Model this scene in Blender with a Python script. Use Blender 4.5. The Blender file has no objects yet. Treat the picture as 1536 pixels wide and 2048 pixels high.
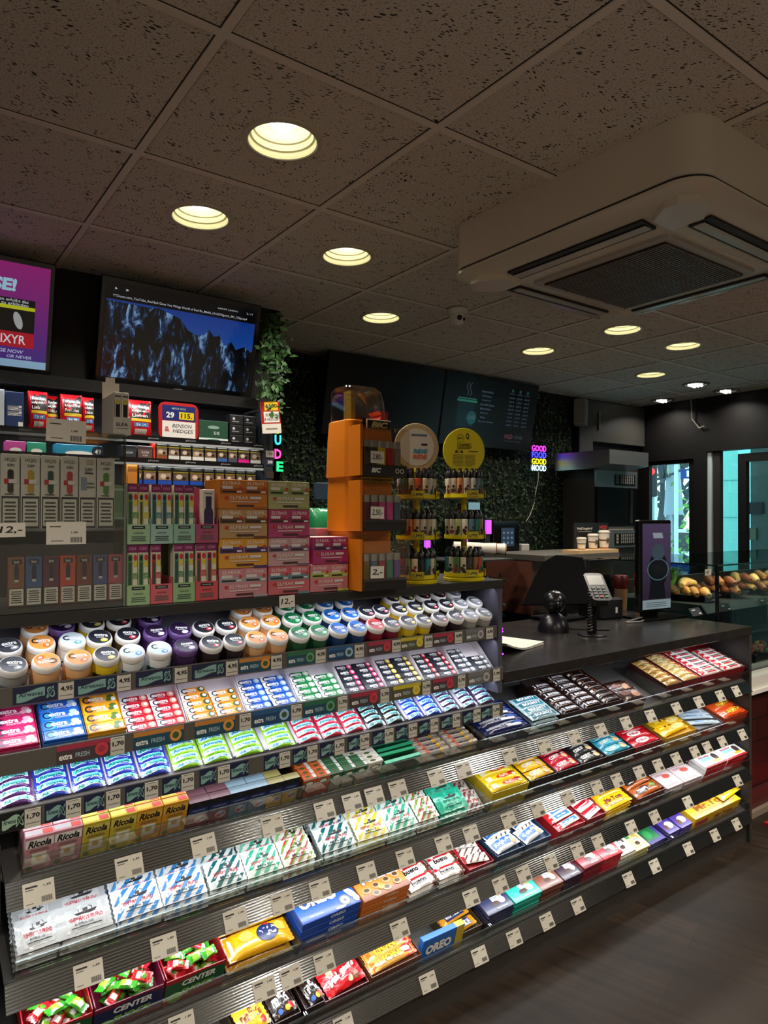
import bpy, math, random
from mathutils import Vector, Matrix, noise
RN = random.Random(11)
sc = bpy.context.scene
COL = sc.collection
PI = math.pi
# ------------------------------------------------------------------ camera, world, exposure
CAM_H, FPX, YAW, PITCH, ROLL = 1.55, 1384.31, 0.63049735, 0.00732279, 0.00196625
CEIL = CAM_H + 1.0759
cd = bpy.data.cameras.new('camera'); cam = bpy.data.objects.new('camera', cd); COL.objects.link(cam)
cd.sensor_fit = 'VERTICAL'; cd.sensor_height = 32.0; cd.sensor_width = 24.0; cd.lens = FPX / 2048 * 32.0
cd.clip_start = 0.02; cd.clip_end = 200
_f = Vector((math.sin(YAW) * math.cos(PITCH), math.cos(YAW) * math.cos(PITCH), math.sin(PITCH)))
_r0 = Vector((math.cos(YAW), -math.sin(YAW), 0)); _u0 = _r0.cross(_f)
_r = _r0 * math.cos(ROLL) + _u0 * math.sin(ROLL); _u = -_r0 * math.sin(ROLL) + _u0 * math.cos(ROLL)
cam.matrix_world = Matrix(((_r.x, _u.x, -_f.x, 0), (_r.y, _u.y, -_f.y, 0), (_r.z, _u.z, -_f.z, CAM_H), (0, 0, 0, 1)))
sc.camera = cam
sc.view_settings.view_transform = 'Standard'; sc.view_settings.look = 'None'
sc.view_settings.exposure = 0.0; sc.view_settings.gamma = 1.0; sc.view_settings.use_curve_mapping = False
W = bpy.data.worlds.new('sky'); sc.world = W; W.use_nodes = True
W.node_tree.nodes['Background'].inputs[0].default_value = (0.62, 0.86, 1.0, 1)
W.node_tree.nodes['Background'].inputs[1].default_value = 5.0
cy = sc.cycles
cy.use_denoising = True
cy.max_bounces = 8; cy.diffuse_bounces = 4; cy.glossy_bounces = 3; cy.transparent_max_bounces = 40; cy.transmission_bounces = 4
cy.caustics_reflective = False; cy.caustics_refractive = False
cy.sample_clamp_indirect = 3.0
# light levels (all tuned here)
P_DOWN, P_LED, P_GUM, P_CIG, P_DAY = 8.0, 1.0, 1.0, 2.4, 1.0

def Xu(u, Y=1.66):
    """world x of picture column u on the vertical plane at depth Y"""
    return Y * math.tan(YAW + math.atan((u - 768) / FPX))
def ray(u, v):
    return _r * ((u - 768) / FPX) + _u * ((1024 - v) / FPX) + _f
def onY(u, v, Y):
    d = ray(u, v); return Vector((0, 0, CAM_H)) + d * (Y / d.y)
def onZ(u, v, z):
    d = ray(u, v); return Vector((0, 0, CAM_H)) + d * ((z - CAM_H) / d.z)

# ------------------------------------------------------------------ materials
def lin(h):
    h = h.lstrip('#'); o = []
    for i in (0, 2, 4):
        c = int(h[i:i + 2], 16) / 255
        o.append(c / 12.92 if c <= .04045 else ((c + .055) / 1.055) ** 2.4)
    return (*o, 1)
MATS = {}
def mat(h, rough=.45, metal=0., es=0., bump=0., bs=120., vary=0., coat=0., key=None, spec=.5):
    k = key or (h, rough, metal, es, bump, bs, vary, coat, spec)
    if k in MATS: return MATS[k]
    m = bpy.data.materials.new('surface_%d' % len(MATS)); m.use_nodes = True; MATS[k] = m
    nt = m.node_tree; b = nt.nodes['Principled BSDF']; c = lin(h)
    b.inputs['Base Color'].default_value = c; b.inputs['Roughness'].default_value = rough; b.inputs['Metallic'].default_value = metal; b.inputs['Specular IOR Level'].default_value = spec
    if coat: b.inputs['Coat Weight'].default_value = coat; b.inputs['Coat Roughness'].default_value = .12
    if es: b.inputs['Emission Color'].default_value = c; b.inputs['Emission Strength'].default_value = es
    if vary or bump:
        tc = nt.nodes.new('ShaderNodeTexCoord'); nz = nt.nodes.new('ShaderNodeTexNoise'); nz.inputs['Scale'].default_value = bs; nz.inputs['Detail'].default_value = 3
        nt.links.new(tc.outputs['Object'], nz.inputs['Vector'])
        if vary:
            hs = nt.nodes.new('ShaderNodeHueSaturation'); mr = nt.nodes.new('ShaderNodeMapRange')
            mr.inputs['To Min'].default_value = 1 - vary; mr.inputs['To Max'].default_value = 1 + vary; hs.inputs['Color'].default_value = c
            nt.links.new(nz.outputs['Fac'], mr.inputs['Value']); nt.links.new(mr.outputs[0], hs.inputs['Value']); nt.links.new(hs.outputs[0], b.inputs['Base Color'])
        if bump:
            bp = nt.nodes.new('ShaderNodeBump'); bp.inputs['Strength'].default_value = bump; bp.inputs['Distance'].default_value = .002
            nt.links.new(nz.outputs['Fac'], bp.inputs['Height']); nt.links.new(bp.outputs[0], b.inputs['Normal'])
    return m
def card(h): return mat(h, .42, vary=.05, bs=60, coat=.25)
def foil(h): return mat(h, .24, bump=.5, bs=160, coat=.5)
def ink(h): return mat(h, .34)
def glow(h, s): return mat(h, .5, es=s)
def clear(h='#FAFCFB', f0=.035, fk=.45, rough=.03):
    k = ('clear', h, f0, fk, rough)
    if k in MATS: return MATS[k]
    m = bpy.data.materials.new('clear_%d' % len(MATS)); m.use_nodes = True; MATS[k] = m; nt = m.node_tree; nt.nodes.remove(nt.nodes['Principled BSDF'])
    t = nt.nodes.new('ShaderNodeBsdfTransparent'); t.inputs[0].default_value = lin(h)
    g = nt.nodes.new('ShaderNodeBsdfGlossy'); g.inputs['Roughness'].default_value = rough
    lw = nt.nodes.new('ShaderNodeLayerWeight'); lw.inputs['Blend'].default_value = .35
    ma = nt.nodes.new('ShaderNodeMath'); ma.operation = 'MULTIPLY_ADD'; ma.inputs[1].default_value = fk; ma.inputs[2].default_value = f0
    mx = nt.nodes.new('ShaderNodeMixShader')
    nt.links.new(lw.outputs['Facing'], ma.inputs[0]); nt.links.new(ma.outputs[0], mx.inputs[0]); nt.links.new(t.outputs[0], mx.inputs[1]); nt.links.new(g.outputs[0], mx.inputs[2])
    nt.links.new(mx.outputs[0], nt.nodes['Material Output'].inputs[0]); return m

# ------------------------------------------------------------------ lettering (built-in font only)
TXT = {}
def glyphs(s, bold, it):
    k = (s, bold, it)
    if k in TXT: return TXT[k]
    cu = bpy.data.curves.new('t', 'FONT'); cu.body = s; cu.resolution_u = 2; cu.offset = bold; cu.shear = it; cu.fill_mode = 'FRONT'
    ob = bpy.data.objects.new('t', cu); COL.objects.link(ob)
    dg = bpy.context.evaluated_depsgraph_get(); me = ob.evaluated_get(dg).to_mesh()
    vs = [tuple(v.co[:2]) for v in me.vertices]; fs = [tuple(p.vertices) for p in me.polygons]
    bpy.data.objects.remove(ob); bpy.data.curves.remove(cu)
    if not vs: vs, fs = [(0, 0), (1, 0), (1, 1)], []
    xs = [v[0] for v in vs]; ys = [v[1] for v in vs]
    x0, x1, y0, y1 = min(xs), max(xs), min(ys), max(ys)
    vs = [((x - (x0 + x1) / 2) / max(x1 - x0, 1e-6), (y - (y0 + y1) / 2) / max(y1 - y0, 1e-6)) for x, y in vs]
    TXT[k] = (vs, fs, (x1 - x0) / max(y1 - y0, 1e-6)); return TXT[k]

# ------------------------------------------------------------------ mesh builder
def plane(o, ux, uy):
    o, ux, uy = Vector(o), Vector(ux), Vector(uy); n = ux.cross(uy).normalized()
    return lambda u, v, h: o + ux * u + uy * v + n * h
TOP = lambda z: plane((0, 0, z), (1, 0, 0), (0, 1, 0))
FRONT = lambda y, z=0: plane((0, y, z), (1, 0, 0), (0, 0, 1))
class MB:
    def __init__(s): s.v, s.f, s.mi, s.sm, s.mats, s.T = [], [], [], [], [], None
    def add(s, vs, fs, m, smooth=False, centre=None):
        b = len(s.v)
        if m not in s.mats: s.mats.append(m)
        k = s.mats.index(m); vs = [Vector(p) for p in vs]
        if centre is not None:
            c = Vector(centre); g = []
            for f in fs:
                a = vs[f[0]]; n = (vs[f[1]] - a).cross(vs[f[2]] - a)
                mid = sum((vs[i] for i in f), Vector()) / len(f)
                g.append(f if n.dot(mid - c) >= 0 else tuple(reversed(f)))
            fs = g
        s.v += [tuple(s.T @ p) if s.T is not None else tuple(p) for p in vs]
        for f in fs: s.f.append(tuple(i + b for i in f)); s.mi.append(k); s.sm.append(smooth)
        return s
    def box(s, x0, x1, y0, y1, z0, z1, m, ch=0.):
        c = ((x0 + x1) / 2, (y0 + y1) / 2, (z0 + z1) / 2)
        lo, hi = (x0, y0, z0), (x1, y1, z1)
        if not ch:
            vs = [(hi[0] if i & 1 else lo[0], hi[1] if i & 2 else lo[1], hi[2] if i & 4 else lo[2]) for i in range(8)]
            return s.add(vs, [(0, 1, 3, 2), (4, 5, 7, 6), (0, 1, 5, 4), (2, 3, 7, 6), (0, 2, 6, 4), (1, 3, 7, 5)], m, centre=c)
        vs, ix = [], {}
        for i in range(8):
            sg = [1 if i & (1 << a) else 0 for a in range(3)]
            for a in range(3):
                p = [(hi[d] if sg[d] else lo[d]) + (0 if d == a else (-ch if sg[d] else ch)) for d in range(3)]
                ix[(i, a)] = len(vs); vs.append(p)
        fs = []
        for a in range(3):
            o = [d for d in range(3) if d != a]
            for sd in (0, 1):
                q = [sd << a | (p & 1) << o[0] | (p >> 1) << o[1] for p in (0, 1, 3, 2)]
                fs.append(tuple(ix[(i, a)] for i in q))
            for p in range(4):
                i = (p & 1) << o[0] | (p >> 1) << o[1]; j = i | 1 << a
                fs.append((ix[(i, o[0])], ix[(j, o[0])], ix[(j, o[1])], ix[(i, o[1])]))
        for i in range(8): fs.append((ix[(i, 0)], ix[(i, 1)], ix[(i, 2)]))
        return s.add(vs, fs, m, centre=c)
    def prism(s, pts, a0, a1, m, axis='x', smooth=False):
        """polygon extruded along an axis; pts are the other two coordinates in order (y,z), (x,z) or (x,y)"""
        n = len(pts)
        def P(a, q): return (a, q[0], q[1]) if axis == 'x' else (q[0], a, q[1]) if axis == 'y' else (q[0], q[1], a)
        vs = [P(a0, q) for q in pts] + [P(a1, q) for q in pts]
        ar = sum(pts[i][0] * pts[(i + 1) % n][1] - pts[(i + 1) % n][0] * pts[i][1] for i in range(n))
        if axis == 'y': ar = -ar
        fs = [tuple(range(n - 1, -1, -1)), tuple(range(n, 2 * n))] + [(i, (i + 1) % n, n + (i + 1) % n, n + i) for i in range(n)]
        if ar < 0: fs = [tuple(reversed(f)) for f in fs]
        return s.add(vs, fs, m, smooth)
    def lathe(s, prof, m, n=24, c=(0, 0, 0), smooth=True, sq=0., cap=True):
        vs, fs = [], []
        for r, z in prof:
            for k in range(n):
                a = 2 * PI * k / n; e = 1 + sq * (math.cos(4 * a) * -.5 + .0)
                vs.append((c[0] + r * e * math.cos(a), c[1] + r * e * math.sin(a), c[2] + z))
        for j in range(len(prof) - 1):
            for k in range(n): fs.append((j * n + k, j * n + (k + 1) % n, (j + 1) * n + (k + 1) % n, (j + 1) * n + k))
        s.add(vs, fs, m, smooth)
        if cap:
            t = len(prof) - 1
            s.add(vs[:n], [tuple(range(n - 1, -1, -1))], m); s.add(vs[t * n:], [tuple(range(n))], m)
        return s
    def tube(s, pts, r, m, n=8, rr=None, cap=True):
        pts = [Vector(p) for p in pts]; vs, fs = [], []; up = Vector((0, 0, 1))
        for i, p in enumerate(pts):
            d = (pts[min(i + 1, len(pts) - 1)] - pts[max(i - 1, 0)]).normalized()
            a = d.cross(up if abs(d.z) < .95 else Vector((1, 0, 0))).normalized(); b = a.cross(d)
            q = rr[i] if rr else r
            vs += [p + (a * math.cos(2 * PI * k / n) + b * math.sin(2 * PI * k / n)) * q for k in range(n)]
        for i in range(len(pts) - 1):
            for k in range(n): fs.append((i * n + k, (i + 1) * n + k, (i + 1) * n + (k + 1) % n, i * n + (k + 1) % n))
        if cap: fs += [tuple(range(n)), tuple(range(len(vs) - 1, len(vs) - n - 1, -1))]
        return s.add(vs, fs, m, True)
    def ball(s, c, r, m, n=14, sz=(1, 1, 1)):
        pr = [(max(1e-4, math.sin(PI * i / n)) * r, -math.cos(PI * i / n) * r) for i in range(n + 1)]
        vs, fs, q = [], [], n * 2
        for a, z in pr:
            for k in range(q): vs.append((c[0] + a * math.cos(2 * PI * k / q) * sz[0], c[1] + a * math.sin(2 * PI * k / q) * sz[1], c[2] + z * sz[2]))
        for j in range(n):
            for k in range(q): fs.append((j * q + k, j * q + (k + 1) % q, (j + 1) * q + (k + 1) % q, (j + 1) * q + k))
        return s.add(vs, fs, m, True)
    # ---- print on a surface S(u, v, height)
    def quad(s, S, u0, v0, u1, v1, m, h=.0004, nu=1, nv=1, sk=0.):
        vs = [S(u0 + (u1 - u0) * i / nu + sk * (v0 + (v1 - v0) * j / nv), v0 + (v1 - v0) * j / nv, h) for j in range(nv + 1) for i in range(nu + 1)]
        fs = [(j * (nu + 1) + i, j * (nu + 1) + i + 1, (j + 1) * (nu + 1) + i + 1, (j + 1) * (nu + 1) + i) for j in range(nv) for i in range(nu)]
        return s.add(vs, fs, m)
    def ell(s, S, cx, cy, rx, ry, m, h=.0006, n=18, rot=0., ri=0., a0=0., a1=2 * PI):
        full = abs(a1 - a0 - 2 * PI) < 1e-6; k = n if full else n + 1
        A = [a0 + (a1 - a0) * i / n for i in range(k)]; c, q = math.cos(rot), math.sin(rot)
        def P(a, t):
            x, y = math.cos(a) * rx * t, math.sin(a) * ry * t; return S(cx + x * c - y * q, cy + x * q + y * c, h)
        if ri or not full:
            vs = [P(a, 1) for a in A] + [P(a, ri) for a in A]; e = k if full else k - 1
            return s.add(vs, [(i, (i + 1) % k, k + (i + 1) % k, k + i) for i in range(e)], m)
        vs = [P(a, 1) for a in A] + [P(a, .5) for a in A] + [S(cx, cy, h)]
        return s.add(vs, [(i, (i + 1) % k, k + (i + 1) % k, k + i) for i in range(k)] + [(k + i, k + (i + 1) % k, 2 * k) for i in range(k)], m)
    def poly(s, S, pts, m, h=.0006): return s.add([S(u, v, h) for u, v in pts], [tuple(range(len(pts)))], m)
    def band(s, S, f0, f1, u0, u1, m, h=.0005, n=12):
        vs = []
        for i in range(n + 1):
            u = u0 + (u1 - u0) * i / n; vs += [S(u, f0(u), h), S(u, f1(u), h)]
        return s.add(vs, [(2 * i, 2 * i + 2, 2 * i + 3, 2 * i + 1) for i in range(n)], m)
    def txt(s, S, t, cx, cy, w, ht, m, h=.0008, bold=.012, it=0., rot=0., out=None, ow=.05, arc=0.):
        if out is not None: s.txt(S, t, cx, cy, w * 1.02 + ht * ow * .6, ht * (1 + ow * 1.6), out, h - .0002, bold + ow, it, rot, arc=arc)
        vs, fs, asp = glyphs(t, bold, it)
        if not w: w = ht * asp
        c, q = math.cos(rot), math.sin(rot)
        P = []
        for x, y in vs:
            y2 = y * ht + arc * (.25 - x * x) * w; x2 = x * w; P.append(S(cx + x2 * c - y2 * q, cy + x2 * q + y2 * c, h))
        return s.add(P, fs, m)
    def mesh(s, name):
        me = bpy.data.meshes.new(name); me.from_pydata(s.v, [], s.f)
        for m in s.mats: me.materials.append(m)
        me.polygons.foreach_set('material_index', s.mi); me.polygons.foreach_set('use_smooth', s.sm); me.update()
        if any(s.sm): me.set_sharp_from_angle(angle=.75)
        return me
# ------------------------------------------------------------------ scene objects
USED = {}
def put(name, me, mw=None, parent=None, **props):
    if isinstance(me, MB): me = me.mesh(name)
    o = bpy.data.objects.new(name, me); COL.objects.link(o)
    if parent is not None: o.parent = parent
    if mw is not None: o.matrix_world = mw if parent is None else mw
    for k, v in props.items(): o[k] = v
    return o
def tag(o, label, cat, group=None):
    o['label'] = label; o['category'] = cat
    if group: o['group'] = group
    if label in USED and not (group and USED[label] == group): print('DUP LABEL', label)
    n = len(label.split())
    if n < 4 or n > 16: print('LABEL LENGTH', n, label)
    USED[label] = group; return o
def thing(name, me, label, cat, mw=None, group=None): return tag(put(name, me, mw), label, cat, group)
def root(name, label, cat, mw=None, group=None): return tag(put(name, None, mw), label, cat, group)
def part(name, me, parent, label=None, mw=None):
    if isinstance(me, MB): me = me.mesh(name)
    o = bpy.data.objects.new(name, me); COL.objects.link(o); o.parent = parent
    if mw is not None: o.matrix_local = mw
    if label: o['label'] = label
    return o
def copy(o, mw, label=None, group=None):
    c = o.copy(); COL.objects.link(c); c.matrix_world = mw
    if label: tag(c, label, c['category'], group)
    for k in o.children:
        d = k.copy(); COL.objects.link(d); d.parent = c
        for g in k.children: e = g.copy(); COL.objects.link(e); e.parent = d
    return c
def struct(name, me, mw=None): return put(name, me, mw, kind='structure')
def tr(x=0, y=0, z=0): return Matrix.Translation((x, y, z))
def rx(a): return Matrix.Rotation(a, 4, 'X')
def ry(a): return Matrix.Rotation(a, 4, 'Y')
def rz(a): return Matrix.Rotation(a, 4, 'Z')
def area(name, mw, sx, sy, e, col=(1, 1, 1), spread=PI, shape='RECTANGLE'):
    l = bpy.data.lights.new(name, 'AREA'); l.shape = shape; l.size = sx; l.size_y = sy; l.energy = e; l.color = col; l.spread = spread
    o = bpy.data.objects.new(name, l); COL.objects.link(o); o.matrix_world = mw; o['kind'] = 'structure'; return o
ORD = 'first second third fourth fifth sixth seventh eighth ninth tenth eleventh twelfth'.split()
# ================================================================== THE ROOM
def node_mat(name, build):
    m = bpy.data.materials.new(name); m.use_nodes = True; nt = m.node_tree
    build(nt, nt.nodes['Principled BSDF'], lambda t, **k: _mk(nt, t, **k), nt.links.new); return m
def _mk(nt, t, **k):
    n = nt.nodes.new('ShaderNode' + t)
    for a, b in k.items():
        if a.startswith('i_'): n.inputs[int(a[2:]) if a[2:].isdigit() else a[2:].replace('_', ' ')].default_value = b
        else: setattr(n, a, b)
    return n
def _ceil(nt, b, N, L):
    tc = N('TexCoord'); wn = N('TexNoise', i_Scale=9.0); mixv = N('VectorMath', operation='MULTIPLY_ADD'); mixv.inputs[1].default_value = (.035,) * 3
    off = N('VectorMath', operation='ADD'); off.inputs[1].default_value = (.013, .177, 0)
    sn = N('VectorMath', operation='DIVIDE'); sn.inputs[1].default_value = (.625, .625, 1)
    fl = N('VectorMath', operation='FLOOR'); wh = N('TexWhiteNoise', noise_dimensions='2D')
    L(tc.outputs['Object'], off.inputs[0]); L(off.outputs[0], sn.inputs[0]); L(sn.outputs[0], fl.inputs[0]); L(fl.outputs[0], wh.inputs['Vector'])
    rot = N('VectorRotate', rotation_type='Z_AXIS'); ang = N('Math', operation='MULTIPLY', i_1=6.28)
    L(wh.outputs['Value'], ang.inputs[0]); L(ang.outputs[0], rot.inputs['Angle'])
    L(tc.outputs['Object'], wn.inputs['Vector']); L(wn.outputs['Color'], mixv.inputs[0]); L(tc.outputs['Object'], mixv.inputs[2]); L(mixv.outputs[0], rot.inputs['Vector'])
    st = N('Mapping'); st.inputs['Scale'].default_value = (38, 105, 1); L(rot.outputs[0], st.inputs['Vector'])
    v1 = N('TexVoronoi', voronoi_dimensions='2D', i_Scale=1.0); L(st.outputs[0], v1.inputs['Vector'])
    v2 = N('TexVoronoi', voronoi_dimensions='2D', i_Scale=105.0); L(tc.outputs['Object'], v2.inputs['Vector'])
    pr = N('TexNoise', i_Scale=26.0); L(tc.outputs['Object'], pr.inputs['Vector'])
    t1 = N('MapRange', i_1=.10, i_2=.26); t1.inputs[3].default_value = 1; t1.inputs[4].default_value = 0
    thr = N('Math', operation='MULTIPLY_ADD', i_1=-.9, i_2=.53); L(pr.outputs['Fac'], thr.inputs[0])
    a1 = N('Math', operation='SUBTRACT'); L(v1.outputs['Distance'], a1.inputs[0]); L(thr.outputs[0], a1.inputs[1]); L(a1.outputs[0], t1.inputs[0])
    t1.inputs[1].default_value = -.02; t1.inputs[2].default_value = .05
    t2 = N('MapRange', i_1=.06, i_2=.14); t2.inputs[3].default_value = .9; t2.inputs[4].default_value = 0; L(v2.outputs['Distance'], t2.inputs[0])
    mx = N('Math', operation='MAXIMUM'); L(t1.outputs[0], mx.inputs[0]); L(t2.outputs[0], mx.inputs[1])
    cr = N('Mix', data_type='RGBA'); cr.inputs[6].default_value = lin('#EFE6DA'); cr.inputs[7].default_value = lin('#3A332C')
    L(mx.outputs[0], cr.inputs[0]); L(cr.outputs[2], b.inputs['Base Color']); b.inputs['Roughness'].default_value = .9
    bp = N('Bump', i_Strength=.5, i_Distance=.003, invert=True); L(mx.outputs[0], bp.inputs['Height']); L(bp.outputs[0], b.inputs['Normal'])
M_CEIL = node_mat('mineral_fibre_tile', _ceil)
def _floor(nt, b, N, L):
    tc = N('TexCoord'); mp = N('Mapping'); mp.inputs['Rotation'].default_value = (0, 0, math.radians(73)); L(tc.outputs['Object'], mp.inputs['Vector'])
    br = N('TexBrick', i_Scale=1.0); br.inputs['Color1'].default_value = (.2, .2, .2, 1); br.inputs['Color2'].default_value = (.8, .8, .8, 1); br.inputs['Mortar'].default_value = (0, 0, 0, 1)
    br.inputs['Mortar Size'].default_value = .0016; br.inputs['Brick Width'].default_value = 1.25; br.inputs['Row Height'].default_value = .19; L(mp.outputs[0], br.inputs['Vector'])
    st = N('Mapping'); st.inputs['Scale'].default_value = (1.6, 22, 1); L(mp.outputs[0], st.inputs['Vector'])
    nz = N('TexNoise', i_Scale=1.6, i_Detail=7.0, i_Roughness=.65); L(st.outputs[0], nz.inputs['Vector'])
    cr = N('ValToRGB'); e = cr.color_ramp.elements; e[0].position = .3; e[0].color = lin('#261B12'); e[1].position = .75; e[1].color = lin('#453628')
    L(nz.outputs['Fac'], cr.inputs[0])
    mm = N('Mix', data_type='RGBA', blend_type='MULTIPLY'); mm.inputs[0].default_value = .6; L(cr.outputs[0], mm.inputs[6]); L(br.outputs['Color'], mm.inputs[7])
    L(mm.outputs[2], b.inputs['Base Color']); b.inputs['Roughness'].default_value = .5
    bp = N('Bump', i_Strength=.25, i_Distance=.002); L(nz.outputs['Fac'], bp.inputs['Height']); L(bp.outputs[0], b.inputs['Normal'])
M_FLOOR = node_mat('dark_wood_floor', _floor)
def _laminate(nt, b, N, L):
    tc = N('TexCoord'); nz = N('TexNoise', i_Scale=14.0, i_Detail=6.0, i_Roughness=.7); L(tc.outputs['Object'], nz.inputs['Vector'])
    cr = N('ValToRGB'); e = cr.color_ramp.elements; e[0].position = .3; e[0].color = lin('#1E1C1B'); e[1].position = .8; e[1].color = lin('#332F2D')
    L(nz.outputs['Fac'], cr.inputs[0]); L(cr.outputs[0], b.inputs['Base Color']); b.inputs['Roughness'].default_value = .24
    n2 = N('TexNoise', i_Scale=260.0); L(tc.outputs['Object'], n2.inputs['Vector'])
    bp = N('Bump', i_Strength=.25, i_Distance=.001); L(n2.outputs['Fac'], bp.inputs['Height']); L(bp.outputs[0], b.inputs['Normal'])
M_TOP = node_mat('dark_stone_laminate', _laminate)
def _tile(nt, b, N, L):
    tc = N('TexCoord'); mp = N('Mapping'); mp.inputs['Rotation'].default_value = (PI / 2, 0, 0); L(tc.outputs['Object'], mp.inputs['Vector'])
    br = N('TexBrick', i_Scale=1.0); br.inputs['Color1'].default_value = lin('#3B1210'); br.inputs['Color2'].default_value = lin('#2C0E0D'); br.inputs['Mortar'].default_value = lin('#161010')
    br.inputs['Mortar Size'].default_value = .004; br.inputs['Brick Width'].default_value = .23; br.inputs['Row Height'].default_value = .12; L(mp.outputs[0], br.inputs['Vector'])
    L(br.outputs['Color'], b.inputs['Base Color']); b.inputs['Roughness'].default_value = .35
M_TILE = node_mat('dark_red_tile', _tile)
BLACK = mat('#0A0909', .8, vary=.1); DARK = mat('#1E1B1A', .5, vary=.08); GREY = mat('#4A4844', .5, vary=.05); GLOSSB = mat('#0B0B0C', .18)
WALLM = mat('#1A1817', .75, bump=.2, bs=40, vary=.06); STEEL = mat('#A9ABAC', .34, metal=.9, bump=.05, bs=90); DSTEEL = mat('#56585A', .4, metal=.7)
WHITE = mat('#E9E7E2', .4, vary=.02); PAPER = mat('#E6E2D6', .7, vary=.03); INKB = mat('#141414', .5)
ACR = clear(); GLASS = clear('#DDEBE8', .04, .5, .0)
X0, Y0, GX, GY, T = -2.6, -2.4, .612, 1.448, .625
WX, WY, BY = 5.96, 4.0, 3.22
LAMPS = [(.9245, 1.7605), (.9245, 2.3855), (1.5495, 2.3855), (2.1745, 3.0105), (3.4245, 3.0105), (3.4245, 2.3855), (4.0495, 2.3855), (4.6745, 3.0105)]
LAMPS2 = [(5.3, 3.0105), (5.77, 3.0105), (5.77, 3.60)]
mb = MB()
def inr(x, y): return [l for l in LAMPS if abs(l[0] - x) < .1 and abs(l[1] - y) < .1]
for i in range(-6, 9):
    for j in range(-7, 5):
        a, b_ = GX + i * T, GY + j * T; cx, cyy = a + T / 2, b_ + T / 2
        if cx > 6.3 or cyy > 4.3: continue
        if inr(cx, cyy):
            n = 32; vs = []
            for k in range(n):
                t = 2 * PI * (k + .5) / n; c, s = math.cos(t), math.sin(t); q = T / 2 / max(abs(c), abs(s))
                vs += [(cx + c * q, cyy + s * q, CEIL), (cx + c * .098, cyy + s * .098, CEIL)]
            mb.add(vs, [(2 * k, 2 * ((k + 1) % n), 2 * ((k + 1) % n) + 1, 2 * k + 1) for k in range(n)], M_CEIL)
            for sx in (-1, 1):
                for sy in (-1, 1): mb.add([(cx + sx * T / 2, cyy + sy * T / 2, CEIL), *[(cx + sx * T / 2, cyy + sy * T / 2 - sy * .0562, CEIL), (cx + sx * T / 2 - sx * .0562, cyy + sy * T / 2, CEIL)]], [(0, 1, 2)], M_CEIL)
        else: mb.add([(a, b_, CEIL), (a, b_ + T, CEIL), (a + T, b_ + T, CEIL), (a + T, b_, CEIL)], [(0, 1, 2, 3)], M_CEIL)
mb.box(X0 - .2, WX + .3, Y0 - .2, WY + .3, CEIL + .3, CEIL + .34, BLACK)
struct('ceiling', mb)
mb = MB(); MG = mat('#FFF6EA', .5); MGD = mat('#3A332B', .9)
for i in range(-5, 9): mb.box(GX + i * T - .011, GX + i * T + .011, Y0, WY, CEIL - .005, CEIL + .004, MG)
for j in range(-6, 5): mb.box(X0, WX, GY + j * T - .011, GY + j * T + .011, CEIL - .0045, CEIL + .0045, MG)
for i in range(-5, 9): mb.box(GX + i * T - .0142, GX + i * T + .0142, Y0, WY, CEIL - .0012, CEIL + .006, MGD)  # dark strips paint in the shadow gap along the bar edges
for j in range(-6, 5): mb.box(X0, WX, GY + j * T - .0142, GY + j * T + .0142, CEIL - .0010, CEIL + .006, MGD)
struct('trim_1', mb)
struct('floor', MB().box(X0 - .1, WX + .1, Y0 - .1, WY + .1, -.1, 0, M_FLOOR))
LW = mat('#D9D0C4', .8, vary=.04)
struct('wall_left', MB().box(X0 - .1, X0, Y0, WY, 0, CEIL, LW)); struct('wall_front', MB().box(X0, WX + .1, Y0 - .1, Y0, 0, CEIL, LW))
mb = MB().box(1.69, WX + .1, WY, WY + .1, 0, CEIL, WALLM).box(X0, 1.69, BY + .02, BY + .12, 0, CEIL, WALLM).box(1.64, 1.69, BY + .02, WY + .05, 0, CEIL, WALLM)
struct('wall_back', mb)
# right wall with shop front: header, pier, sill
MF = mat('#0C0A09', .6, vary=.08, spec=.2)
mb = MB().box(WX, WX + .1, Y0, WY, 2.14, CEIL, MF).box(WX, WX + .1, 3.29, 3.41, 0, 2.14, MF).box(WX, WX + .1, 3.41, WY, 2.085, 2.14, MF)
mb.box(WX, WX + .1, Y0, .6, 0, 2.14, MF).box(WX, WX + .1, .6, 3.29, 0, .35, MF)
struct('wall_right', mb)
o = struct('door_1', MB().box(WX + .02, WX + .07, 3.41, 3.465, 0, 2.085, MF).box(WX + .02, WX + .07, 3.87, WY, 0, 2.085, MF).box(WX + .02, WX + .07, 3.465, 3.87, 2.05, 2.085, MF).box(WX + .02, WX + .07, 3.465, 3.87, 0, .22, MF))
part('door_glass', MB().box(WX + .04, WX + .046, 3.465, 3.87, .22, 2.05, GLASS), o)
part('door_latch', MB().box(WX + .01, WX + .02, 3.395, 3.405, 1.76, 1.79, mat('#D8D4C8', .4)), o, 'small pale latch plate')
o = struct('window_1', MB().box(WX + .02, WX + .08, 3.255, 3.29, .35, 2.14, mat('#B9C2C4', .4)).box(WX + .02, WX + .08, 3.18, 3.235, .35, 2.14, DARK).box(WX + .02, WX + .08, 2.95, 3.02, .35, 2.10, MF).box(WX + .02, WX + .08, .6, 2.95, 2.03, 2.10, MF).box(WX + .02, WX + .08, .6, 3.02, .35, .42, MF).box(WX + .02, WX + .08, .6, .66, .42, 2.03, MF))
part('window_glass', MB().box(WX + .045, WX + .051, .6, 3.26, .35, 2.14, GLASS), o)
thing('ceiling_cable', MB().tube([(5.92, 3.41, CEIL), (5.94, 3.41, 2.44), (5.94, 3.345, 2.355), (5.94, 3.30, 2.366)], .006, mat('#8E8678', .6)), 'beige cable hanging from ceiling over the black shop front', 'cable')
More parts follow.
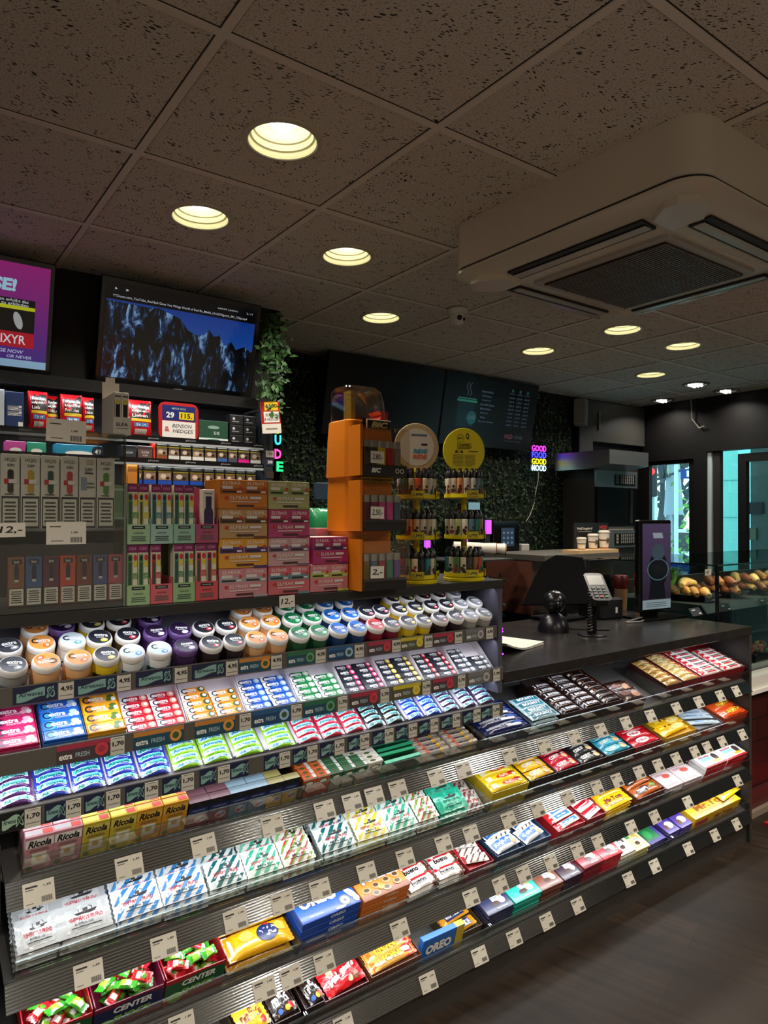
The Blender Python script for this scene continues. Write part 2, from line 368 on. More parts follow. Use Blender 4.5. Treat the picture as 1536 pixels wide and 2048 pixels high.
# ------------------------------------------------------------------ ceiling lamps
MT = mat('#D8D2BC', .4); MR = mat('#F1ECC8', .35); LENS = glow('#FFF6C0', .9); BULB = glow('#FFFDE8', 9.0)
wh = ['second nearest lamp, closest to the top of the shop', '', '']
LL = ['round ceiling lamp nearest the camera, largest of all', 'round ceiling lamp above the mountain television', 'round ceiling lamp by the near corner of the air conditioner', 'round ceiling lamp beside the white dome camera', 'round ceiling lamp over the menu board end, furthest row', 'round ceiling lamp just beyond the air conditioner edge', 'round ceiling lamp beyond the air conditioner, farther right one', 'round ceiling lamp over the oven, farthest cream one']
def lens(n, rim, ob=None):
    pass
proto = None
for (x, y), lb in zip(LAMPS, LL):
    mw = tr(x, y, CEIL)
    if proto is None:
        proto = root('ceiling_lamp', lb, 'lamp', mw, 'round ceiling lamps')
        part('trim_ring', MB().lathe([(.096, -.001), (.100, -.008), (.113, -.006), (.116, .001)], MT, 40, cap=False), proto)
        part('reflector', MB().lathe([(.097, -.006), (.094, .012), (.088, .014), (.085, .030), (.079, .032), (.070, .06)], MR, 40, cap=False), proto)
        part('diffuser', MB().lathe([(.0, .055), (.045, .0555), (.0705, .0585)], LENS, 40, cap=False), proto)
        part('bulb', MB().lathe([(.001, .034), (.030, .036), (.042, .05), (.042, .056)], BULB, 28, cap=False), proto)
    else: copy(proto, mw, lb, 'round ceiling lamps')
    area('lamp_light', tr(x, y, CEIL - .012), .16, .16, P_DOWN, (1, .92, .80), spread=2.5, shape='DISK')
L2 = ['open ceiling spotlight with two bright tubes near the shop front', 'open ceiling spotlight touching the black shop front header', 'open ceiling spotlight in the far corner over the oven']
for k, ((x, y), lb) in enumerate(zip(LAMPS2, L2)):
    o = root('ceiling_spotlight', lb, 'lamp', tr(x, y, CEIL), 'open ceiling spotlights')
    part('trim_ring', MB().lathe([(.075, -.001), (.08, -.01), (.10, -.008), (.104, .0)], mat('#77756F', .4), 36, cap=False), o)
    part('reflector', MB().lathe([(.001, -.003), (.076, -.004)], mat('#3A3A38', .3), 36, cap=False), o)
    m = MB(); TB = glow('#FFFBEF', 5)
    for q in (-.03, 0, .03) if k == 0 else (-.015, .015): m.tube([(-.055, q, -.012), (.055, q + .012, -.012)], .010, TB)
    part('tube', m, o)
    area('lamp_light', tr(x, y, CEIL - .03), .14, .14, P_DOWN * .6, (1, .95, .85), spread=2.5, shape='DISK')
# unseen lamps added behind the camera, made strong to brighten ceiling and shelf fronts
for x, y in ((-.95, .51), (.3, -.74), (2.17, -.74), (3.42, .51), (4.67, -.1)):
    area("lamp_light", tr(x, y, CEIL - .012), .16, .16, P_DOWN * 3.7, (1, .92, .80), spread=2.5, shape='DISK')
# ------------------------------------------------------------------ air conditioner
AX0, AX1, AY0, AY1, AZ = 1.72, 2.70, .97, 1.95, CEIL - .178
MA = mat('#F0EADA', .25, vary=.02, bs=6)
def rr(x0, x1, y0, y1, r, n=8):
    P = []
    for cx, cyy, a in ((x1 - r, y1 - r, 0), (x0 + r, y1 - r, 1), (x0 + r, y0 + r, 2), (x1 - r, y0 + r, 3)):
        P += [(cx + r * math.cos((a + k / n) * PI / 2), cyy + r * math.sin((a + k / n) * PI / 2)) for k in range(n + 1)]
    return P
def rings(mb, R_, m, smooth=True, capm=None):
    n = len(R_[0]); vs = [p for r in R_ for p in r]; fs = []
    for j in range(len(R_) - 1): fs += [(j * n + k, (j + 1) * n + k, (j + 1) * n + (k + 1) % n, j * n + (k + 1) % n) for k in range(n)]
    mb.add(vs, fs, m, smooth)
    if capm: mb.add(R_[-1], [tuple(range(n))], capm)
ac = root('air_conditioner', 'large cream ceiling cassette air conditioner with central grille', 'air conditioner', tr(AX0, AY0, AZ))
q = .98
def z(P, h): return [(a, b, h) for a, b in P]
mb = MB(); rings(mb, [z(rr(0, q, 0, q, .085), .178), z(rr(0, q, 0, q, .085), .020), z(rr(.004, q - .004, .004, q - .004, .082), .0165)], MA); part('casing', mb, ac)
mb = MB(); rings(mb, [z(rr(.004, q - .004, .004, q - .004, .082), .012), z(rr(-.004, q + .004, -.004, q + .004, .088), .008), z(rr(-.004, q + .004, -.004, q + .004, .088), -.002), z(rr(.03, q - .03, .03, q - .03, .08), -.016), z(rr(.20, q - .20, .20, q - .20, .03), -.03)], MA, True, MA); part('bottom_panel', mb, ac)
mb = MB(); rings(mb, [z(rr(.0015, q - .0015, .0015, q - .0015, .084), .0165), z(rr(.0015, q - .0015, .0015, q - .0015, .084), .0125)], mat('#2A251E', .7)); part('seam', mb, ac, 'thin dark seam')
MS = mat('#1A1816', .5); MLV = mat('#D5D3CC', .25)
for k in range(4):
    mw = tr(q / 2, q / 2, 0) @ rz(k * PI / 2)
    part('outlet_slot', MB().prism([(-.405, -.0275), (-.335, -.034), (-.335, -.020), (-.405, -.0145)], -.27, .27, MS), ac, 'dark air outlet slot', mw)
    part('louver', MB().prism([(-.380, -.033), (-.372, -.0355), (-.345, -.036), (-.345, -.030)], -.262, .262, MLV), ac, None, mw)
    part('corner_cover', MB().prism([(.302, .302), (.40, .30), (.452, .37), (.452, .41), (.41, .452), (.37, .452), (.30, .40)], -.040, -.012, MA, 'z'), ac, None, mw)
mb = MB(); rings(mb, [z(rr(.215, .765, .215, .765, .02), -.03), z(rr(.218, .762, .218, .762, .02), -.040), z(rr(.245, .735, .245, .735, .01), -.041)], mat('#BDB7AC', .4), True, mat('#4E4741', .6)); gp = part('grille_frame', mb, ac)
mb = MB(); MGR = mat('#6B635B', .5)
for k in range(46): mb.box(.25, .73, .25 + k * .0104, .2555 + k * .0104, -.0475, -.041, MGR)
for k in range(5): mb.box(.25 + k * .12, .2535 + k * .12, .25, .73, -.0478, -.041, MGR)
part('grille', mb, ac, 'brown grey slatted intake grille')
# dome camera
o = root('dome_camera', 'small white dome security camera on the ceiling', 'camera', tr(2.40, 2.65, CEIL - .005))
part('base', MB().lathe([(.05, 0), (.055, -.008), (.05, -.03)], WHITE, 28), o)
part('lens_ball', MB().ball((0, 0, -.045), .040, WHITE), o)
part('lens', MB().ball((-.014, -.030, -.052), .014, GLOSSB).ball((.012, -.032, -.056), .010, GLOSSB), o, 'black glass camera eye')
# ================================================================== COUNTER, GUM RACK, TIERS
FY = 1.645                       # front plane of the counter
XL, XR, XM = .22, 3.385, 1.695   # left end of bins, right end, end of the gum rack
def TM(yf, zf, deg): return tr(0, yf, zf) @ rx(math.radians(deg))
T_JAR, T_EX, T_AIR = TM(1.665, 1.153, 30), TM(1.667, 1.034, 34), TM(1.667, .926, 35)
ZR = {4: .722, 5: .510, 6: .305, 7: .105}
TI = {k: TM(1.668, v + .050, 21) for k, v in ZR.items()}
MSH = mat('#55534F', .45, vary=.04); MPAN = mat('#34322F', .5, vary=.06); MRAIL = mat('#403F3E', .3, bump=.1, bs=30); MLIP = mat('#55524C', .45)
RIB = clear('#F2F5F4', .18, .7, .12); _nt = RIB.node_tree
_tc = _nt.nodes.new('ShaderNodeTexCoord'); _wv = _nt.nodes.new('ShaderNodeTexWave'); _wv.bands_direction = 'Z'; _wv.inputs['Scale'].default_value = 55; _wv.inputs['Distortion'].default_value = .0
_bp = _nt.nodes.new('ShaderNodeBump'); _bp.inputs['Strength'].default_value = .22; _bp.inputs['Distance'].default_value = .004
_nt.links.new(_tc.outputs['Object'], _wv.inputs['Vector']); _nt.links.new(_wv.outputs['Fac'], _bp.inputs['Height'])
for _n in _nt.nodes:
    if _n.type == 'BSDF_GLOSSY': _nt.links.new(_bp.outputs[0], _n.inputs['Normal'])
ct = root('display_counter', 'long dark shop counter with stone look top over four tiers of sweets', 'counter', tr(0, FY, 0))
def at_ct(m): return tr(0, -FY, 0)
I4 = tr(0, -FY, 0)
part('countertop', MB().box(XM + .002, XR, FY - .002, 2.42, .990, 1.030, M_TOP, .002), ct, 'dark grey speckled stone look worktop', I4)
part('end_panel', MB().box(XR - .02, XR, FY, 2.40, 0, .989, MPAN, .001), ct, None, I4)
part('end_panel', MB().box(XL - .03, XL - .01, FY, 2.40, 0, .86, MPAN, .001), ct, None, I4)
part('back_panel', MB().box(XL - .01, XR - .02, 2.02, 2.04, .02, .985, DARK), ct, None, I4)
part('kick_board', MB().box(XL - .03, XR - .02, FY + .015, FY + .03, 0, .11, mat('#3A3430', .4)), ct, None, I4)
for k, zb in ZR.items():
    mw = I4 @ TI[k]
    part('shelf', MB().box(XL, XR - .021, -.004, .325, -.012, -.002, MSH), ct, None, mw)
    rail = part('label_rail', MB().prism([(FY - .013, zb), (FY - .009, zb - .002), (FY + .019, zb + .046), (FY + .015, zb + .048)], XL, XR - .021, MRAIL), ct, 'sloping grey label rail', I4)
    part('clear_cover', MB().prism([(FY - .0165, zb + .001), (FY - .0150, zb + .0005), (FY + .0125, zb + .0475), (FY + .011, zb + .048)], XL, XR - .021, RIB), rail)
gr = root('gum_rack', 'tall dark gum rack with three steep shelves on the counter', 'rack', tr(0, FY, .98))
I5 = tr(0, -FY, -.98); GX0 = -.40
part('top_board', MB().box(GX0, XM, FY - .005, 2.015, 1.314, 1.341, mat('#24221F', .45, vary=.05), .0015), gr, None, I5)
part('side_panel', MB().box(XM - .02, XM, FY + .001, 2.0, .962, 1.3135, mat('#4A4854', .5), .001), gr, None, I5)
part('back_panel', MB().box(GX0, XM - .02, 1.985, 2.0, .945, 1.31, DARK), gr, None, I5)
MCHR = mat('#8F8A94', .4)
for nm, TMx, zb, h in (('jar', T_JAR, 1.150, .040), ('pack', T_EX, 1.006, .044), ('pack', T_AIR, .886, .045)):
    part('shelf', MB().box(GX0, XM - .021, -.006, .36, -.010, -.001, MCHR), gr, None, I5 @ TMx)
    part('label_rail', MB().box(GX0, XM - (.03 if nm == 'jar' else .001), FY - .004, FY + .0025, zb, zb + h, MLIP, .001), gr, 'pale grey upright label rail', I5)
# ------------------------------------------------------------------ led strips under every lip
COOL, COOL2 = (.86, .90, 1.0), (.93, .97, 1.0)
def strip(z, x0, x1, e, y=1.668, tilt=14, col=COOL): area('led_strip', tr((x0 + x1) / 2, y, z) @ rx(math.radians(tilt)), x1 - x0, .012, e * (x1 - x0), col, spread=2.6)
strip(1.3125, -.3, 1.67, .55 * P_GUM); strip(1.1385, -.3, 1.67, .75 * P_GUM, y=1.662); strip(1.004, -.3, 1.67, .8 * P_GUM)
strip(.884, XL, 1.62,   .17 * P_LED, col=COOL2); strip(.988, 1.75, 3.3, .8 * P_LED, y=1.70)
for k in (4, 5, 6): strip(ZR[k] - .006, XL, 3.33, (.48, .80, .9)[k - 4] * P_LED, y=1.672, col=COOL2)
# ------------------------------------------------------------------ clear bins
def xs(*us): return [Xu(u, 1.66) for u in us]
BIN = {4: [XL + .03, *xs(603, 965, 1330), XR - .023], 5: [XL + .015, *xs(639, 975, 1323), XR - .023], 6: [XL + .03, *xs(596.5, 988, 1330), XR - .023], 7: [XL + .03, *xs(606.5, 972, 1335), XR - .023]}
TN = {4: 'top', 5: 'second', 6: 'third', 7: 'bottom'}
EDGE = clear('#E4EEEB', .05, .2, .2)
for k in (4, 5, 6, 7):
    B = BIN[k]
    for i in range(4):
        w = B[i + 1] - B[i] - .004
        o = root('acrylic_bin', 'clear acrylic sweet bin, %s from the left on the %s sweet tier' % (ORD[i], TN[k]), 'bin', TI[k] @ tr(B[i] + .002, 0, 0), 'clear acrylic bins')
        h = .062
        part('front_panel', MB().prism([(-.0005, 0), (.002, 0), (-.0115, h), (-.014, h)], 0, w, ACR).prism([(-.0115, h), (-.0155, h), (-.0155, h + .002), (-.0115, h + .002)], 0, w, EDGE), o)
        for x in (0, w - .0025):
            part('side_panel', MB().prism([(0, 0), (.27, 0), (.27, .035), (-.0115, h)], x, x + .0025, ACR).prism([(-.0015, 0), (.0005, 0), (-.012, h), (-.014, h)], x - .0002, x + .0027, EDGE), o)
# ------------------------------------------------------------------ price tags on the sweet rails
mb = MB(); PT = mat('#CFC8B8', .55, vary=.04); S = plane((0, 0, .0006), (1, 0, 0), (0, 1, 0))
mb.box(-.031, .031, -.024, .024, 0, .0006, PT)
mb.quad(S, -.026, .013, -.002, .0165, INKB); mb.quad(S, -.026, .0085, -.010, .0105, mat('#6b675f', .6))
mb.txt(S, '1,49', .017, .0125, .014, .0055, INKB)
mb.quad(S, -.026, -.018, -.012, -.0165, mat('#6b675f', .6))
x = .004
for i in range(15):
    w = (.0005, .001, .0007)[i % 3]; mb.quad(S, x, -.019, x + w, -.008, INKB); x += w + .0007
ME_TAG = mb.mesh('price_tag')
TAGS = {4: [82, 262, 410, 547, 651, 706, 750, 797, 874, 928, 1020, 1089, 1149, 1202, 1252, 1301, 1353, 1397, 1440, 1472], 5: [182, 332, 474, 567, 642, 735, 812, 888, 943, 1018, 1076, 1136, 1194, 1234, 1278, 1316, 1352, 1389, 1414, 1444, 1484],
        6: [120, 368, 532, 585, 651, 801, 943, 1001, 1048, 1102, 1155, 1196, 1262, 1309, 1375, 1474], 7: [560, 690, 858, 960, 1029, 1094, 1156, 1257, 1309, 1376, 1429, 1472]}
NUM = ORD + 'thirteenth fourteenth fifteenth sixteenth seventeenth eighteenth nineteenth twentieth twenty-first twenty-second twenty-third twenty-fourth'.split()
ra = math.atan2(.048, .0275)
for k, L in TAGS.items():
    for i, u in enumerate(L):
        mw = tr(Xu(u, 1.64), FY - .0022 - .0038, ZR[k] + .0205) @ rx(ra) @ rz(RN.uniform(-.015, .015))
        thing('price_tag', ME_TAG, 'beige barcode price tag, %s from the left on the rail of the %s sweet tier' % (NUM[i], TN[k]), 'price tag', mw, 'beige price tags')
# ------------------------------------------------------------------ gum rail strips and their price cards
RS = {'jar': (1.170, .036, '4,95', [(27, 115, 133, 'n'), (150, 235, 248, 'n'), (272, 345, 362, 'n'), (384, 450, 463, 'n'), (478, 540, 552, 'o'), (574, 628, 640, 'g'), (655, 705, 717, 'b'), (735, 780, 791, 'r'), (800, 845, 855, 'y'), (865, 905, 915, 'r'), (930, 965, 977, 's')]),
      'extra': (1.028, .040, '1,70', [(115, 222, 236, 'r'), (268, 368, 0, 'o'), (390, 470, 490, 'o'), (505, 580, 592, 'b'), (607, 670, 684, 'g'), (700, 755, 768, 'r'), (785, 840, 851, 'y'), (864, 905, 921, 'r'), (935, 978, 991, 's')]),
      'wave': (.908, .040, '1,70', [(3, 50, 68, 'k'), (92, 132, 149, 'n'), (170, 210, 228, 'n'), (252, 289, 304, 'n'), (326, 361, 376, 'n'), (400, 432, 448, 'n'), (460, 497, 0, 'n'), (528, 557, 569, 'n'), (585, 612, 624, 'n'), (640, 667, 678, 'n'), (695, 718, 728, 'n'), (744, 768, 777, 'n'), (790, 813, 824, 'n'), (836, 858, 867, 'n'), (880, 903, 911, 'n'), (924, 945, 952, 'n'), (960, 982, 990, 'n')])}
SC = {'n': ('#1B2140', '#1B2140', '#7FA8A0'), 'o': ('#1F4A5C', '#C2823C', '#E09A45'), 'g': ('#1F4A5C', '#2F6A4A', '#5FA070'), 'b': ('#1E4468', '#2A5A86', '#9CC0DC'), 'r': ('#4A3A3E', '#A8344A', '#D0414A'), 'y': ('#5A5436', '#C9B536', '#E0CC4A'), 's': ('#6A6864', '#77757A', '#B9B4B0'), 'k': ('#101412', '#16201A', '#9AB8A0')}
CN = {'n': 'navy', 'o': 'teal strip with orange slice', 'g': 'teal strip with mint leaf', 'b': 'blue strip with mint leaf', 'r': 'grey strip with red berry', 'y': 'grey strip with yellow lemon', 's': 'plain grey strip', 'k': 'black'}
WHT = ink('#F2F0EA')
ME_PC = {}
RN_ = {'jar': 'jar', 'extra': 'middle gum', 'wave': 'lowest gum'}
for key, (zc, h, pr, L) in RS.items():
    mb = MB(); mb.box(-.0155, .0155, 0, .0015, -h / 2 - .002, h / 2 - .002, mat('#C9C4B6', .5)); S = plane((0, 0, 0), (1, 0, 0), (0, 0, 1))
    mb.txt(S, pr, .001, .003, .025, .0115, INKB, bold=.03); mb.quad(S, -.013, -.0125, .013, -.011, mat('#6b675f', .6)); mb.quad(S, -.010, .0155, .010, .0165, mat('#6b675f', .6))
    mp = mb.mesh('price_card')
    for i, (u0, u1, up, c) in enumerate(L):
        x0, x1 = Xu(u0, FY), Xu(u1, FY); w = x1 - x0; b_, t_, d_ = SC[c]
        mb = MB(); mb.box(-w / 2, w / 2, 0, .001, -h / 2, h / 2, mat(b_, .4)); S = plane((0, 0, 0), (1, 0, 0), (0, 0, 1))
        if c in 'nk':
            f = lambda u: .0035 * math.sin(u / w * 7 + .6) + u * .06
            mb.band(S, lambda u: f(u) - h * .28, lambda u: f(u) + h * .24, -w * .42, w * .22, ink(d_), .0003); mb.txt(S, 'Airwaves', -w * .10, .001, w * .54, h * .26, ink('#1B2A40'), .0006)
            mb.ell(S, w * .36, 0, w * .08, h * .34, ink(d_), .0003, ri=.7, rot=.4); mb.ell(S, w * .34, 0, w * .04, h * .4, ink(d_), .0003, ri=.6, rot=-.5)
        else:
            mb.quad(S, -w / 2, h * .22, w / 2, h / 2, ink(t_), .0002)
            mb.txt(S, 'extra', -w * .34, -h * .14, w * .24, h * .30, WHT, .0005, bold=.03); mb.txt(S, 'FRESH', -w * .03, -h * .13, w * .26, h * .26, ink('#A8C4CC'), .0005)
            mb.ell(S, w * .33, -h * .04, h * .36, h * .36, ink(d_), .0006); mb.ell(S, w * .33, -h * .04, h * .20, h * .2, ink('#3E5A34' if c in 'obg' else t_), .0008)
        thing('label_strip', mb, '%s brand strip, %s from the left along the %s rail' % (CN[c], NUM[i], RN_[key]), 'shelf label', tr((x0 + x1) / 2, FY - .0052, zc), 'gum brand strips')
        if up: thing('price_card', mp, 'small pale price card beside the %s strip of the %s rail' % (NUM[i], RN_[key]), 'price tag', tr(Xu(up, FY), FY - .0062, zc), 'gum price cards')
# ================================================================== WRAPPED GOODS: print and shapes
def deco(mb, S, L, Wd, ops, fn=ink):
    h = .0004
    for op in ops:
        k, a = op[0], op[1:]; h += .00012
        if k == 'R': mb.quad(S, a[0] * L, a[1] * Wd, a[2] * L, a[3] * Wd, fn(a[4]), h, 6, 3)
        elif k == 'E': mb.ell(S, a[0] * L, a[1] * Wd, a[2] * L, a[3] * Wd, fn(a[4]), h, rot=a[5] if len(a) > 5 else 0)
        elif k == 'C': mb.ell(S, a[0] * L, a[1] * Wd, a[2] * Wd, a[2] * Wd, fn(a[3]), h, ri=a[4] if len(a) > 4 else 0)
        elif k == 'X': mb.ell(S, a[0] * L, a[1] * Wd, a[2] * Wd, a[2] * Wd * .95, fn(a[3]), h, ri=.62, a0=.7, a1=5.6)
        elif k == 'T':
            kw = dict(zip(('bold', 'it', 'rot', 'out', 'arc'), a[6:]))
            if kw.get('out'): kw['out'] = fn(kw['out']); h += .00025
            mb.txt(S, a[0], a[1] * L, a[2] * Wd, a[3] * L, a[4] * Wd, fn(a[5]), h, **kw)
        elif k == 'B': # wavy band: v centre, half height, amplitude, colour, u0, u1
            v, hh, am, c, u0, u1 = a
            f = lambda u: (v + am * math.sin(u / L * 6.5 + .5)) * Wd
            mb.band(S, lambda u: f(u) - hh * Wd, lambda u: f(u) + hh * Wd, u0 * L, u1 * L, fn(c), h)
        elif k == 'D': # diagonal stripes clipped to the face: count, colour, fraction, u0, v0, u1, v1
            n, c, fr = a[:3]; u0, v0, u1, v1 = a[3:] if len(a) > 3 else (-.47, -.47, .47, .47)
            H = (v1 - v0) * Wd; tot = (u1 - u0) * L + H; p = tot / n
            for i in range(n):
                q0 = u0 * L - H + i * p; q1 = q0 + p * fr; pts = []
                for st in range(5):
                    t = st / 4; lo = max(q0 + H * t, u0 * L); hi = min(q1 + H * t, u1 * L)
                    if hi > lo: pts.append((lo, hi, v0 * Wd + H * t))
                for A, B_ in zip(pts, pts[1:]):
                    mb.poly(S, [(A[0], A[2]), (A[1], A[2]), (B_[1], B_[2]), (B_[0], B_[2])], fn(c), h)
        elif k == 'L': # small lines of print: u0, v0, u1, v1, n, colour
            u0, v0, u1, v1, n, c = a
            for i in range(n):
                t = (i + .5) / n; v = v0 + (v1 - v0) * t; sh = (.0, .06, .02, .1)[i % 4] * (u1 - u0)
                mb.quad(S, (u0 + sh) * L, (v - (v1 - v0) / n * .25) * Wd, (u1 - sh) * L, (v + (v1 - v0) / n * .25) * Wd, fn(c), h)
        elif k == 'Z': # ship sketch: u, v, size, colour
            u, v, s_, c = a; f = fn(c); P = lambda l: [((u + x * s_) * L, (v + y * s_) * Wd) for x, y in l]
            mb.poly(S, P([(-.5, 0), (-.38, -.14), (.42, -.10), (.55, .12)]), f, h); mb.poly(S, P([(-.1, .05), (.12, .08), (.12, .3), (-.1, .28)]), f, h)
            for q in (-.3, 0, .3): mb.poly(S, P([(q, 0), (q + .03, 0), (q + .03, .62 - abs(q)), (q, .62 - abs(q))]), f, h)
            for q in (-.3, .3): mb.poly(S, P([(q, .30), (q + .03, .32), (.015, .62), (-.01, .6)]), f, h)
def bag(mb, L, Wd, T_, m, seed=0, crimp='x', cr=.010, nx=16, ny=10, wr=.0016):
    zc = T_ * .5
    def prof(u, v):
        a = L / 2 - (cr if crimp in 'xb' else 0); b = Wd / 2 - (cr if crimp in 'yb' else 0)
        p = max(0, 1 - abs(u / a) ** 3.2) ** .55 * max(0, 1 - abs(v / b) ** 3.2) ** .55
        return p
    def wv(u, v, s_): return noise.noise((u * 75 + seed * 7.3, v * 75 + s_, seed * 1.7)) * wr + noise.noise((u * 190, v * 190 + s_ * 3, seed)) * wr * .4
    def Z(u, v, s_): return zc + s_ * (T_ * .5 * prof(u, v) + .0006) + wv(u, v, 1.) * (.5 + .5 * prof(u, v))
    vs, fs = [], []
    for s_ in (1, -1):
        for j in range(ny + 1):
            for i in range(nx + 1):
                u = -L / 2 + L * i / nx; v = -Wd / 2 + Wd * j / ny
                e = .0012 * (1 if (j if crimp != 'y' else i) % 2 else -1)
                uu = u + (e if crimp in 'xb' and i in (0, nx) else 0); vv = v + (e if crimp == 'y' and j in (0, ny) else 0)
                vs.append((uu, vv, Z(u, v, s_)))
    N = (nx + 1) * (ny + 1)
    for j in range(ny):
        for i in range(nx):
            q = j * (nx + 1) + i; fs.append((q, q + 1, q + nx + 2, q + nx + 1)); fs.append((N + q, N + q + nx + 1, N + q + nx + 2, N + q + 1))
    ring = [i for i in range(nx + 1)] + [j * (nx + 1) + nx for j in range(1, ny + 1)] + [ny * (nx + 1) + i for i in range(nx - 1, -1, -1)] + [j * (nx + 1) for j in range(ny - 1, 0, -1)]
    for a, b in zip(ring, ring[1:] + ring[:1]): fs.append((a, N + a, N + b, b))
    mb.add(vs, fs, m, True)
    return lambda u, v, h: Vector((u, v, Z(u, v, 1) + h + .0005))
def mk(kind):
    """one mesh of a kind of goods, lying flat: x along the shelf, y up the slope, z off the shelf"""
    s = SP[kind]; L, Wd, T_ = s['dim']; mb = MB(); sh = s['sh']; m = (card if sh in ('box', 'up') else foil)(s['c'])
    if sh in ('bar', 'bag'):
        S = bag(mb, L, Wd, T_, m, seed=len(kind) + ord(kind[0]), crimp=s.get('cr', 'x'), wr=.0010 if sh == 'bar' else s.get('wr', .0022), nx=14 if sh == 'bar' else 16, ny=6 if sh == 'bar' else 12)
        deco(mb, S, L, Wd, s['ops'], foil if s.get('shine') else ink)
    elif sh == 'box':
        mb.box(-L / 2, L / 2, -Wd / 2, Wd / 2, 0, T_, m, .0012)
        deco(mb, TOP(T_), L, Wd, s['ops']); deco(mb, plane((0, -Wd / 2, T_ / 2), (1, 0, 0), (0, 0, 1)), L, T_, s.get('front', []))
    elif sh == 'up':
        mb.box(-L / 2, L / 2, -Wd / 2, Wd / 2, 0, T_, m, .0010)
        deco(mb, plane((0, -Wd / 2, T_ / 2), (1, 0, 0), (0, 0, 1)), L, T_, s['ops']); deco(mb, TOP(T_), L, Wd, s.get('top', []))
    elif sh == 'roll':
        r = T_ / 2; mb.T = tr(0, 0, r) @ ry(PI / 2)
        mb.lathe([(r * .5, -L / 2), (r, -L / 2 + .003), (r, L / 2 - .003), (r * .5, L / 2)], m, 16); mb.T = None
        S = lambda u, v, h: Vector((u, math.sin(v / r) * (r + h), r + math.cos(v / r) * (r + h)))
        deco(mb, S, L, Wd, s['ops'])
    return mb.mesh(s['name'])
MESH = {}
def goods(kind):
    if kind not in MESH: MESH[kind] = mk(kind)
    return MESH[kind]
COLW = {1: [''], 2: ['left column, ', 'right column, '], 3: ['left column, ', 'middle column, ', 'right column, ']}
def fill(kind, u0, u1, tier, cols=1, rows=4, n0=0., s0=.010, pitch=None, layers=1, carton=None, ct_ops=(), lab=None, jit=.0008, tilt=0., rot=0., wide=None, back=None, skip=(), frames=None, cat=None, fill_w=.97, cdesc=None):
    """lay goods of one kind in columns (along the shelf) and rows (up the slope) on a sloping tier"""
    s = SP[kind]; x0, x1 = (u0, u1) if u1 < 10 else (Xu(u0), Xu(u1)); 
    if isinstance(tier, int):
        for b in BIN[tier]:
            if abs(x0 - b) < .022: x0 = max(x0, b + .0060)
            if abs(x1 - b) < .022: x1 = min(x1, b - .0060)
        x1 = min(x1, BIN[tier][-1] - .006); x0 = max(x0, BIN[tier][0] + .006)
    cw = (x1 - x0) / cols
    M_ = TI[tier] if isinstance(tier, int) else tier
    sh_ = s['sh'] in ('bar', 'bag'); L, Wd, T_ = s['dim']; L2 = cw * fill_w - (.004 / cols if carton else 0) - abs(math.sin(rot)) * Wd * .75
    if abs(L2 / L - 1) > .02: s['dim'] = (L2, Wd, T_); MESH.pop(kind, None); L = L2
    pitch = pitch or Wd + .001; d = lab or s['d']; me = goods(kind)
    if carton:
        dp = max(.03, (rows - 1) * pitch + Wd + .008) if back is None else back; hh = n0 + .014; mb = MB(); mc = card(carton); w = x1 - x0 - .002
        mb.box(0, w, s0 - .006, s0 - .004, 0, hh, mc); mb.box(0, w, s0 - .006 + dp, s0 - .004 + dp, 0, hh + .004, mc)
        mb.box(0, .0015, s0 - .004, s0 - .006 + dp, 0, hh, mc); mb.box(w - .0015, w, s0 - .004, s0 - .006 + dp, 0, hh, mc); mb.box(.0015, w - .0015, s0 - .004, s0 - .006 + dp, .001, n0 - .0005, mc)
        deco(mb, plane((w / 2, s0 - .006, hh / 2), (1, 0, 0), (0, 0, 1)), w, hh, ct_ops or s.get('front', []))
        thing('display_carton', mb, 'open display carton holding the ' + (cdesc or d) + 's', 'carton', M_ @ tr(x0 + .001, 0, 0), 'open display cartons')
    out = []
    for c in range(cols):
        for r in range(rows):
            for l in range(layers):
                if (c, r) in skip or (c, r, l) in skip: continue
                if l < layers - 1 and r > 0 and layers > 2 and l < layers - 2: continue
                x = x0 + cw * (c + .5) + RN.uniform(-jit, jit) * 2; y = s0 + Wd / 2 + L / 2 * abs(math.sin(rot)) + r * pitch + RN.uniform(-jit, jit); n = n0 + l * (T_ + .0018) + Wd / 2 * math.sin(tilt) + (.0026 if carton and sh_ else 0)
                mw = M_ @ tr(x, y, n) @ rz(rot + RN.uniform(-1, 1) * jit * 9) @ rx(tilt)
                cwd = COLW[cols][c] if cols in COLW else ORD[c] + ' column, '
                rw = ORD[r] + ' from the front' if rows > 1 else ('' if layers > 1 or cols > 1 else 'on its own')
                lw = '' if layers == 1 or l == layers - 1 else ', ' + ('one' if layers - 1 - l == 1 else 'two' if layers - 1 - l == 2 else 'three') + ' below top'
                t = (d + ', ' + cwd + rw).rstrip(', ') + lw
                out.append(thing(s['name'], me, t, cat or s['cat'], mw, s['g']))
    return out
SP = {}
def spec(k, name, cat, sh, dim, c, d, ops, **kw): SP[k] = dict(name=name, cat=cat, sh=sh, dim=dim, c=c, d=d, ops=ops, g=kw.pop('g', d + 's'), **kw)
W_ = '#F4F2EE'
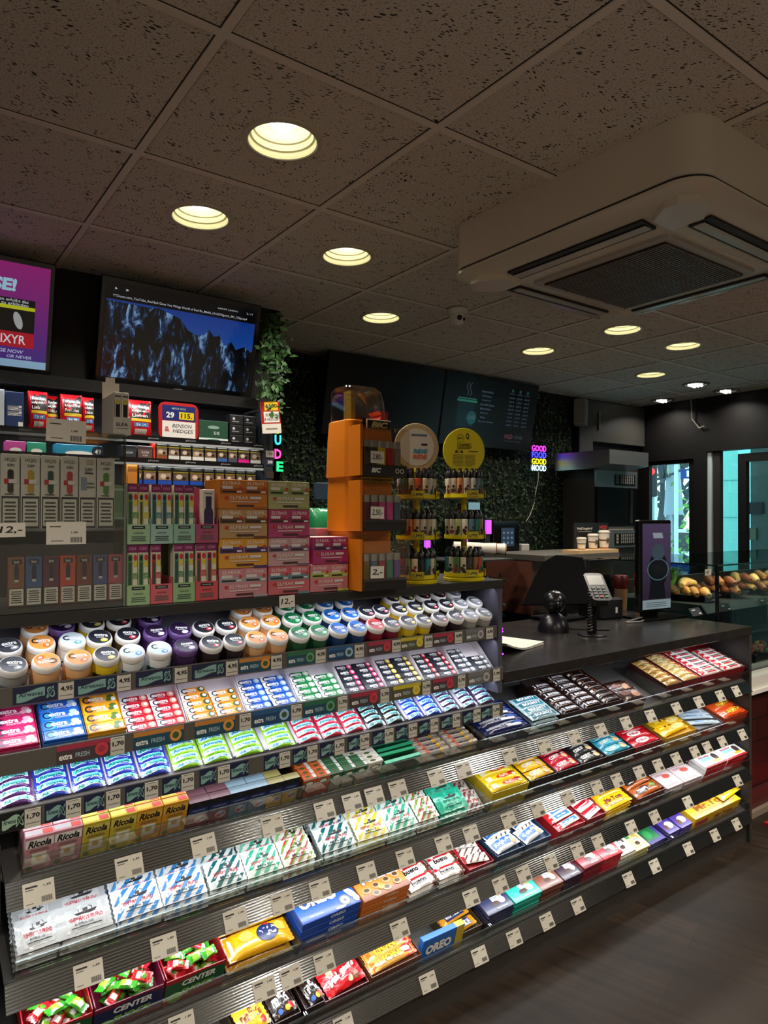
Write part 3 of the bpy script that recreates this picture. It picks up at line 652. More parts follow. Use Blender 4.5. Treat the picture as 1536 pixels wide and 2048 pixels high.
# ================================================================== GUM RACK: jars, slabs and packs
def jar(c_body, c_lid, c_art, c_fruit, c_rim='#F1EFEA', txt='extra', purple=False):
    b = MB(); b.lathe([(.026, 0), (.0297, .003), (.0306, .02), (.0302, .046), (.0282, .056), (.0270, .060)], mat(c_body, .3, coat=.4), 28)
    r = .0307
    S = lambda u, v, h: Vector((math.sin(u / r) * (r + h), -math.cos(u / r) * (r + h), .026 + v))
    for i in range(1): b.quad(S, -.030, -.016, .030, .012, mat(c_art, .35), .0002, 10, 1)
    b.ell(S, -.016, -.002, .009, .009, ink('#20222A'), .0006, ri=.62, a0=.7, a1=5.6); b.txt(S, txt, .004, -.002, .032, .011, ink(W_), .0007, bold=.03)
    l = MB(); l.lathe([(.0275, .0585), (.0293, .060), (.0296, .068), (.0275, .0735), (.0255, .0745)], mat(c_rim, .28, coat=.4), 32, cap=True)
    S = TOP(.0745)
    l.ell(S, 0, 0, .0252, .0252, ink(c_lid), .0003, 28); l.ell(S, -.012, .004, .0085, .0085, ink('#1E222C'), .0005, ri=.6, a0=.7, a1=5.6)
    l.txt(S, txt, .003, .005, .030, .0105, ink(W_), .0007, bold=.03); l.quad(S, -.008, -.005, .010, -.0025, ink('#C9CCD2'), .0006)
    l.ell(S, .010, -.012, .0085, .0062, ink(c_fruit), .0006, rot=.3); l.ell(S, .011, -.011, .004, .003, ink(W_), .0008, rot=.3)
    return b.mesh('jar_body'), l.mesh('jar_lid')
JK = {'g': ('#8C8A88', '#3A3C42', '#55565A', '#9A9CA0', 'grey gum jar'), 'o': ('#E8B27A', '#E89A4A', '#C9762E', '#D86A28', 'orange gum jar'), 'y': ('#E8C826', '#2E3038', '#3A3A30', '#E6D24A', 'yellow gum jar'),
      't': ('#E9EEEE', '#CFE0EA', '#2C5F6E', '#4A9CD8', 'white and teal gum jar'), 'p': ('#3A1F4E', '#2C1A3C', '#35204A', '#D8CCE8', 'purple gum jar'), 'k': ('#2A1D22', '#22242C', '#3A2026', '#C8303A', 'black cherry gum jar'),
      'n': ('#1F5A3A', '#1E7A48', '#17402C', '#8FD0A0', 'green gum jar'), 'b': ('#1C3F6E', '#2A6AC0', '#16305A', '#9CC4F0', 'blue gum jar'), 'r': ('#8E1B2C', '#C8323A', '#5A1620', '#F08A80', 'red gum jar'), 'd': ('#7A1830', '#2A2A34', '#4A1420', '#D86A80', 'dark red gum jar'), 's': ('#A09E9A', '#7E8088', '#6A6866', '#B8BCC4', 'silver gum jar'), 'w': ('#ECEFF0', '#D9E6EC', '#BCD2D8', '#5AB0B0', 'white gum jar')}
RIM = {'p': '#6A4A8A', 'g': '#D8D6D2'}
JP = {}
ROWJ = [(.035, 1.656, [(28, 'g'), (95, 'o'), (159, 'o'), (215, 'y'), (267, 't'), (322, 't'), (374, 'p'), (425, 'k'), (471, 'k'), (515, 'o'), (558, 'o'), (601, 'n'), (640, 'n'), (679, 'b'), (717, 'b'), (753, 'r'), (785, 'd'), (818, 'y'), (849, 'y'), (882, 'k'), (913, 'k'), (942, 's'), (970, 's')], 'front'),
        (.099, 1.711, [(18, 'g'), (85, 'o'), (147, 'w'), (201, 'y'), (258, 'k'), (313, 'p'), (362, 'p'), (409, 'k'), (455, 'k'), (501, 'o'), (543, 'o'), (587, 'n'), (626, 'n'), (665, 'b'), (702, 'b'), (735, 'd'), (764, 'd'), (800, 'y'), (832, 'y'), (864, 'k'), (894, 'k'), (922, 's'), (951, 's')], 'second'),
        (.157, 1.761, [(72, 'o'), (125, 'p'), (186, 'y'), (240, 'k'), (302, 'p'), (485, 'o'), (527, 'o'), (572, 'n'), (612, 'n'), (650, 'b'), (690, 'b'), (785, 'y'), (815, 'y'), (848, 'k'), (878, 'k'), (908, 's')], 'rear')]
seen = {}
for s_, Y, L, rn in ROWJ:
    seen = {}; tot = {}
    for _, k in L: tot[k] = tot.get(k, 0) + 1
    for i, (u, k) in enumerate(L):
        seen[k] = seen.get(k, 0) + 1; c = JK[k]
        lb = '%s%s in the %s row of jars' % ((ORD[seen[k] - 1] + ' ' if tot[k] > 1 else 'only '), c[4], rn) + (', counted from the left' if tot[k] > 1 else '')
        mw = T_JAR @ tr(Xu(u, Y), s_, .0005) @ rz(RN.uniform(-.25, .25) + (PI if (rn, i) == ('front', 1) else 0))
        if k not in JP:
            b, l = jar(*c[:4], c_rim=RIM.get(k, '#F1EFEA'), txt='Airwaves' if k in 'tpw' else 'extra')
            JP[k] = root('gum_jar', lb, 'gum jar', mw, 'gum jars'); part('jar_body', b, JP[k]); part('jar_lid', l, JP[k], 'round printed lid')
        else: copy(JP[k], mw, lb, 'gum jars')
for i, (a, b) in enumerate([(62, 188), (190, 296), (298, 400), (402, 492), (494, 578), (580, 659), (661, 735), (737, 800), (802, 865), (867, 928), (930, 985)]):
    x0, x1 = Xu(a, 1.655), Xu(b, 1.655); w = x1 - x0 - .002; mb = MB(); m = card('#8B8177')
    mb.box(0, w, 0, .0012, .0, .030, m); mb.box(0, w, .0012, .19, 0, .0004, m)
    thing('jar_tray', mb, 'low cardboard tray under gum jars, %s from the left' % NUM[i], 'carton', T_JAR @ tr(x0 + .001, -.0002, 0), 'cardboard jar trays')
# ---- long slabs of large packs
def slab(k, name, c, c2, art, d):
    spec(k, name, 'gum pack', 'box', (.082, .0275, .024), c, d, [('C', -.30, 0, .46, c2), ('C', -.33, .02, .36, '#1A2238', .62), ('T', 'extra', -.08, .06, .42, .40, W_, .03), ('T', 'SUGARFREE', .02, -.28, .34, .16, '#E6E2F0', .0), ('E', .33, .16, .10, .20, art), ('E', .40, -.16, .07, .24, W_), ('E', .27, -.2, .08, .2, art)])
slab('slabm', 'gum_slab', '#C21E5C', '#8A1248', '#EFA8C0', 'large magenta gum pack'); slab('slabb', 'gum_slab', '#1C62C4', '#3F96E0', '#A9D0F4', 'large blue gum pack'); slab('slaby', 'gum_slab', '#E8A41C', '#C87A10', '#4E6A30', 'large yellow pineapple gum pack')
def slabs(k, x0, x1, rows, car, d):
    mb = MB(); w = x1 - x0; m = card(car)
    mb.box(0, w, -.003, -.001, 0, .026, m); mb.box(0, .0012, -.001, rows * .0277 + .002, 0, .034, m); mb.box(w - .0012, w, -.001, rows * .0277 + .002, 0, .034, m); mb.box(0, w, rows * .0277 + .002, rows * .0277 + .004, 0, .036, m); mb.box(0, w, -.001, rows * .0277 + .002, .0003, .009, m)
    thing('gum_carton', mb, 'open carton of ' + SP[k]['d'] + 's', 'carton', T_EX @ tr(x0, 0, 0), 'gum cartons'); SP[k]['dim'] = (w - .004, .0273, .024)
    fill(k, x0, x1, T_EX, 1, rows, n0=.0095, s0=.0005, pitch=.0277, jit=.0002, fill_w=1 - .004 / w)
slabs('slabm', .195, .284, 4, '#A8174C', ''); slabs('slabb', .292, .379, 4, '#174F9C', ''); slabs('slaby', .382, .466, 4, '#B8860F', '')
# ---- small packs in white boxes, two columns of five
def small(k, c, fr, d, dark=False):
    ops = [('R', -.49, -.46, -.26, .46, '#E9E7EA' if not dark else '#20232C'), ('X', -.27, .0, .42, '#1A2030'), ('T', 'extra', -.06, .06, .42, .46, W_, .03), ('T', 'FRESH', -.02, -.32, .24, .16, '#D8DCE4'), ('E', .34, 0, .13, .42, fr), ('E', .36, .04, .07, .24, '#F2E6DC')]
    spec(k, 'gum_pack', 'gum pack', 'box', (.072, .0210, .0125), c, d, ops, g='small gum packs')
small('sr', '#C4172C', '#E89A88', 'small red strawberry gum pack'); small('so', '#E8992E', '#3F5A3A', 'small orange gum pack'); small('sb', '#1A55B8', '#8FB8E4', 'small blue gum pack'); small('sg', '#14803F', '#B9D4C0', 'small green gum pack')
small('sp', '#23232E', '#D83A74', 'small black and pink gum pack', True); small('sy', '#24262E', '#D8B42C', 'small black and yellow gum pack', True); small('sk', '#26262E', '#C8283A', 'small black and red gum pack', True); small('ss', '#3A3C44', '#9CA4AC', 'small black and silver gum pack', True)
SHINE = {'sp', 'sy', 'sk', 'ss'}
def whitebox(x0, x1, i, d):
    mb = MB(); w = x1 - x0; m = card('#DAD3D8'); Lg = .132
    mb.box(0, w, -.003, -.0015, 0, .010, m); mb.box(0, w, Lg, Lg + .0015, 0, .036, m); mb.box(0, w, -.0015, Lg, 0, .0015, m)
    for x in (0, w - .0012): mb.prism([(-.0015, .0015), (Lg, .0015), (Lg, .036), (-.0015, .013)], x, x + .0012, m)
    thing('gum_carton', mb, 'white slanted carton of ' + d + 's', 'carton', T_EX @ tr(x0, 0, 0), 'gum cartons')
for i, (k, x0, x1) in enumerate([('sr', .470, .614), ('so', .6175, .770), ('sb', .7735, .925), ('sg', .9285, 1.077), ('sp', 1.0805, 1.221), ('sy', 1.2245, 1.365), ('sk', 1.3685, 1.510), ('ss', 1.5135, 1.668)]):
    whitebox(x0, x1, i, SP[k]['d']); w = (x1 - x0 - .004)
    sk = {'sg': ((1, 4), ), 'ss': ((1, 4), (1, 3)), 'so': ((1, 4),)}.get(k, ())
    fill(k, x0 + .002, x1 - .002, T_EX, 2, 5, n0=.002, s0=.0005, pitch=.0216, jit=.0006, skip=sk, fill_w=.985)
# ---- wavy printed packs on the lowest gum shelf
def wave(k, c, d, band='#8FD8DC', tx='#14607A'):
    spec(k, 'gum_pack', 'gum pack', 'bar', (.066, .0205, .013), c, d, [('B', .02, .30, .13, W_, -.43, .43), ('B', .02, .245, .13, band, -.41, .41), ('T', 'Airwaves', 0, .0, .70, .38, tx, .03, .0, .06)], g='wavy gum packs', shine=True)
wave('wp', '#4A1F5E', 'purple wavy gum pack', '#8FE0DC', '#107A74'); wave('wb', '#23359A', 'royal blue wavy gum pack', '#4FB8B0', '#0F5A64'); wave('wg', '#7DB82C', 'lime green wavy gum pack', '#8CCFE0', '#155F86'); wave('wr', '#B0203A', 'red wavy gum pack', '#8CC8D0', '#2A6A78')
wave('wk', '#141A1C', 'black wavy gum pack', '#6FB0B4', '#1F5A60'); wave('wc', '#1A44B4', 'bright blue wavy gum pack', '#7CC4E4', '#1A5A90'); wave('wq', '#3A2A52', 'plum wavy gum pack', '#86C8D4', '#2A5F74')
AIRC = [('wp', 0, 73), ('wb', 76, 146), ('wb', 150, 216), ('wb', 220, 281), ('wb', 286, 346), ('wg', 350, 409), ('wg', 411, 468), ('wg', 474, 530), ('wg', 540, 594), ('wr', 600, 646), ('wr', 648, 692), ('wr', 694, 735), ('wk', 737, 774), ('wk', 776, 812), ('wc', 818, 850), ('wc', 855, 886), ('wq', 890, 922), ('wq', 928, 957), ('wq', 960, 992)]
cnt = {}; tot = {}
for k, *_ in AIRC: tot[k] = tot.get(k, 0) + 1
for k, a, b in AIRC:
    cnt[k] = cnt.get(k, 0) + 1
    d = ((ORD[cnt[k] - 1] + ' column of ') if tot[k] > 1 else 'column of ') + SP[k]['d'] + 's: pack'
    MESH_L = fill(k, Xu(a, 1.662), Xu(b, 1.662), T_AIR, 1, 4, n0=.0, s0=.0005, pitch=.0208, jit=.0005, lab=d, fill_w=.985)
for i, (a, b) in enumerate([(146, 150), (216, 220), (281, 286), (468, 474), (530, 540), (594, 600), (812, 818), (850, 855), (886, 890), (922, 928)]):
    thing('shelf_divider', MB().box(Xu(a, 1.662) + .0005, Xu(b, 1.662) - .0005, 0, .15, 0, .012, MCHR, .0008), 'narrow grey divider between wavy gum packs, %s from the left' % NUM[i], 'divider', T_AIR, 'grey shelf dividers')
# ================================================================== SWEET TIERS
def t_(s, u, v, w, h, c, *a): return ('T', s, u, v, w, h, c, *a)
# ---- upper sweet tier, left part: upright boxes
def ricola(k, c, c2, d):
    spec(k, 'sweet_box', 'sweet box', 'up', (.058, .021, .094), c, d, [('R', -.48, .18, .48, .42, W_ if k == 'rp' else c2), t_('Ricola', 0, .29, .80, .20, '#151515', .04, .25), ('R', -.24, -.30, .26, .02, '#EDE6D8'), ('E', .0, -.13, .13, .07, '#C99A3A'), ('L', -.34, .06, .34, .14, 2, '#6A5A4A'), ('E', -.32, -.38, .12, .06, '#5E7A3A'), ('E', .3, -.4, .1, .05, c2)],
         top=[('R', -.48, -.3, .48, .3, '#B9B2B4' if k == 'rp' else c2), ('R', .1, -.35, .45, .35, '#C8483C')], g='herb sweet boxes')
ricola('rp', '#C8909A', '#E8B9C0', 'pink herb sweet box'); ricola('ry', '#CDB93A', '#E0D060', 'yellow green herb sweet box'); ricola('ra', '#D69A2A', '#E8B84A', 'amber herb sweet box')
RB = [Xu(u, 1.655) for u in (49, 112, 168, 222, 275, 328, 378)]
for k, a in (('rp', 0), ('ry', 2), ('ra', 4)): fill(k, RB[a], RB[a + 2], 4, 2, 4 if k != 'ry' else 3, s0=.0095, pitch=.0225, jit=.0005, fill_w=.985)
spec('rl', 'sweet_box', 'sweet box', 'box', (.075, .03, .05), '#D8C23A', 'yellow herb sweet box', [], front=[t_('Ricola', 0, 0, .8, .5, '#151515', .04, .25)], g='herb sweet boxes')
fill('rl', Xu(172, 1.72), Xu(238, 1.72), 4, 1, 1, s0=.105, n0=.05, lab='yellow herb sweet box lying at the back behind the others', cat='sweet box'); fill('rl', Xu(172, 1.72), Xu(238, 1.72), 4, 1, 1, s0=.105, lab='lower yellow herb sweet box hidden behind the front ones')
def navy(k, c, top, d):
    spec(k, 'sweet_box', 'sweet box', 'up', (.046, .022, .076), '#1E2A4E', d, [('R', -.5, .28, .5, .5, '#17171B'), ('E', 0, .39, .07, .03, '#3A3A40'), ('R', -.44, .12, .44, .24, '#22356A'), ('L', -.3, .14, .3, .2, 1, '#8A94B4'), ('R', -.48, -.5, .48, -.02, c), ('E', .1, -.2, .26, .14, '#C9CCD4'), ('E', .02, -.24, .14, .07, '#B8404A'), ('E', .22, -.18, .1, .06, '#4A7AB0')], top=[('R', -.5, -.5, .5, .5, top)], g='navy sweet boxes')
navy('nr', '#7A1E34', '#6E4A54', 'navy sweet box with dark red picture'); navy('nb', '#5A7C9A', '#7C94A4', 'navy sweet box with light blue picture'); navy('ny', '#C9A23A', '#8F8650', 'navy sweet box with yellow picture')
NB = [Xu(u, 1.655) for u in (380, 462, 538, 602)]
for i, k in enumerate(('nr', 'nb', 'ny')): fill(k, NB[i], NB[i + 1], 4, 2, 4 if k != 'ny' else 3, s0=.0095, pitch=.0235, jit=.0005, fill_w=.985, skip=((1, 2), (1, 1)) if k == 'ny' else ())
def dragee(k, c, lab, d, w=.033):
    spec(k, 'dragee_box', 'mint box', 'up', (w, .0165, .062), c, d, [('R', -.46, .05, .46, .40, c), ('E', 0, .22, .34, .13, '#2E4A2A'), ('E', 0, .22, .26, .09, '#E9E4C8'), ('R', -.5, .43, .5, .5, '#E6E4DE'), ('R', -.46, -.48, .46, -.02, lab)], top=[('R', -.48, -.4, .22, .4, c), ('R', .22, -.45, .48, .45, '#DCD9D2'), ('E', -.12, 0, .2, .26, '#4E5A34')], g='small mint boxes')
dragee('do', '#D0602A', '#B0401C', 'orange mint box'); dragee('dg', '#2E6A4A', '#9C9484', 'green mint box'); dragee('dw', '#D9D4C8', '#8A857C', 'white mint box')
DB = [Xu(u, 1.655) for u in (604, 664, 714, 738, 768)]
fill('do', DB[0], DB[1], 4, 2, 6, s0=.0095, pitch=.0172, jit=.0004, skip=((0, 5),), fill_w=.97); fill('dg', DB[1], DB[2], 4, 2, 7, s0=.0095, pitch=.0172, jit=.0004, fill_w=.97)
fill('dg', DB[2], DB[3], 4, 1, 3, s0=.0095, pitch=.0172, jit=.0004, fill_w=.97, lab='green mint box beside the white ones'); fill('dw', DB[2], DB[3], 4, 1, 4, s0=.056, pitch=.0172, jit=.0004, fill_w=.97, lab='white mint box behind green ones'); fill('dw', DB[3], DB[4], 4, 1, 7, s0=.0095, pitch=.0172, jit=.0004, fill_w=.97, lab='white mint box in front column beside green slabs')
spec('mg', 'mint_slab', 'mint pack', 'up', (.11, .011, .058), '#14804F', 'green standing mint slab', [('R', -.48, -.46, .48, .46, '#1B5A44'), t_('mentos', .1, .24, .60, .24, '#10151A', .03), t_('mentos', -.12, -.06, .60, .22, '#10151A', .03), t_('mentos', -.14, -.34, .60, .2, '#10151A', .03)], top=[('R', -.5, -.5, .5, .5, '#2FA070')])
fill('mg', Xu(768, 1.655) + .002, Xu(842, 1.655), 4, 1, 6, s0=.006, pitch=.026, jit=.004, tilt=.12)
def roll(k, c, d, tx='#1A1E3A'): spec(k, 'mint_roll', 'mint roll', 'roll', (.10, .02, .021), c, d, [('R', .40, -1.4, .49, 1.4, '#D9A92E'), ('R', -.42, -.7, .34, .7, '#C9BFB4'), t_('mentos', .0, .1, .55, .6, tx, .03), ('E', -.25, -.3, .06, .4, '#C8583A'), ('E', .22, -.4, .07, .4, '#D8A83A')], g='mint rolls')
roll('rf', '#A4988C', 'fruit mint roll'); roll('rm', '#A81E5E', 'magenta mint roll')
fill('rf', Xu(846, 1.655), Xu(962, 1.655), 4, 2, 5, s0=.010, pitch=.0225, layers=2, jit=.0012, skip=((0, 4, 1), (0, 4, 0))); fill('rm', Xu(905, 1.70), Xu(962, 1.70), 4, 1, 3, s0=.118, n0=.002, pitch=.0225, jit=.0012)
# ---- bars
def bar(k, c, d, ops, dim=(.105, .034, .017), sh='bar', nm='chocolate_bar', cat='chocolate bar', **kw): spec(k, nm, cat, sh, dim, c, d, ops, **kw)
bar('milky', '#141F5A', 'navy and white milk bar', [('B', .1, .12, .18, '#C9D4EC', -.42, .42), ('R', .02, -.36, .34, -.08, '#EDEFF4'), t_('Milky Way', -.10, -.05, .50, .36, '#F2F4F8', .02, .2), ('E', .3, .1, .12, .2, '#4A6AC0')], shine=True)
fill('milky', 968, 1060, 4, 1, 4, n0=.044, pitch=.036, carton='#141C4A', ct_ops=[t_('Milky Way', 0, 0, .4, .4, '#8A94C0', .02)], cdesc='navy milk bar')
bar('bounty', '#A9C4CC', 'teal and white coconut bar', [('R', -.40, -.34, .40, .30, '#1F7C92'), t_('BOUNTY', 0, .0, .64, .42, '#F4F6F4', .05, 0, 0, '#0F4A5E')], shine=True)
fill('bounty', 1062, 1118, 4, 1, 4, layers=4, pitch=.031)
bar('snick', '#21130F', 'dark brown peanut bar with white lettering', [t_('SNICKERS', .08, 0, .60, .44, '#F2F0EC', .05, .15, 0, '#2A3A7A'), t_('2', -.32, 0, .07, .56, '#F2F0EC', .05), ('R', -.44, -.4, .44, -.34, '#6A4A3A')], dim=(.1, .029, .017), shine=True)
fill('snick', 1120, 1204, 4, 2, 7, n0=.052, pitch=.0300, carton='#2A1511', ct_ops=[t_('SNICKERS', -.2, 0, .22, .4, '#5A3A34'), t_('SNICKERS', .25, 0, .22, .4, '#5A3A34')], skip=((0, 6),), cdesc='dark brown peanut bar')
bar('carm', '#20120D', 'dark brown bar with orange lettering', [('L', -.30, -.28, .36, .3, 3, '#C8683A'), ('R', -.44, -.2, -.34, .2, '#D9D4CA')], dim=(.1, .029, .017), shine=True)
fill('carm', 1205, 1243, 4, 1, 7, n0=.052, pitch=.030, carton='#28140E', cdesc='bar with orange lettering')
bar('bagb', '#3A2117', 'brown chocolate ball pouch', [('E', .2, -.1, .22, .26, '#B98A6A'), ('E', -.2, .1, .2, .2, '#6A3A24')], dim=(.075, .06, .022), sh='bag', nm='sweet_pouch', cat='sweet pouch')
fill('bagb', 1248, 1290, 4, 1, 2, n0=.03, s0=.008, pitch=.05, tilt=.25, carton='#241410', cdesc='chocolate ball pouch', back=.13)
bar('lion', '#B8904A', 'gold nut wafer bar', [('L', -.36, -.3, .3, .3, 3, '#4A2A1A'), ('R', -.14, -.34, .12, .34, '#E0C88A'), ('R', .32, -.5, .46, .5, '#A8202A')], dim=(.1, .027, .018), shine=True)
fill('lion', 1332, 1365, 4, 1, 6, s0=.02, n0=.054, pitch=.031, carton='#3A1A14', cdesc='gold nut wafer bar')
bar('hanu', '#D9BC78', 'cream and gold wafer bar with red end', [('L', -.40, -.34, .1, .3, 3, '#8A6430'), ('R', .22, -.5, .47, .5, '#C42A2E'), ('E', -.1, .1, .16, .2, '#F0E4BE')], dim=(.1, .027, .018), shine=True)
fill('hanu', 1366, 1402, 4, 1, 7, s0=.02, n0=.056, pitch=.0285, carton='#5A1A18', cdesc='cream and gold wafer bar')
bar('kind', '#F0ECE6', 'white and red milk chocolate bar', [('R', -.49, -.5, -.30, .5, '#C8202A'), ('R', .30, -.5, .49, .5, '#4A2A20'), t_('kinder', -.02, .10, .40, .34, '#20242A', .02), ('R', -.2, -.34, .2, -.14, '#C8202A')], dim=(.1, .029, .018), shine=True)
fill('kind', 1403, 1490, 4, 2, 7, s0=.02, n0=.056, pitch=.0288, carton='#7A1218', skip=((1, 6),), cdesc='white and red milk chocolate bar')
# ---- second tier: lozenge sachets
def sachet(k, c, st, panel, d, txt='#C0283A'):
    ops = ([('D', 6, st, .46)] if st else []) + [('R', -.34, -.40, .37, .38, panel), ('Z', .03, .12, .42, '#3A3434'), t_("FISHERMAN'S FRIEND", .01, -.06, .66, .13, txt, .02), t_('EUCALYPTUS' if not st else 'MINT', -.02, -.20, .34, .07, '#2A3A44'), ('R', -.26, -.31, .30, -.285, '#3A4A4A')]
    spec(k, 'lozenge_sachet', 'lozenge sachet', 'bag', (.078, .072, .013), c, d, ops, cr='b', g='lozenge sachets', wr=.003)
sachet('fw', '#C4C8CA', None, '#D0D3D5', 'white lozenge sachet'); sachet('fb', '#E4EAF0', '#3F8CD0', '#EDF1F4', 'blue striped lozenge sachet'); sachet('ft', '#DFE9E8', '#0F6468', '#E9F0EE', 'dark teal striped lozenge sachet'); sachet('fm', '#E6F0EA', '#3DB592', '#F0F5F2', 'mint green striped lozenge sachet')
sachet('fr', '#E9EDE4', '#7DB04A', '#F0EFEA', 'red and green spotted lozenge sachet'); sachet('fy', '#EFEFDC', '#DCD02E', '#F2F0E2', 'yellow striped lozenge sachet'); sachet('fs', '#22A586', None, '#3CC0A0', 'solid mint green lozenge sachet', '#0F5A4A'); sachet('fg', '#B9B7B2', '#8A3A3A', '#CFCDC8', 'grey and red lozenge sachet')
SP['fr']['ops'][1:1] = [('D', 6, '#C8382E', .2)]
FFS = [('fw', 26, 122, 'first column'), ('fw', 124, 232, 'second column'), ('fb', 234, 329, 'first column'), ('fb', 331, 418, 'second column'), ('ft', 420, 494, 'first column'), ('fm', 496, 566, 'first column'), ('fr', 568, 636, 'first column'), ('ft', 642, 712, 'second column'), ('fy', 714, 775, 'only column'), ('fm', 777, 834, 'second column'), ('fr', 836, 876, 'second column'), ('fs', 878, 934, 'only column'), ('fg', 936, 970, 'only column')]
for k, a, b, wd in FFS:
    SP[k]['dim'] = (SP[k]['dim'][0], .072, .013); MESH.pop(k, None)
    fill(k, Xu(a, 1.67), Xu(b, 1.67), 5, 1, 3, n0=.004, s0=.008, pitch=.046, layers=4 if k != 'fg' else 2, jit=.0025, tilt=.30, lab=SP[k]['d'] + ', ' + wd, fill_w=.99)
bar('nuts', '#E2C21A', 'yellow nut bar with red lettering', [('E', .05, 0, .20, .26, '#C8401E'), t_('NUTS', .05, 0, .24, .34, '#F4E8C0', .04, .2), ('R', -.42, -.3, -.28, .3, '#E9E2B0'), ('E', .32, .1, .12, .26, '#B0281E'), ('E', .36, -.1, .08, .16, '#F0E0B0')], dim=(.1, .034, .018), shine=True)
fill('nuts', 980, 1053, 5, 1, 4, n0=.062, pitch=.034, carton='#C9AE12', jit=.002, cdesc='yellow nut bar')
def corny(k, c, d, c2): bar(k, c, d, [('E', -.12, .02, .28, .36, c2), t_('CORNY', -.12, .04, .46, .40, '#F4F0E8', .05, .1, .1, '#3A2A2A'), ('E', .28, -.12, .14, .26, '#D9B88A'), ('R', .2, .18, .42, .34, '#E8DCC8')], dim=(.09, .038, .016), shine=True, g='muesli bars')
corny('cy', '#DDA516', 'yellow muesli bar', '#E8C04A'); corny('cr', '#B3122A', 'red muesli bar', '#C83A4A'); corny('cb', '#1B1817', 'black muesli bar', '#2E2A28'); corny('cl', '#2E8CA4', 'light blue muesli bar', '#57B4C8')
for k, a, b, r in (('cy', 1055, 1108, 4), ('cr', 1109, 1158, 3), ('cb', 1159, 1208, 3), ('cl', 1209, 1262, 3)): fill(k, a, b, 5, 1, r, n0=.062, pitch=.041, carton='#241716', jit=.002, rot=.04)
bar('kit', '#B5121E', 'red wafer bar with white ellipse', [('E', -.06, 0, .24, .36, '#F2EDE8'), t_('KitKat', -.06, 0, .34, .36, '#B5121E', .04, .2)], dim=(.09, .040, .014), shine=True)
fill('kit', 1264, 1318, 5, 1, 3, n0=.058, pitch=.042, carton='#6A0F16', jit=.003)
bar('bisc', '#1F5CB0', 'blue biscuit pack', [('E', .1, 0, .22, .3, '#C9CED4'), t_('Choco', -.24, .1, .3, .3, '#F0F0F0', .03)], dim=(.09, .045, .016), sh='bag', nm='biscuit_pack', cat='biscuit pack', cr='x')
fill('bisc', 1262, 1318, 5, 1, 2, n0=.060, s0=.136, pitch=.047, jit=.003, carton='#1A3A70')
bar('leib', '#E2AE14', 'yellow biscuit pouch', [('E', .18, -.1, .24, .26, '#E8D080'), ('R', -.4, .1, .1, .3, '#F0D040'), t_('MINIS', -.1, .2, .4, .2, '#7A2A1A', .04)], dim=(.1, .055, .020), sh='bag', nm='biscuit_pouch', cat='biscuit pouch', cr='x', wr=.004)
fill('leib', 1328, 1388, 5, 1, 4, n0=.052, pitch=.040, jit=.006, rot=.12, carton='#C49A2A')
bar('cand', '#B9CCD8', 'pale blue twisted sweet bar', [('E', 0, 0, .3, .3, '#DDE6EC'), ('R', -.3, -.2, .2, .1, '#6A9AC8')], dim=(.07, .024, .014), nm='sweet_bar', cat='sweet bar')
fill('cand', 1392, 1442, 5, 1, 4, n0=.044, pitch=.030, jit=.006, rot=-.2, carton='#6A6E72', ct_ops=[('E', -.1, -.1, .3, .3, '#C85A3A')])
bar('rees', '#D9501A', 'orange peanut butter cup pouch', [('E', .05, -.05, .34, .26, '#E8941E', .1), t_("Reese's", .05, -.04, .56, .34, '#F2D83A', .04, .2, .08, '#3A1F14'), ('R', .3, .2, .48, .44, '#3A1F14')], dim=(.1, .055, .018), sh='bag', nm='sweet_pouch', cat='sweet pouch', cr='x', wr=.004)
fill('rees', 1444, 1494, 5, 1, 3, n0=.056, pitch=.05, jit=.005, carton='#A83A14')
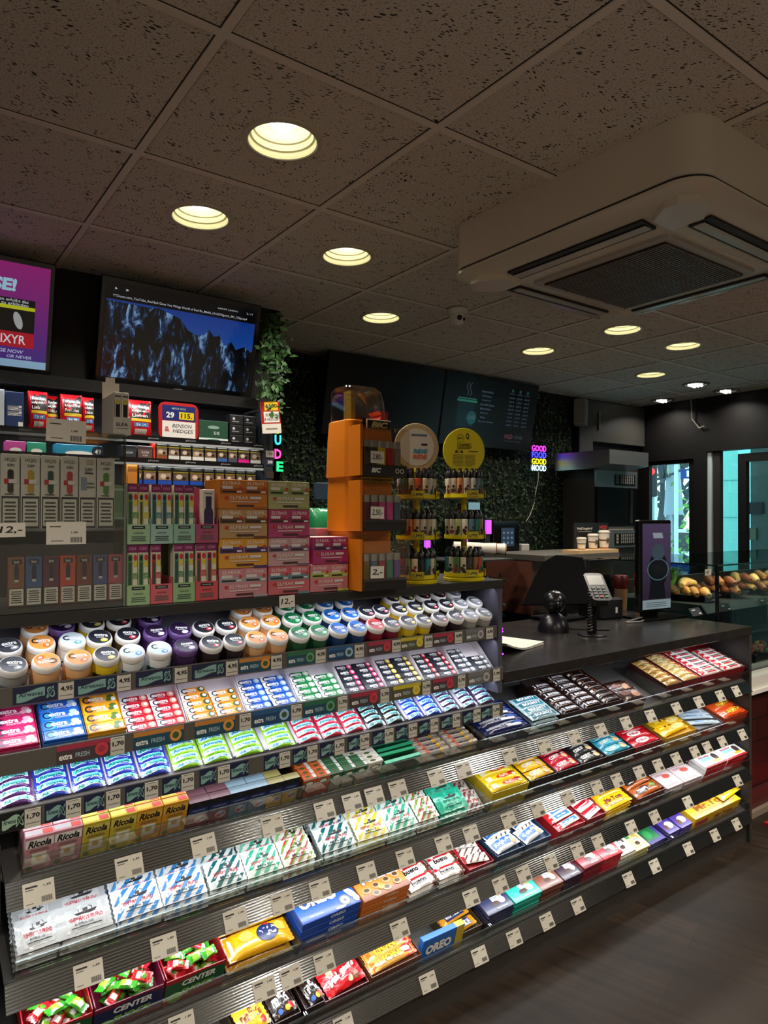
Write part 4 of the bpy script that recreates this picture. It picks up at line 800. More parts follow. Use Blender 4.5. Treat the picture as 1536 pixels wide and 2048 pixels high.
# ---- third tier
bar('cdy', '#3A9A2A', 'green chewing sweet', [('R', -.3, -.4, .3, .4, '#8CC83A'), ('R', .05, -.34, .28, .2, '#E9ECEF'), ('L', .07, -.3, .26, .16, 4, '#3A3A50')], dim=(.050, .023, .014), nm='wrapped_sweet', cat='wrapped sweet', shine=True); bar('cdr', '#C01A24', 'red chewing sweet', [('R', -.3, -.4, .3, .4, '#D83A2A'), ('R', -.25, -.3, .0, .3, '#EDE9E4'), ('E', .15, 0, .12, .26, '#4A8A2A')], dim=(.050, .023, .014), nm='wrapped_sweet', cat='wrapped sweet', shine=True)
CX = [Xu(u, 1.66) for u in (50, 190, 332, 454)]; CX[0] = BIN[6][0] + .004
for i in range(3):
    x0, x1 = CX[i] + .002, CX[i + 1] - .002; w = x1 - x0; mb = MB(); m = card(('#B01420', '#7A1438', '#A81420')[i]); hh = .082; D = .19
    mb.box(0, w, 0, .002, 0, hh, m); mb.box(0, w, D, D + .002, 0, hh + .02, m); mb.box(0, .002, .002, D, 0, hh + .008, m); mb.box(w - .002, w, .002, D, 0, hh + .008, m); mb.box(.002, w - .002, .002, D, .001, .036, m)
    S = plane((w / 2, 0, hh / 2), (1, 0, 0), (0, 0, 1)); deco(mb, S, w, hh, [('B', .12, .26, .05, '#16562E' if i != 1 else '#1B2450', -.5, .5), t_('CENTER', .05, .22, .56, .22, W_, .04, .2), t_('SHOCK', .05, -.12, .56, .22, '#8CC83A', .04, .2), ('E', -.32, -.25, .12, .2, '#8CC83A')])
    thing('sweet_carton', mb, 'tall open red carton of loose chewing sweets, %s from the left' % ORD[i], 'carton', TI[6] @ tr(x0, .010, 0), 'chewing sweet cartons')
    n = 0
    for lay, (nx_, ny_) in enumerate(((3, 5), (3, 5), (3, 4))):
        for a in range(nx_):
            for b in range(ny_):
                k = 'cdy' if RN.random() < (.62 if i < 2 else .35) else 'cdr'; n += 1
                x = x0 + .022 + (w - .044) * (a + .5 + RN.uniform(-.28, .28)) / nx_; y = .018 + .165 * (b + .5 + RN.uniform(-.25, .25)) / ny_
                mw = TI[6] @ tr(x, y + .007, .040 + lay * .020 + RN.uniform(0, .006)) @ rz(RN.uniform(-1.2, 1.2)) @ rx(RN.uniform(-.5, .5)) @ ry(RN.uniform(-.35, .35))
                thing('wrapped_sweet', goods(k), '%s loose in the %s carton of chewing sweets' % (SP[k]['d'], ORD[i]), 'wrapped sweet', mw, '%ss in the %s carton' % (SP[k]['d'], ORD[i]))
spec('tuc', 'cracker_pack', 'cracker pack', 'bag', (.13, .075, .036), '#E0A410', 'yellow cracker pack', [('R', -.49, -.5, -.40, .5, '#E9E2CC'), ('E', .14, .0, .17, .34, '#1C2A5E', .1), t_('TUC', .14, .0, .26, .34, W_, .06, .1, .08), ('E', .16, .36, .04, .09, '#C8281E'), ('E', -.18, .1, .1, .2, '#E8C050'), ('E', .36, .12, .09, .2, '#E8C050')], wr=.002)
fill('tuc', 460, 594, 6, 1, 2, n0=.002, s0=.010, pitch=.08, layers=2)
spec('oreo', 'biscuit_box', 'biscuit box', 'box', (.16, .085, .022), '#174CAE', 'blue biscuit box with white lettering', [t_('OREO', -.10, .16, .62, .40, W_, .06, .05, .0, '#0F2450', .12), t_('ORIGINAL', -.24, -.34, .24, .07, '#B9CCF0'), ('C', .28, -.22, .22, '#5A5C62'), ('C', .28, -.22, .17, '#8A8C92', .3), ('E', .42, -.05, .05, .3, W_, .5), ('E', .46, -.3, .05, .12, W_), ('E', .16, -.42, .09, .05, W_)], front=[t_('OREO', .1, 0, .26, .5, '#D9E2F2', .05)])
fill('oreo', 598, 722, 6, 1, 1, layers=4, n0=.0, jit=.0006, rot=.02)
spec('toff', 'sweet_box', 'sweet box', 'box', (.14, .09, .0205), '#D9762A', 'orange caramel sweet box', [t_('Toffifee', .02, .24, .86, .34, W_, .06, .0, .02, '#4A2414', .12), ('R', -.5, -.5, .5, -.30, '#8A4A22')] + [q for u, v in ((-.34, -.16), (-.12, -.08), (.12, -.02), (.34, .04), (-.2, -.36), (.05, -.30), (.3, -.22)) for q in (('E', u, v, .085, .11, '#B98A5E'), ('E', u, v + .02, .055, .07, '#4A3426'))] + [('E', -.05, -.22, .06, .08, '#8CAA4A')], front=[t_('Toffifee', .1, 0, .3, .5, '#E8C8A8', .04)])
fill('toff', 724, 820, 6, 1, 1, layers=4, rot=.02)
bar('buen', '#EFE9E2', 'white and red hazelnut bar', [('R', -.49, .2, .49, .5, '#C8202A'), ('R', .26, -.5, .49, .5, '#5A3424'), ('E', .3, 0, .12, .3, '#E8DCC8'), t_('bueno', -.12, -.05, .50, .42, '#2A201C', .03, .1), ('R', -.46, .26, -.3, .44, W_)], dim=(.1, .042, .018), shine=True)
fill('buen', 822, 882, 6, 1, 3, n0=.002, layers=3, pitch=.043, jit=.002, rot=.05, lab='white and red hazelnut bar, nearer batch'); fill('buen', 883, 934, 6, 1, 3, n0=.002, layers=3, pitch=.043, jit=.003, rot=.0, lab='white and red hazelnut bar, farther batch')
bar('dupl', '#E4DED6', 'pale wafer bar with dark stripes', [('D', 5, '#6A4A3A', .3), ('R', -.49, -.5, -.38, .5, '#B8202A')], dim=(.09, .035, .016), shine=True)
fill('dupl', 936, 986, 6, 1, 4, n0=.04, pitch=.034, carton='#8A1A1E', jit=.003, rot=-.2)
spec('knop', 'wafer_pack', 'wafer pack', 'bag', (.078, .06, .024), '#E3E8EE', 'white and blue wafer pack', [('R', -.46, -.30, .30, .16, '#2B5FA8'), t_('Knoppers', -.08, -.06, .66, .26, W_, .04, .15, .06), ('D', 4, '#5A3A2A', .3, -.3, .2, .4, .46), ('E', .3, -.24, .14, .2, '#C9B08A')], cr='x', wr=.004)
fill('knop', 990, 1046, 6, 1, 3, n0=.05, pitch=.056, jit=.004, rot=.1, carton='#2A3E5E', lab='white and blue wafer pack, nearer pile'); fill('knop', 1048, 1098, 6, 1, 2, n0=.05, pitch=.06, jit=.006, rot=.2, carton='#34486A', lab='white and blue wafer pack, farther pile', cdesc='white and blue farther wafer pack')
bar('kbar', '#EDEBE8', 'white chocolate stick with red tip', [('R', -.49, -.5, -.30, .5, '#D0202A'), ('R', -.2, -.3, .4, .3, '#4A8AC8'), t_('kinder', .08, 0, .4, .3, W_, .03)], dim=(.085, .026, .012), shine=True)
fill('kbar', 1112, 1166, 6, 1, 4, n0=.05, pitch=.030, jit=.003, rot=.12, carton='#A81A20')
bar('yog', '#EFE6E4', 'red and white strawberry yogurt bar', [('R', -.49, .05, .49, .5, '#C01828'), t_('Yogurette', 0, -.16, .6, .3, '#B01828', .03, .2), ('E', .3, .1, .1, .2, '#E86A6A')], dim=(.085, .034, .013), shine=True)
fill('yog', 1168, 1208, 6, 1, 5, n0=.052, pitch=.034, jit=.004, rot=.2, carton='#8A1420')
spec('mrt', 'nut_bar', 'nut bar', 'bag', (.1, .058, .014), '#EAB914', 'yellow peanut brittle bar', [t_('Mr.Tom', .0, .1, .62, .36, '#7A2A14', .05, .1, .0), ('L', -.3, -.34, .3, -.2, 2, '#8A4A1A'), ('R', -.49, -.5, -.42, .5, '#D8A010'), ('C', -.34, -.1, .14, '#B0281E', .6)], cr='x')
fill('mrt', 1210, 1268, 6, 1, 3, n0=.006, layers=4, pitch=.058, jit=.002, rot=.04)
spec('bal', 'biscuit_bar', 'biscuit bar', 'bag', (.1, .05, .016), '#A8521E', 'brown orange biscuit bar', [('E', -.15, -.02, .26, .3, '#3A1F14', .1), t_('BiFi', -.15, -.02, .4, .3, W_, .05, .1), ('E', .26, .05, .1, .2, '#5E7A2A'), ('R', .36, -.4, .46, .4, '#7A3A14')], cr='x')
fill('bal', 1270, 1326, 6, 1, 3, n0=.052, pitch=.052, jit=.003, rot=.05, carton='#5A2A14')
spec('pink', 'wafer_box', 'wafer box', 'box', (.08, .085, .014), '#D8C2C4', 'pale pink wafer box', [('E', .1, .2, .2, .14, '#C8584A'), ('E', -.15, -.1, .16, .2, '#EFE6E4'), ('R', -.4, -.42, .3, -.3, '#B89AA4'), ('L', -.4, .3, .1, .42, 2, '#A87A84')])
fill('pink', 1334, 1368, 6, 1, 2, n0=.002, layers=3, pitch=.088, jit=.002, lab='pale pink wafer box, nearer pile'); fill('pink', 1369, 1404, 6, 1, 2, n0=.002, layers=3, pitch=.088, jit=.002, lab='pale pink wafer box, farther pile')
spec('kch', 'chocolate_box', 'chocolate box', 'box', (.08, .085, .018), '#EEF0F2', 'white and red milk chocolate box', [('R', -.5, .34, .5, .5, '#D0202A'), ('R', -.5, -.5, .5, -.40, '#D0202A'), ('R', -.36, -.1, .1, .2, '#7AB0D8'), t_('kinder', -.1, .2, .5, .12, '#C01A20', .04), ('E', .28, .0, .12, .24, '#3A2A24'), ('E', .2, -.26, .2, .08, '#E0A82A')], front=[('R', -.5, -.5, .5, .5, '#B81A22')])
fill('kch', 1408, 1450, 6, 1, 2, n0=.002, layers=4, pitch=.088, jit=.001, lab='white and red milk chocolate box, nearer pile'); fill('kch', 1451, 1490, 6, 1, 2, n0=.002, layers=4, pitch=.088, jit=.001, lab='white and red milk chocolate box, end pile')
# ---- bottom tier
def mms(k, c, d): spec(k, 'sweet_pouch', 'sweet pouch', 'bag', (.09, .075, .02), c, d, [t_('m&m', 0, .06, .82, .44, W_ if k == 'mb' else '#7A3A1A', .06, .15, .1, '#1A0F0A' if k == 'mb' else '#E9C04A'), ('C', .3, -.3, .12, '#C8281E'), ('C', .12, -.34, .10, '#E0A81E'), ('C', -.2, -.36, .09, '#3A6AB8')], cr='x', wr=.004)
mms('my', '#E0AC1E', 'yellow peanut candy pouch'); mms('mb', '#2A1812', 'dark brown candy pouch')
fill('my', 476, 545, 7, 1, 3, n0=.044, pitch=.058, jit=.004, rot=.1, tilt=.1, carton='#3A2A14'); fill('mb', 547, 606, 7, 1, 3, n0=.044, pitch=.058, jit=.004, rot=.1, tilt=.1, carton='#2A1812', lab='dark brown candy pouch, nearer pile', cdesc='nearer dark brown candy pouch'); fill('mb', 607, 650, 7, 1, 3, n0=.044, pitch=.060, jit=.004, rot=.15, tilt=.1, carton='#2A1812', lab='dark brown candy pouch, farther pile', cdesc='farther dark brown candy pouch')
spec('malt', 'sweet_pouch', 'sweet pouch', 'bag', (.11, .08, .024), '#C2141E', 'red chocolate ball pouch', [t_('Maltesers', .0, .0, .76, .26, W_, .06, .1, .25, '#7A0F14', .1), ('C', -.26, .22, .12, '#C8A07A'), ('C', .28, -.28, .14, '#7A4A2E'), ('C', .12, -.34, .09, '#D8B48A'), ('C', .36, .2, .08, '#E8D0B0')], cr='x', wr=.005)
fill('malt', 650, 738, 7, 1, 2, n0=.036, pitch=.07, tilt=.12, rot=.1, jit=.003, carton='#5A0F14')
bar('lio', '#D8A04A', 'orange gold wafer bar with lion lettering', [('R', -.49, -.5, -.36, .5, '#E8702A'), ('R', .24, -.5, .49, .5, '#C8283A'), t_('LION', -.06, 0, .46, .60, '#F2C83A', .06, .1, 0, '#6A2A14', .1), ('E', .3, .1, .1, .24, '#F0DCC0')], dim=(.11, .036, .02), shine=True)
fill('lio', 742, 842, 7, 1, 4, n0=.044, pitch=.036, jit=.002, rot=.06, carton='#6A3A1E')
spec('och', 'biscuit_box', 'biscuit box', 'up', (.1, .02, .085), '#2468C0', 'upright blue biscuit box in front of empty space', [t_('OREO', -.1, .0, .62, .40, W_, .06, 0, .0, '#0F2450', .1), ('R', .3, -.5, .5, .5, '#C9A81E')], top=[('R', .3, -.5, .5, .5, '#E0C02A')])
fill('och', 846, 930, 7, 1, 1, tilt=-.1)
bar('wund', '#C9861E', 'navy and gold caramel bar', [('R', -.32, -.36, .32, .36, '#1E2350'), t_('WUNDERBAR', 0, 0, .60, .40, W_, .04, .15)], dim=(.105, .034, .018), shine=True)
fill('wund', 906, 970, 7, 1, 3, n0=.030, s0=.022, pitch=.040, jit=.005, rot=.10, carton='#4A3A1E')
RT = [('r1', '#1C2148', '#D88A7A', 'navy'), ('r2', '#12A08C', '#6AA84A', 'turquoise'), ('r3', '#6E3A26', '#C98A62', 'brown'), ('r4', '#2E1428', '#C87A8A', 'plum'), ('r5', '#7E1420', '#D8863A', 'maroon'), ('r6', '#C41428', '#E8B0B4', 'bright red'), ('r7', '#E9E6D2', '#4A3A30', 'cream with cow spots'), ('r8', '#E4D48A', '#C9A24A', 'pale yellow')]
RU = [973, 1027, 1082, 1125, 1163, 1202, 1240, 1271, 1300]
for i, (k, c, a, nm) in enumerate(RT):
    spec(k, 'chocolate_square', 'chocolate square', 'box', (.09, .088, .011), c, 'square %s chocolate tablet' % nm, [('R', -.38, .18, -.10, .36, '#7AC07A'), ('L', -.35, .2, -.14, .34, 2, '#2A5A34'), ('E', .16, .12, .18, .24, a), ('E', .24, -.1, .12, .14, '#F0E2D0'), ('E', -.02, -.16, .14, .10, '#3A2018'), ('R', -.08, -.06, .20, .16, W_), t_('Ritter', .06, .08, .22, .08, '#2A4A9A', .04), t_('SPORT', .06, -.01, .18, .05, '#C8281E', .03), ('L', -.1, -.42, .3, -.34, 1, '#E9D9C8')], g='square chocolate tablets')
    fill(k, RU[i], RU[i + 1], 7, 1, 2, n0=.001, layers=(6, 6, 6, 6, 7, 7, 5, 4)[i], pitch=.091, jit=.0012, rot=.0)
spec('mk', 'chocolate_tablet', 'chocolate tablet', 'box', (.085, .15, .010), '#46308A', 'purple milk chocolate tablet', [t_('Milka', .0, .12, .84, .16, W_, .05, .2, .2), ('E', .1, -.25, .3, .12, '#E9DCC8'), ('E', -.2, -.3, .16, .1, '#5A3424'), ('R', -.4, .36, .2, .44, '#C8A0D8')])
spec('mkg', 'chocolate_tablet', 'chocolate tablet', 'box', (.085, .15, .010), '#3A2E7E', 'green and purple chocolate tablet', [('R', -.5, -.4, .3, .2, '#1B6A3A'), t_('Milka', .06, .25, .84, .16, W_, .05, .2, .2), ('E', -.2, -.2, .2, .14, '#2A8A4A')])
fill('mkg', 1302, 1334, 7, 1, 1, layers=4, rot=.03); fill('mk', 1336, 1360, 7, 1, 1, layers=5, rot=.03, lab='purple milk chocolate tablet, nearer pile'); fill('mk', 1361, 1385, 7, 1, 1, layers=5, rot=.02, lab='purple milk chocolate tablet, farther pile')
mb = MB(); x0, x1 = Xu(1388), Xu(1478); w = x1 - x0; mb.box(0, w, .0, .085, 0, .070, card('#E3B010'), .001); S = TOP(.070)
S = plane((w / 2, .042, .070), (1, 0, 0), (0, 1, 0)); deco(mb, S, w, .085, [('R', -.42, -.3, .44, .34, '#D9A21E'), t_('Mr.Tom', 0, .05, .7, .4, '#8A4A14', .04), ('L', -.4, -.36, .4, -.2, 2, '#8A5A1A')]); S = plane((w / 2, 0, .035), (1, 0, 0), (0, 0, 1)); deco(mb, S, w, .07, [('R', -.46, -.3, -.2, .2, '#B5281E'), t_('Mr.Tom', .15, 0, .4, .3, '#8A4A14', .04)])
thing('nut_bar_carton', mb, 'long yellow peanut brittle carton at the end of the bottom tier', 'carton', TI[7] @ tr(x0, .010, 0))
fill('mrt', 1446, 1490, TI[7] @ tr(0, 0, 0), 1, 2, n0=.071, s0=.03, pitch=.05, rot=.08, jit=.003, lab='yellow peanut brittle bar resting on the yellow carton')
# ================================================================== ON TOP OF THE GUM RACK
ZT = 1.3415
def zY(u, v, Y): return onY(u, v, Y).z
def frontbox(name, x0, x1, y, d, z0, z1, c, ops, label, cat, group=None, top=None, ch=.001):
    mb = MB(); w, h = x1 - x0, z1 - z0; mb.box(-w / 2, w / 2, 0, d, 0, h, card(c), ch)
    deco(mb, plane((0, 0, h / 2), (1, 0, 0), (0, 0, 1)), w, h, ops)
    if top: deco(mb, plane((0, d / 2, h), (1, 0, 0), (0, 1, 0)), w, d, top)
    return thing(name, mb, label, cat, tr((x0 + x1) / 2, y, z0), group)
# clear case with two shelves of slim packs
ZC = zY(250, 872, 1.652); ZM = ZT + .180
cs = root('display_case', 'clear acrylic display case of slim packs on the gum rack', 'display case', tr(0, 1.652, ZT))
ci = tr(0, -1.652, -ZT); c0, c1 = -.36, Xu(251, 1.652)
part('front_panel', MB().box(c0, c1, 1.652, 1.655, ZT + .0005, ZC, ACR), cs, None, ci); part('side_panel', MB().box(c1 - .003, c1, 1.6555, 1.90, ZT + .0005, ZC, ACR), cs, None, ci)
part('top_panel', MB().box(c0, c1, 1.652, 1.90, ZC + .0003, ZC + .004, ACR), cs, None, ci); part('shelf', MB().box(c0, c1 - .0035, 1.656, 1.895, ZM - .004, ZM, clear('#C8CCCB', .1, .5)), cs, None, ci)
part('plinth', MB().box(c0, c1 - .0035, 1.656, 1.895, ZT + .0005, ZT + .012, mat('#23201E', .5)), cs, 'dark plinth strip', ci)
part('edge_strip', MB().box(c1 - .004, c1 + .0005, 1.6505, 1.6575, ZT + .0005, ZC, clear('#C9D6D3', .2, .5)), cs, None, ci)
HC = [('#2A1416', 'black cherry', 'BLACKBERRY'), ('#C9A02C', 'amber', 'BANANA'), ('#1E4A34', 'dark green', 'WATERMELON'), ('#C8323A', 'red', 'CHERRY'), (None, 'turned round', ''), ('#5A8A2A', 'lime green', 'APPLE')]
HU = [0, 40.5, 81, 120, 157.5, 193, 230]
for i, (c, nm, fl) in enumerate(HC):
    x0, x1 = Xu(HU[i], 1.672), Xu(HU[i + 1], 1.672)
    ops = [('R', -.46, -.49, .46, -.06, '#17161A'), ('R', -.40, -.46, .40, -.09, '#DAD4C4'), ('L', -.32, -.42, .32, -.12, 6, '#3A3832')]
    if c: ops += [('T', 'HQD', 0, .42, .60, .055, '#5A564E', .0), ('T', 'SURV', .02, .35, .40, .035, '#2A2A2A', .02, .2), ('R', -.16, .01, .16, .26, c), ('E', 0, .26, .16, .035, c), ('E', 0, .015, .16, .035, c), ('R', -.30, .11, .34, .165, '#EDE8DC'), ('R', -.34, .105, -.10, .17, '#C8202A'), ('L', -.3, -.045, .2, -.02, 1, '#3A3A3A')]
    else: ops += [('R', -.42, .04, -.08, .22, '#8A9AA8'), ('T', 'SURV', .05, .33, .5, .05, '#5A6068', .02, .2), ('R', -.1, .40, .3, .47, '#C9B09A'), ('L', -.1, .06, .4, .16, 2, '#7A7A7A'), ('L', -.2, .26, .3, .30, 1, '#3A3A46')]
    frontbox('vape_box', x0 + .0012, x1 - .0012, 1.672, .022, ZM + .0005, zY(115, 912, 1.672), '#DDD6C8', ops, 'tall white slim pack with %s device picture in the clear case' % nm if c else 'tall white slim pack turned round in the clear case', 'vape box', 'white slim packs in the case')
LC = [('#8A5A44', 'rust'), ('#3F5E8C', 'blue'), ('#5E1F3C', 'plum'), ('#C84A32', 'orange red'), ('#7A3A22', 'brown'), ('#4A5284', 'violet blue'), ('#B84A5A', 'pink red')]
LU = [16, 51, 86, 120, 153, 186, 216.5, 247]
for i, (c, nm) in enumerate(LC):
    ops = [('R', -.47, -.485, .47, -.12, '#121113'), ('R', -.43, -.465, .43, -.135, '#D6D0C0'), ('L', -.34, -.43, .34, -.17, 6, '#3A3832'), ('E', 0, .22, .15, .14, '#23202A'), ('R', -.13, .02, .13, .2, '#2A2630'), ('R', -.12, .0, .12, .05, '#C9C4BC'), ('R', -.3, .36, .3, .46, '#2A2226'), ('T', 'bmi', 0, .41, .3, .06, '#D8CFC8', .02)]
    frontbox('vape_box', Xu(LU[i], 1.665) + .001, Xu(LU[i + 1], 1.665) - .001, 1.665, .022, ZT + .0135, zY(130, 1112, 1.665), c, ops, 'slim %s pack with black bottle picture at the bottom of the clear case' % nm, 'vape box', 'coloured slim packs in the case')
def price(x, y, z, w, h, txt, label, rot=0, tilt=0., ts=.8, col='#E4DFD0'):
    mb = MB(); mb.box(-w / 2, w / 2, 0, .0008, -h / 2, h / 2, mat(col, .6)); S = plane((0, 0, 0), (1, 0, 0), (0, 0, 1))
    if txt: mb.txt(S, txt, 0, 0, w * ts, h * .55, INKB, .0004, bold=.015, it=.15)
    else:
        mb.quad(S, -.42 * w, .26 * h, -.14 * w, .30 * h, INKB, .0003); mb.txt(S, '1,48', .2 * w, .02 * h, .16 * w, .10 * h, INKB, .0004); mb.quad(S, -.38 * w, -.36 * h, -.08 * w, -.33 * h, INKB, .0003)
        for k in range(12): mb.quad(S, w * (.10 + k * .026), -.42 * h, w * (.10 + k * .026 + (.012, .018, .008)[k % 3]), -.18 * h, INKB, .0003)
    return thing('price_card', mb, label, 'price tag', tr(x, y, z) @ ry(rot) @ rx(tilt))
p = onY(133, 862, 1.6505); price(p.x, 1.6508, p.z, .082, .050, '', 'blank looking barcode card on the upper front of the clear case', .03)
p = onY(133, 1066, 1.6505); price(p.x, 1.6508, p.z, .082, .050, '', 'blank looking barcode card on the middle shelf of the clear case')
p = onY(22, 1060, 1.6505); price(p.x, 1.6508, p.z, .055, .030, '12,-', 'handwritten twelve price card on the front of the clear case', -.02)
p = onY(574, 1203, 1.6395); price(p.x, 1.6385, p.z, .046, .032, '12,-', 'handwritten twelve price card taped to the dark rack edge', -.03)
# white pen carton standing on the case
x0, x1 = Xu(221, 1.69), Xu(256, 1.69); zc = ZC + .0045
pb = root('pen_carton', 'open white carton of small pens on top of the clear case', 'carton', tr(x0, 1.67, zc)); w = x1 - x0; hh = .165
part('tray', MB().box(0, w, 0, .002, 0, .040, card('#D9D2C4')).box(0, .002, .002, .10, 0, .095, card('#D2CABC')).box(w - .002, w, .002, .10, 0, .045, card('#D2CABC')).box(0, w, .10, .102, 0, .137, card('#DDD6C8')).box(w * .2, w * .75, .1005, .1015, .137, .150, card('#DDD6C8')).box(.002, w - .002, .002, .10, 0, .002, card('#D2CABC')), pb)
mb = MB(); S = plane((w / 2, 0, .020), (1, 0, 0), (0, 0, 1)); mb.txt(S, 'ELFA', 0, .004, .026, .008, INKB, .0006); mb.quad(S, -.014, -.006, .014, -.005, INKB, .0005); part('lettering', mb, pb)
for i in range(2):
    for j in range(2):
        a = x0 + .003 + i * (w - .006) / 2; b_ = a + (w - .006) / 2 - .001
        frontbox('pen_box', a, b_, 1.674 + j * .024, .022, zc + .0025, zc + .100, '#E2DCD0', [('R', -.3, -.1, .3, .26, '#201E22'), ('E', 0, .26, .36, .06, '#D9D04A'), ('L', -.4, .36, .4, .44, 1, '#6A665E')], 'white slim pen box, %s of %s row in the white carton' % (('left', 'right')[i], ('front', 'back')[j]), 'vape box', 'pen boxes')
# narrow trays of slim sticks
SC_ = {'g': ('#4E8A3A', 'green'), 'y': ('#C9B92E', 'yellow'), 't': ('#2A7C86', 'teal'), 'r': ('#B5282E', 'red'), 'e': ('#2A7A5A', 'sea green')}
def stick(k, x0, x1, y, z0, z1, lb):
    c = SC_[k][0]
    return frontbox('vape_stick_box', x0 + .0006, x1 - .0006, y, .020, z0, z1, '#CFC9B4', [('R', -.5, .36, .5, .5, '#7A1C54'), ('T', 'ELFBAR', 0, .43, .7, .05, '#D890B8', .0), ('R', -.42, -.42, -.02, .33, c), ('E', -.22, .26, .16, .05, '#23242A'), ('R', -.34, -.34, -.10, .18, '#2E4A44'), ('R', .02, -.42, .46, .1, '#D6D6B8'), ('E', .26, .27, .18, .055, '#C8322A'), ('E', .24, .16, .18, .055, '#D9C426'), ('T', '800', .26, -.06, .62, .11, c, .03, 0, -PI / 2), ('R', -.5, -.5, .5, -.44, '#C83A2E')], lb, 'vape box', 'slim sticks in printed trays')
TU = [253, 301, 346.5, 391, 437]; TC = [[('#9CBF94', 'mint'), ('#9CC0B4', 'pale teal'), ('#8FB8A0', 'soft green'), ('#A8486A', 'magenta')], [('#9CBF8A', 'mint'), ('#D0606A', 'coral'), ('#8FB880', 'soft green'), ('#CC4A54', 'red')]]
ST = [[['g', 'y'], ['t', 't'], ['e', 'e'], []], [['g', 'g'], ['r', None], ['e', 'e'], ['r', 'r']]]
for lv in (1, 0):
    z0 = ZT + .0005 if lv else ZT + .1435; zt = z0 + .1415
    for i in range(4):
        x0, x1 = Xu(TU[i], 1.655) + .0008, Xu(TU[i + 1], 1.655) - .0008; w = x1 - x0; c, nm = TC[lv][i]; mb = MB(); m = card(c)
        mb.box(0, w, 0, .0015, 0, .047, m); mb.box(0, .0012, .0015, .12, 0, .062, m); mb.box(w - .0012, w, .0015, .12, 0, .062, m); mb.box(.0012, w - .0012, .0015, .12, 0, .010, m); mb.box(.0012, w - .0012, .118, .12, .01, .142, m)
        deco(mb, plane((w / 2, 0, .0235), (1, 0, 0), (0, 0, 1)), w, .047, [('R', -.28, .26, .28, .42, '#1A2220'), ('L', -.2, .3, .2, .38, 1, '#9AB0A8'), ('T', nm.upper() and 'FLAVOUR', 0, .06, .4, .10, '#2A3A34', .0), ('L', -.32, -.36, .32, -.08, 3, '#4A5A54')])
        lvn = ('upper', 'lower')[lv]
        thing('stick_tray', mb, '%s printed tray of slim sticks, %s level, %s from the left' % (nm, lvn, ORD[i]), 'carton', tr(x0, 1.655, z0), 'slim stick trays')
        for j, k in enumerate(ST[lv][i]):
            if k:
                a = x0 + .0018 + j * (w - .0036) / 2
                for r in range(2): stick(k, a, a + (w - .0036) / 2, 1.659 + r * .0215, z0 + .0105, zt, '%s slim stick, %s in the %s %s level tray%s' % (SC_[k][1], ('left', 'right')[j], ORD[i], lvn, '' if r == 0 else ', rear row'))
frontbox('vape_box', Xu(405, 1.66) , Xu(429, 1.66), 1.660, .022, ZT + .1435 + .0105, zY(417, 979, 1.66), '#D5CFC0', [('R', -.24, .1, .24, .36, '#2E1E46'), ('E', 0, .02, .38, .14, '#33224C'), ('R', -.38, -.48, .38, .02, '#33224C'), ('L', -.3, .40, .3, .44, 1, '#6A665E')], 'pale slim pack with dark purple bottle picture', 'vape box')
# stacked vape cartons
VB = [('A', 438.5, 536, [('#C8848C', '#A8A0A4', 'pink and grey'), ('#D89A2A', '#4A2E78', 'amber and purple'), ('#B8905E', '#6A4426', 'tan brown'), ('#C8761E', '#A85412', 'orange')]), ('B', 537, 620, [('#C8626A', '#5E8C94', 'red and teal'), ('#C29A9C', '#7A5A74', 'lilac and cream'), ('#B03A6A', '#8A2450', 'deep magenta'), ('#A8AA74', '#8A9A54', 'pale olive')]), ('C', 621, 697, [('#D08088', '#B8C44A', 'pink and lime'), ('#B02E6E', '#6A2A66', 'magenta and violet')])]
for nm, u0, u1, L in VB:
    for i, (c, c2, d) in enumerate(L):
        x0, x1 = Xu(u0 + (6 if nm == 'C' and i == 1 else 0), 1.656) + .001, Xu(u1, 1.656) - .001; h = .0752; z0 = ZT + .0005 + i * (h + .0008)
        ops = [('R', -.49, .02, -.01, .49, c2), ('R', .01, .02, .49, .49, c2), ('R', -.49, .22, -.01, .49, c), ('R', .01, .22, .49, .49, c)]
        for q in (-.25, .25): ops += [('T', 'ELFBAR', q, .38, .36, .11, '#EADFD6', .0), ('R', q - .2, .18, q + .02, .28, '#D8D2CC'), ('C', q + .18, .22, .06, '#C8322E'), ('R', q - .2, .06, q + .08, .12, '#2A2426'), ('R', q + .1, .06, q + .2, .12, '#E0DAD4')]
        ops += [('C', -.36, -.12, .06, '#C8322E'), ('T', 'ELFBAR', -.1, -.12, .38, .11, '#EADFD6', .0), ('R', .12, -.16, .36, -.07, '#D8D2CC'), ('R', -.3, -.27, .3, -.24, '#E0D4CC'), ('R', -.16, -.42, .2, -.35, '#4A2A2A'), ('E', .3, -.5, .2, .16, c2)]
        ops = [o if o[0] != 'E' else ('R', .2, -.5, .5, -.42, c2) for o in ops]
        frontbox('vape_carton', x0, x1, 1.656 + RN.uniform(0, .002), .10, z0, z0 + h, c, ops, '%s vape carton, level %s of the %s stack' % (d, ('one', 'two', 'three', 'four')[i], {'A': 'first', 'B': 'second', 'C': 'short'}[nm]), 'vape carton', 'stacked vape cartons', [('R', -.46, -.46, .46, .46, '#E4D8D0')])
price_box = frontbox('small_carton', Xu(628, 1.80), Xu(650, 1.80), 1.78, .05, ZT + .1525, ZT + .175, '#D88A96', [], 'small flat pink box on the short vape carton stack behind', 'carton')
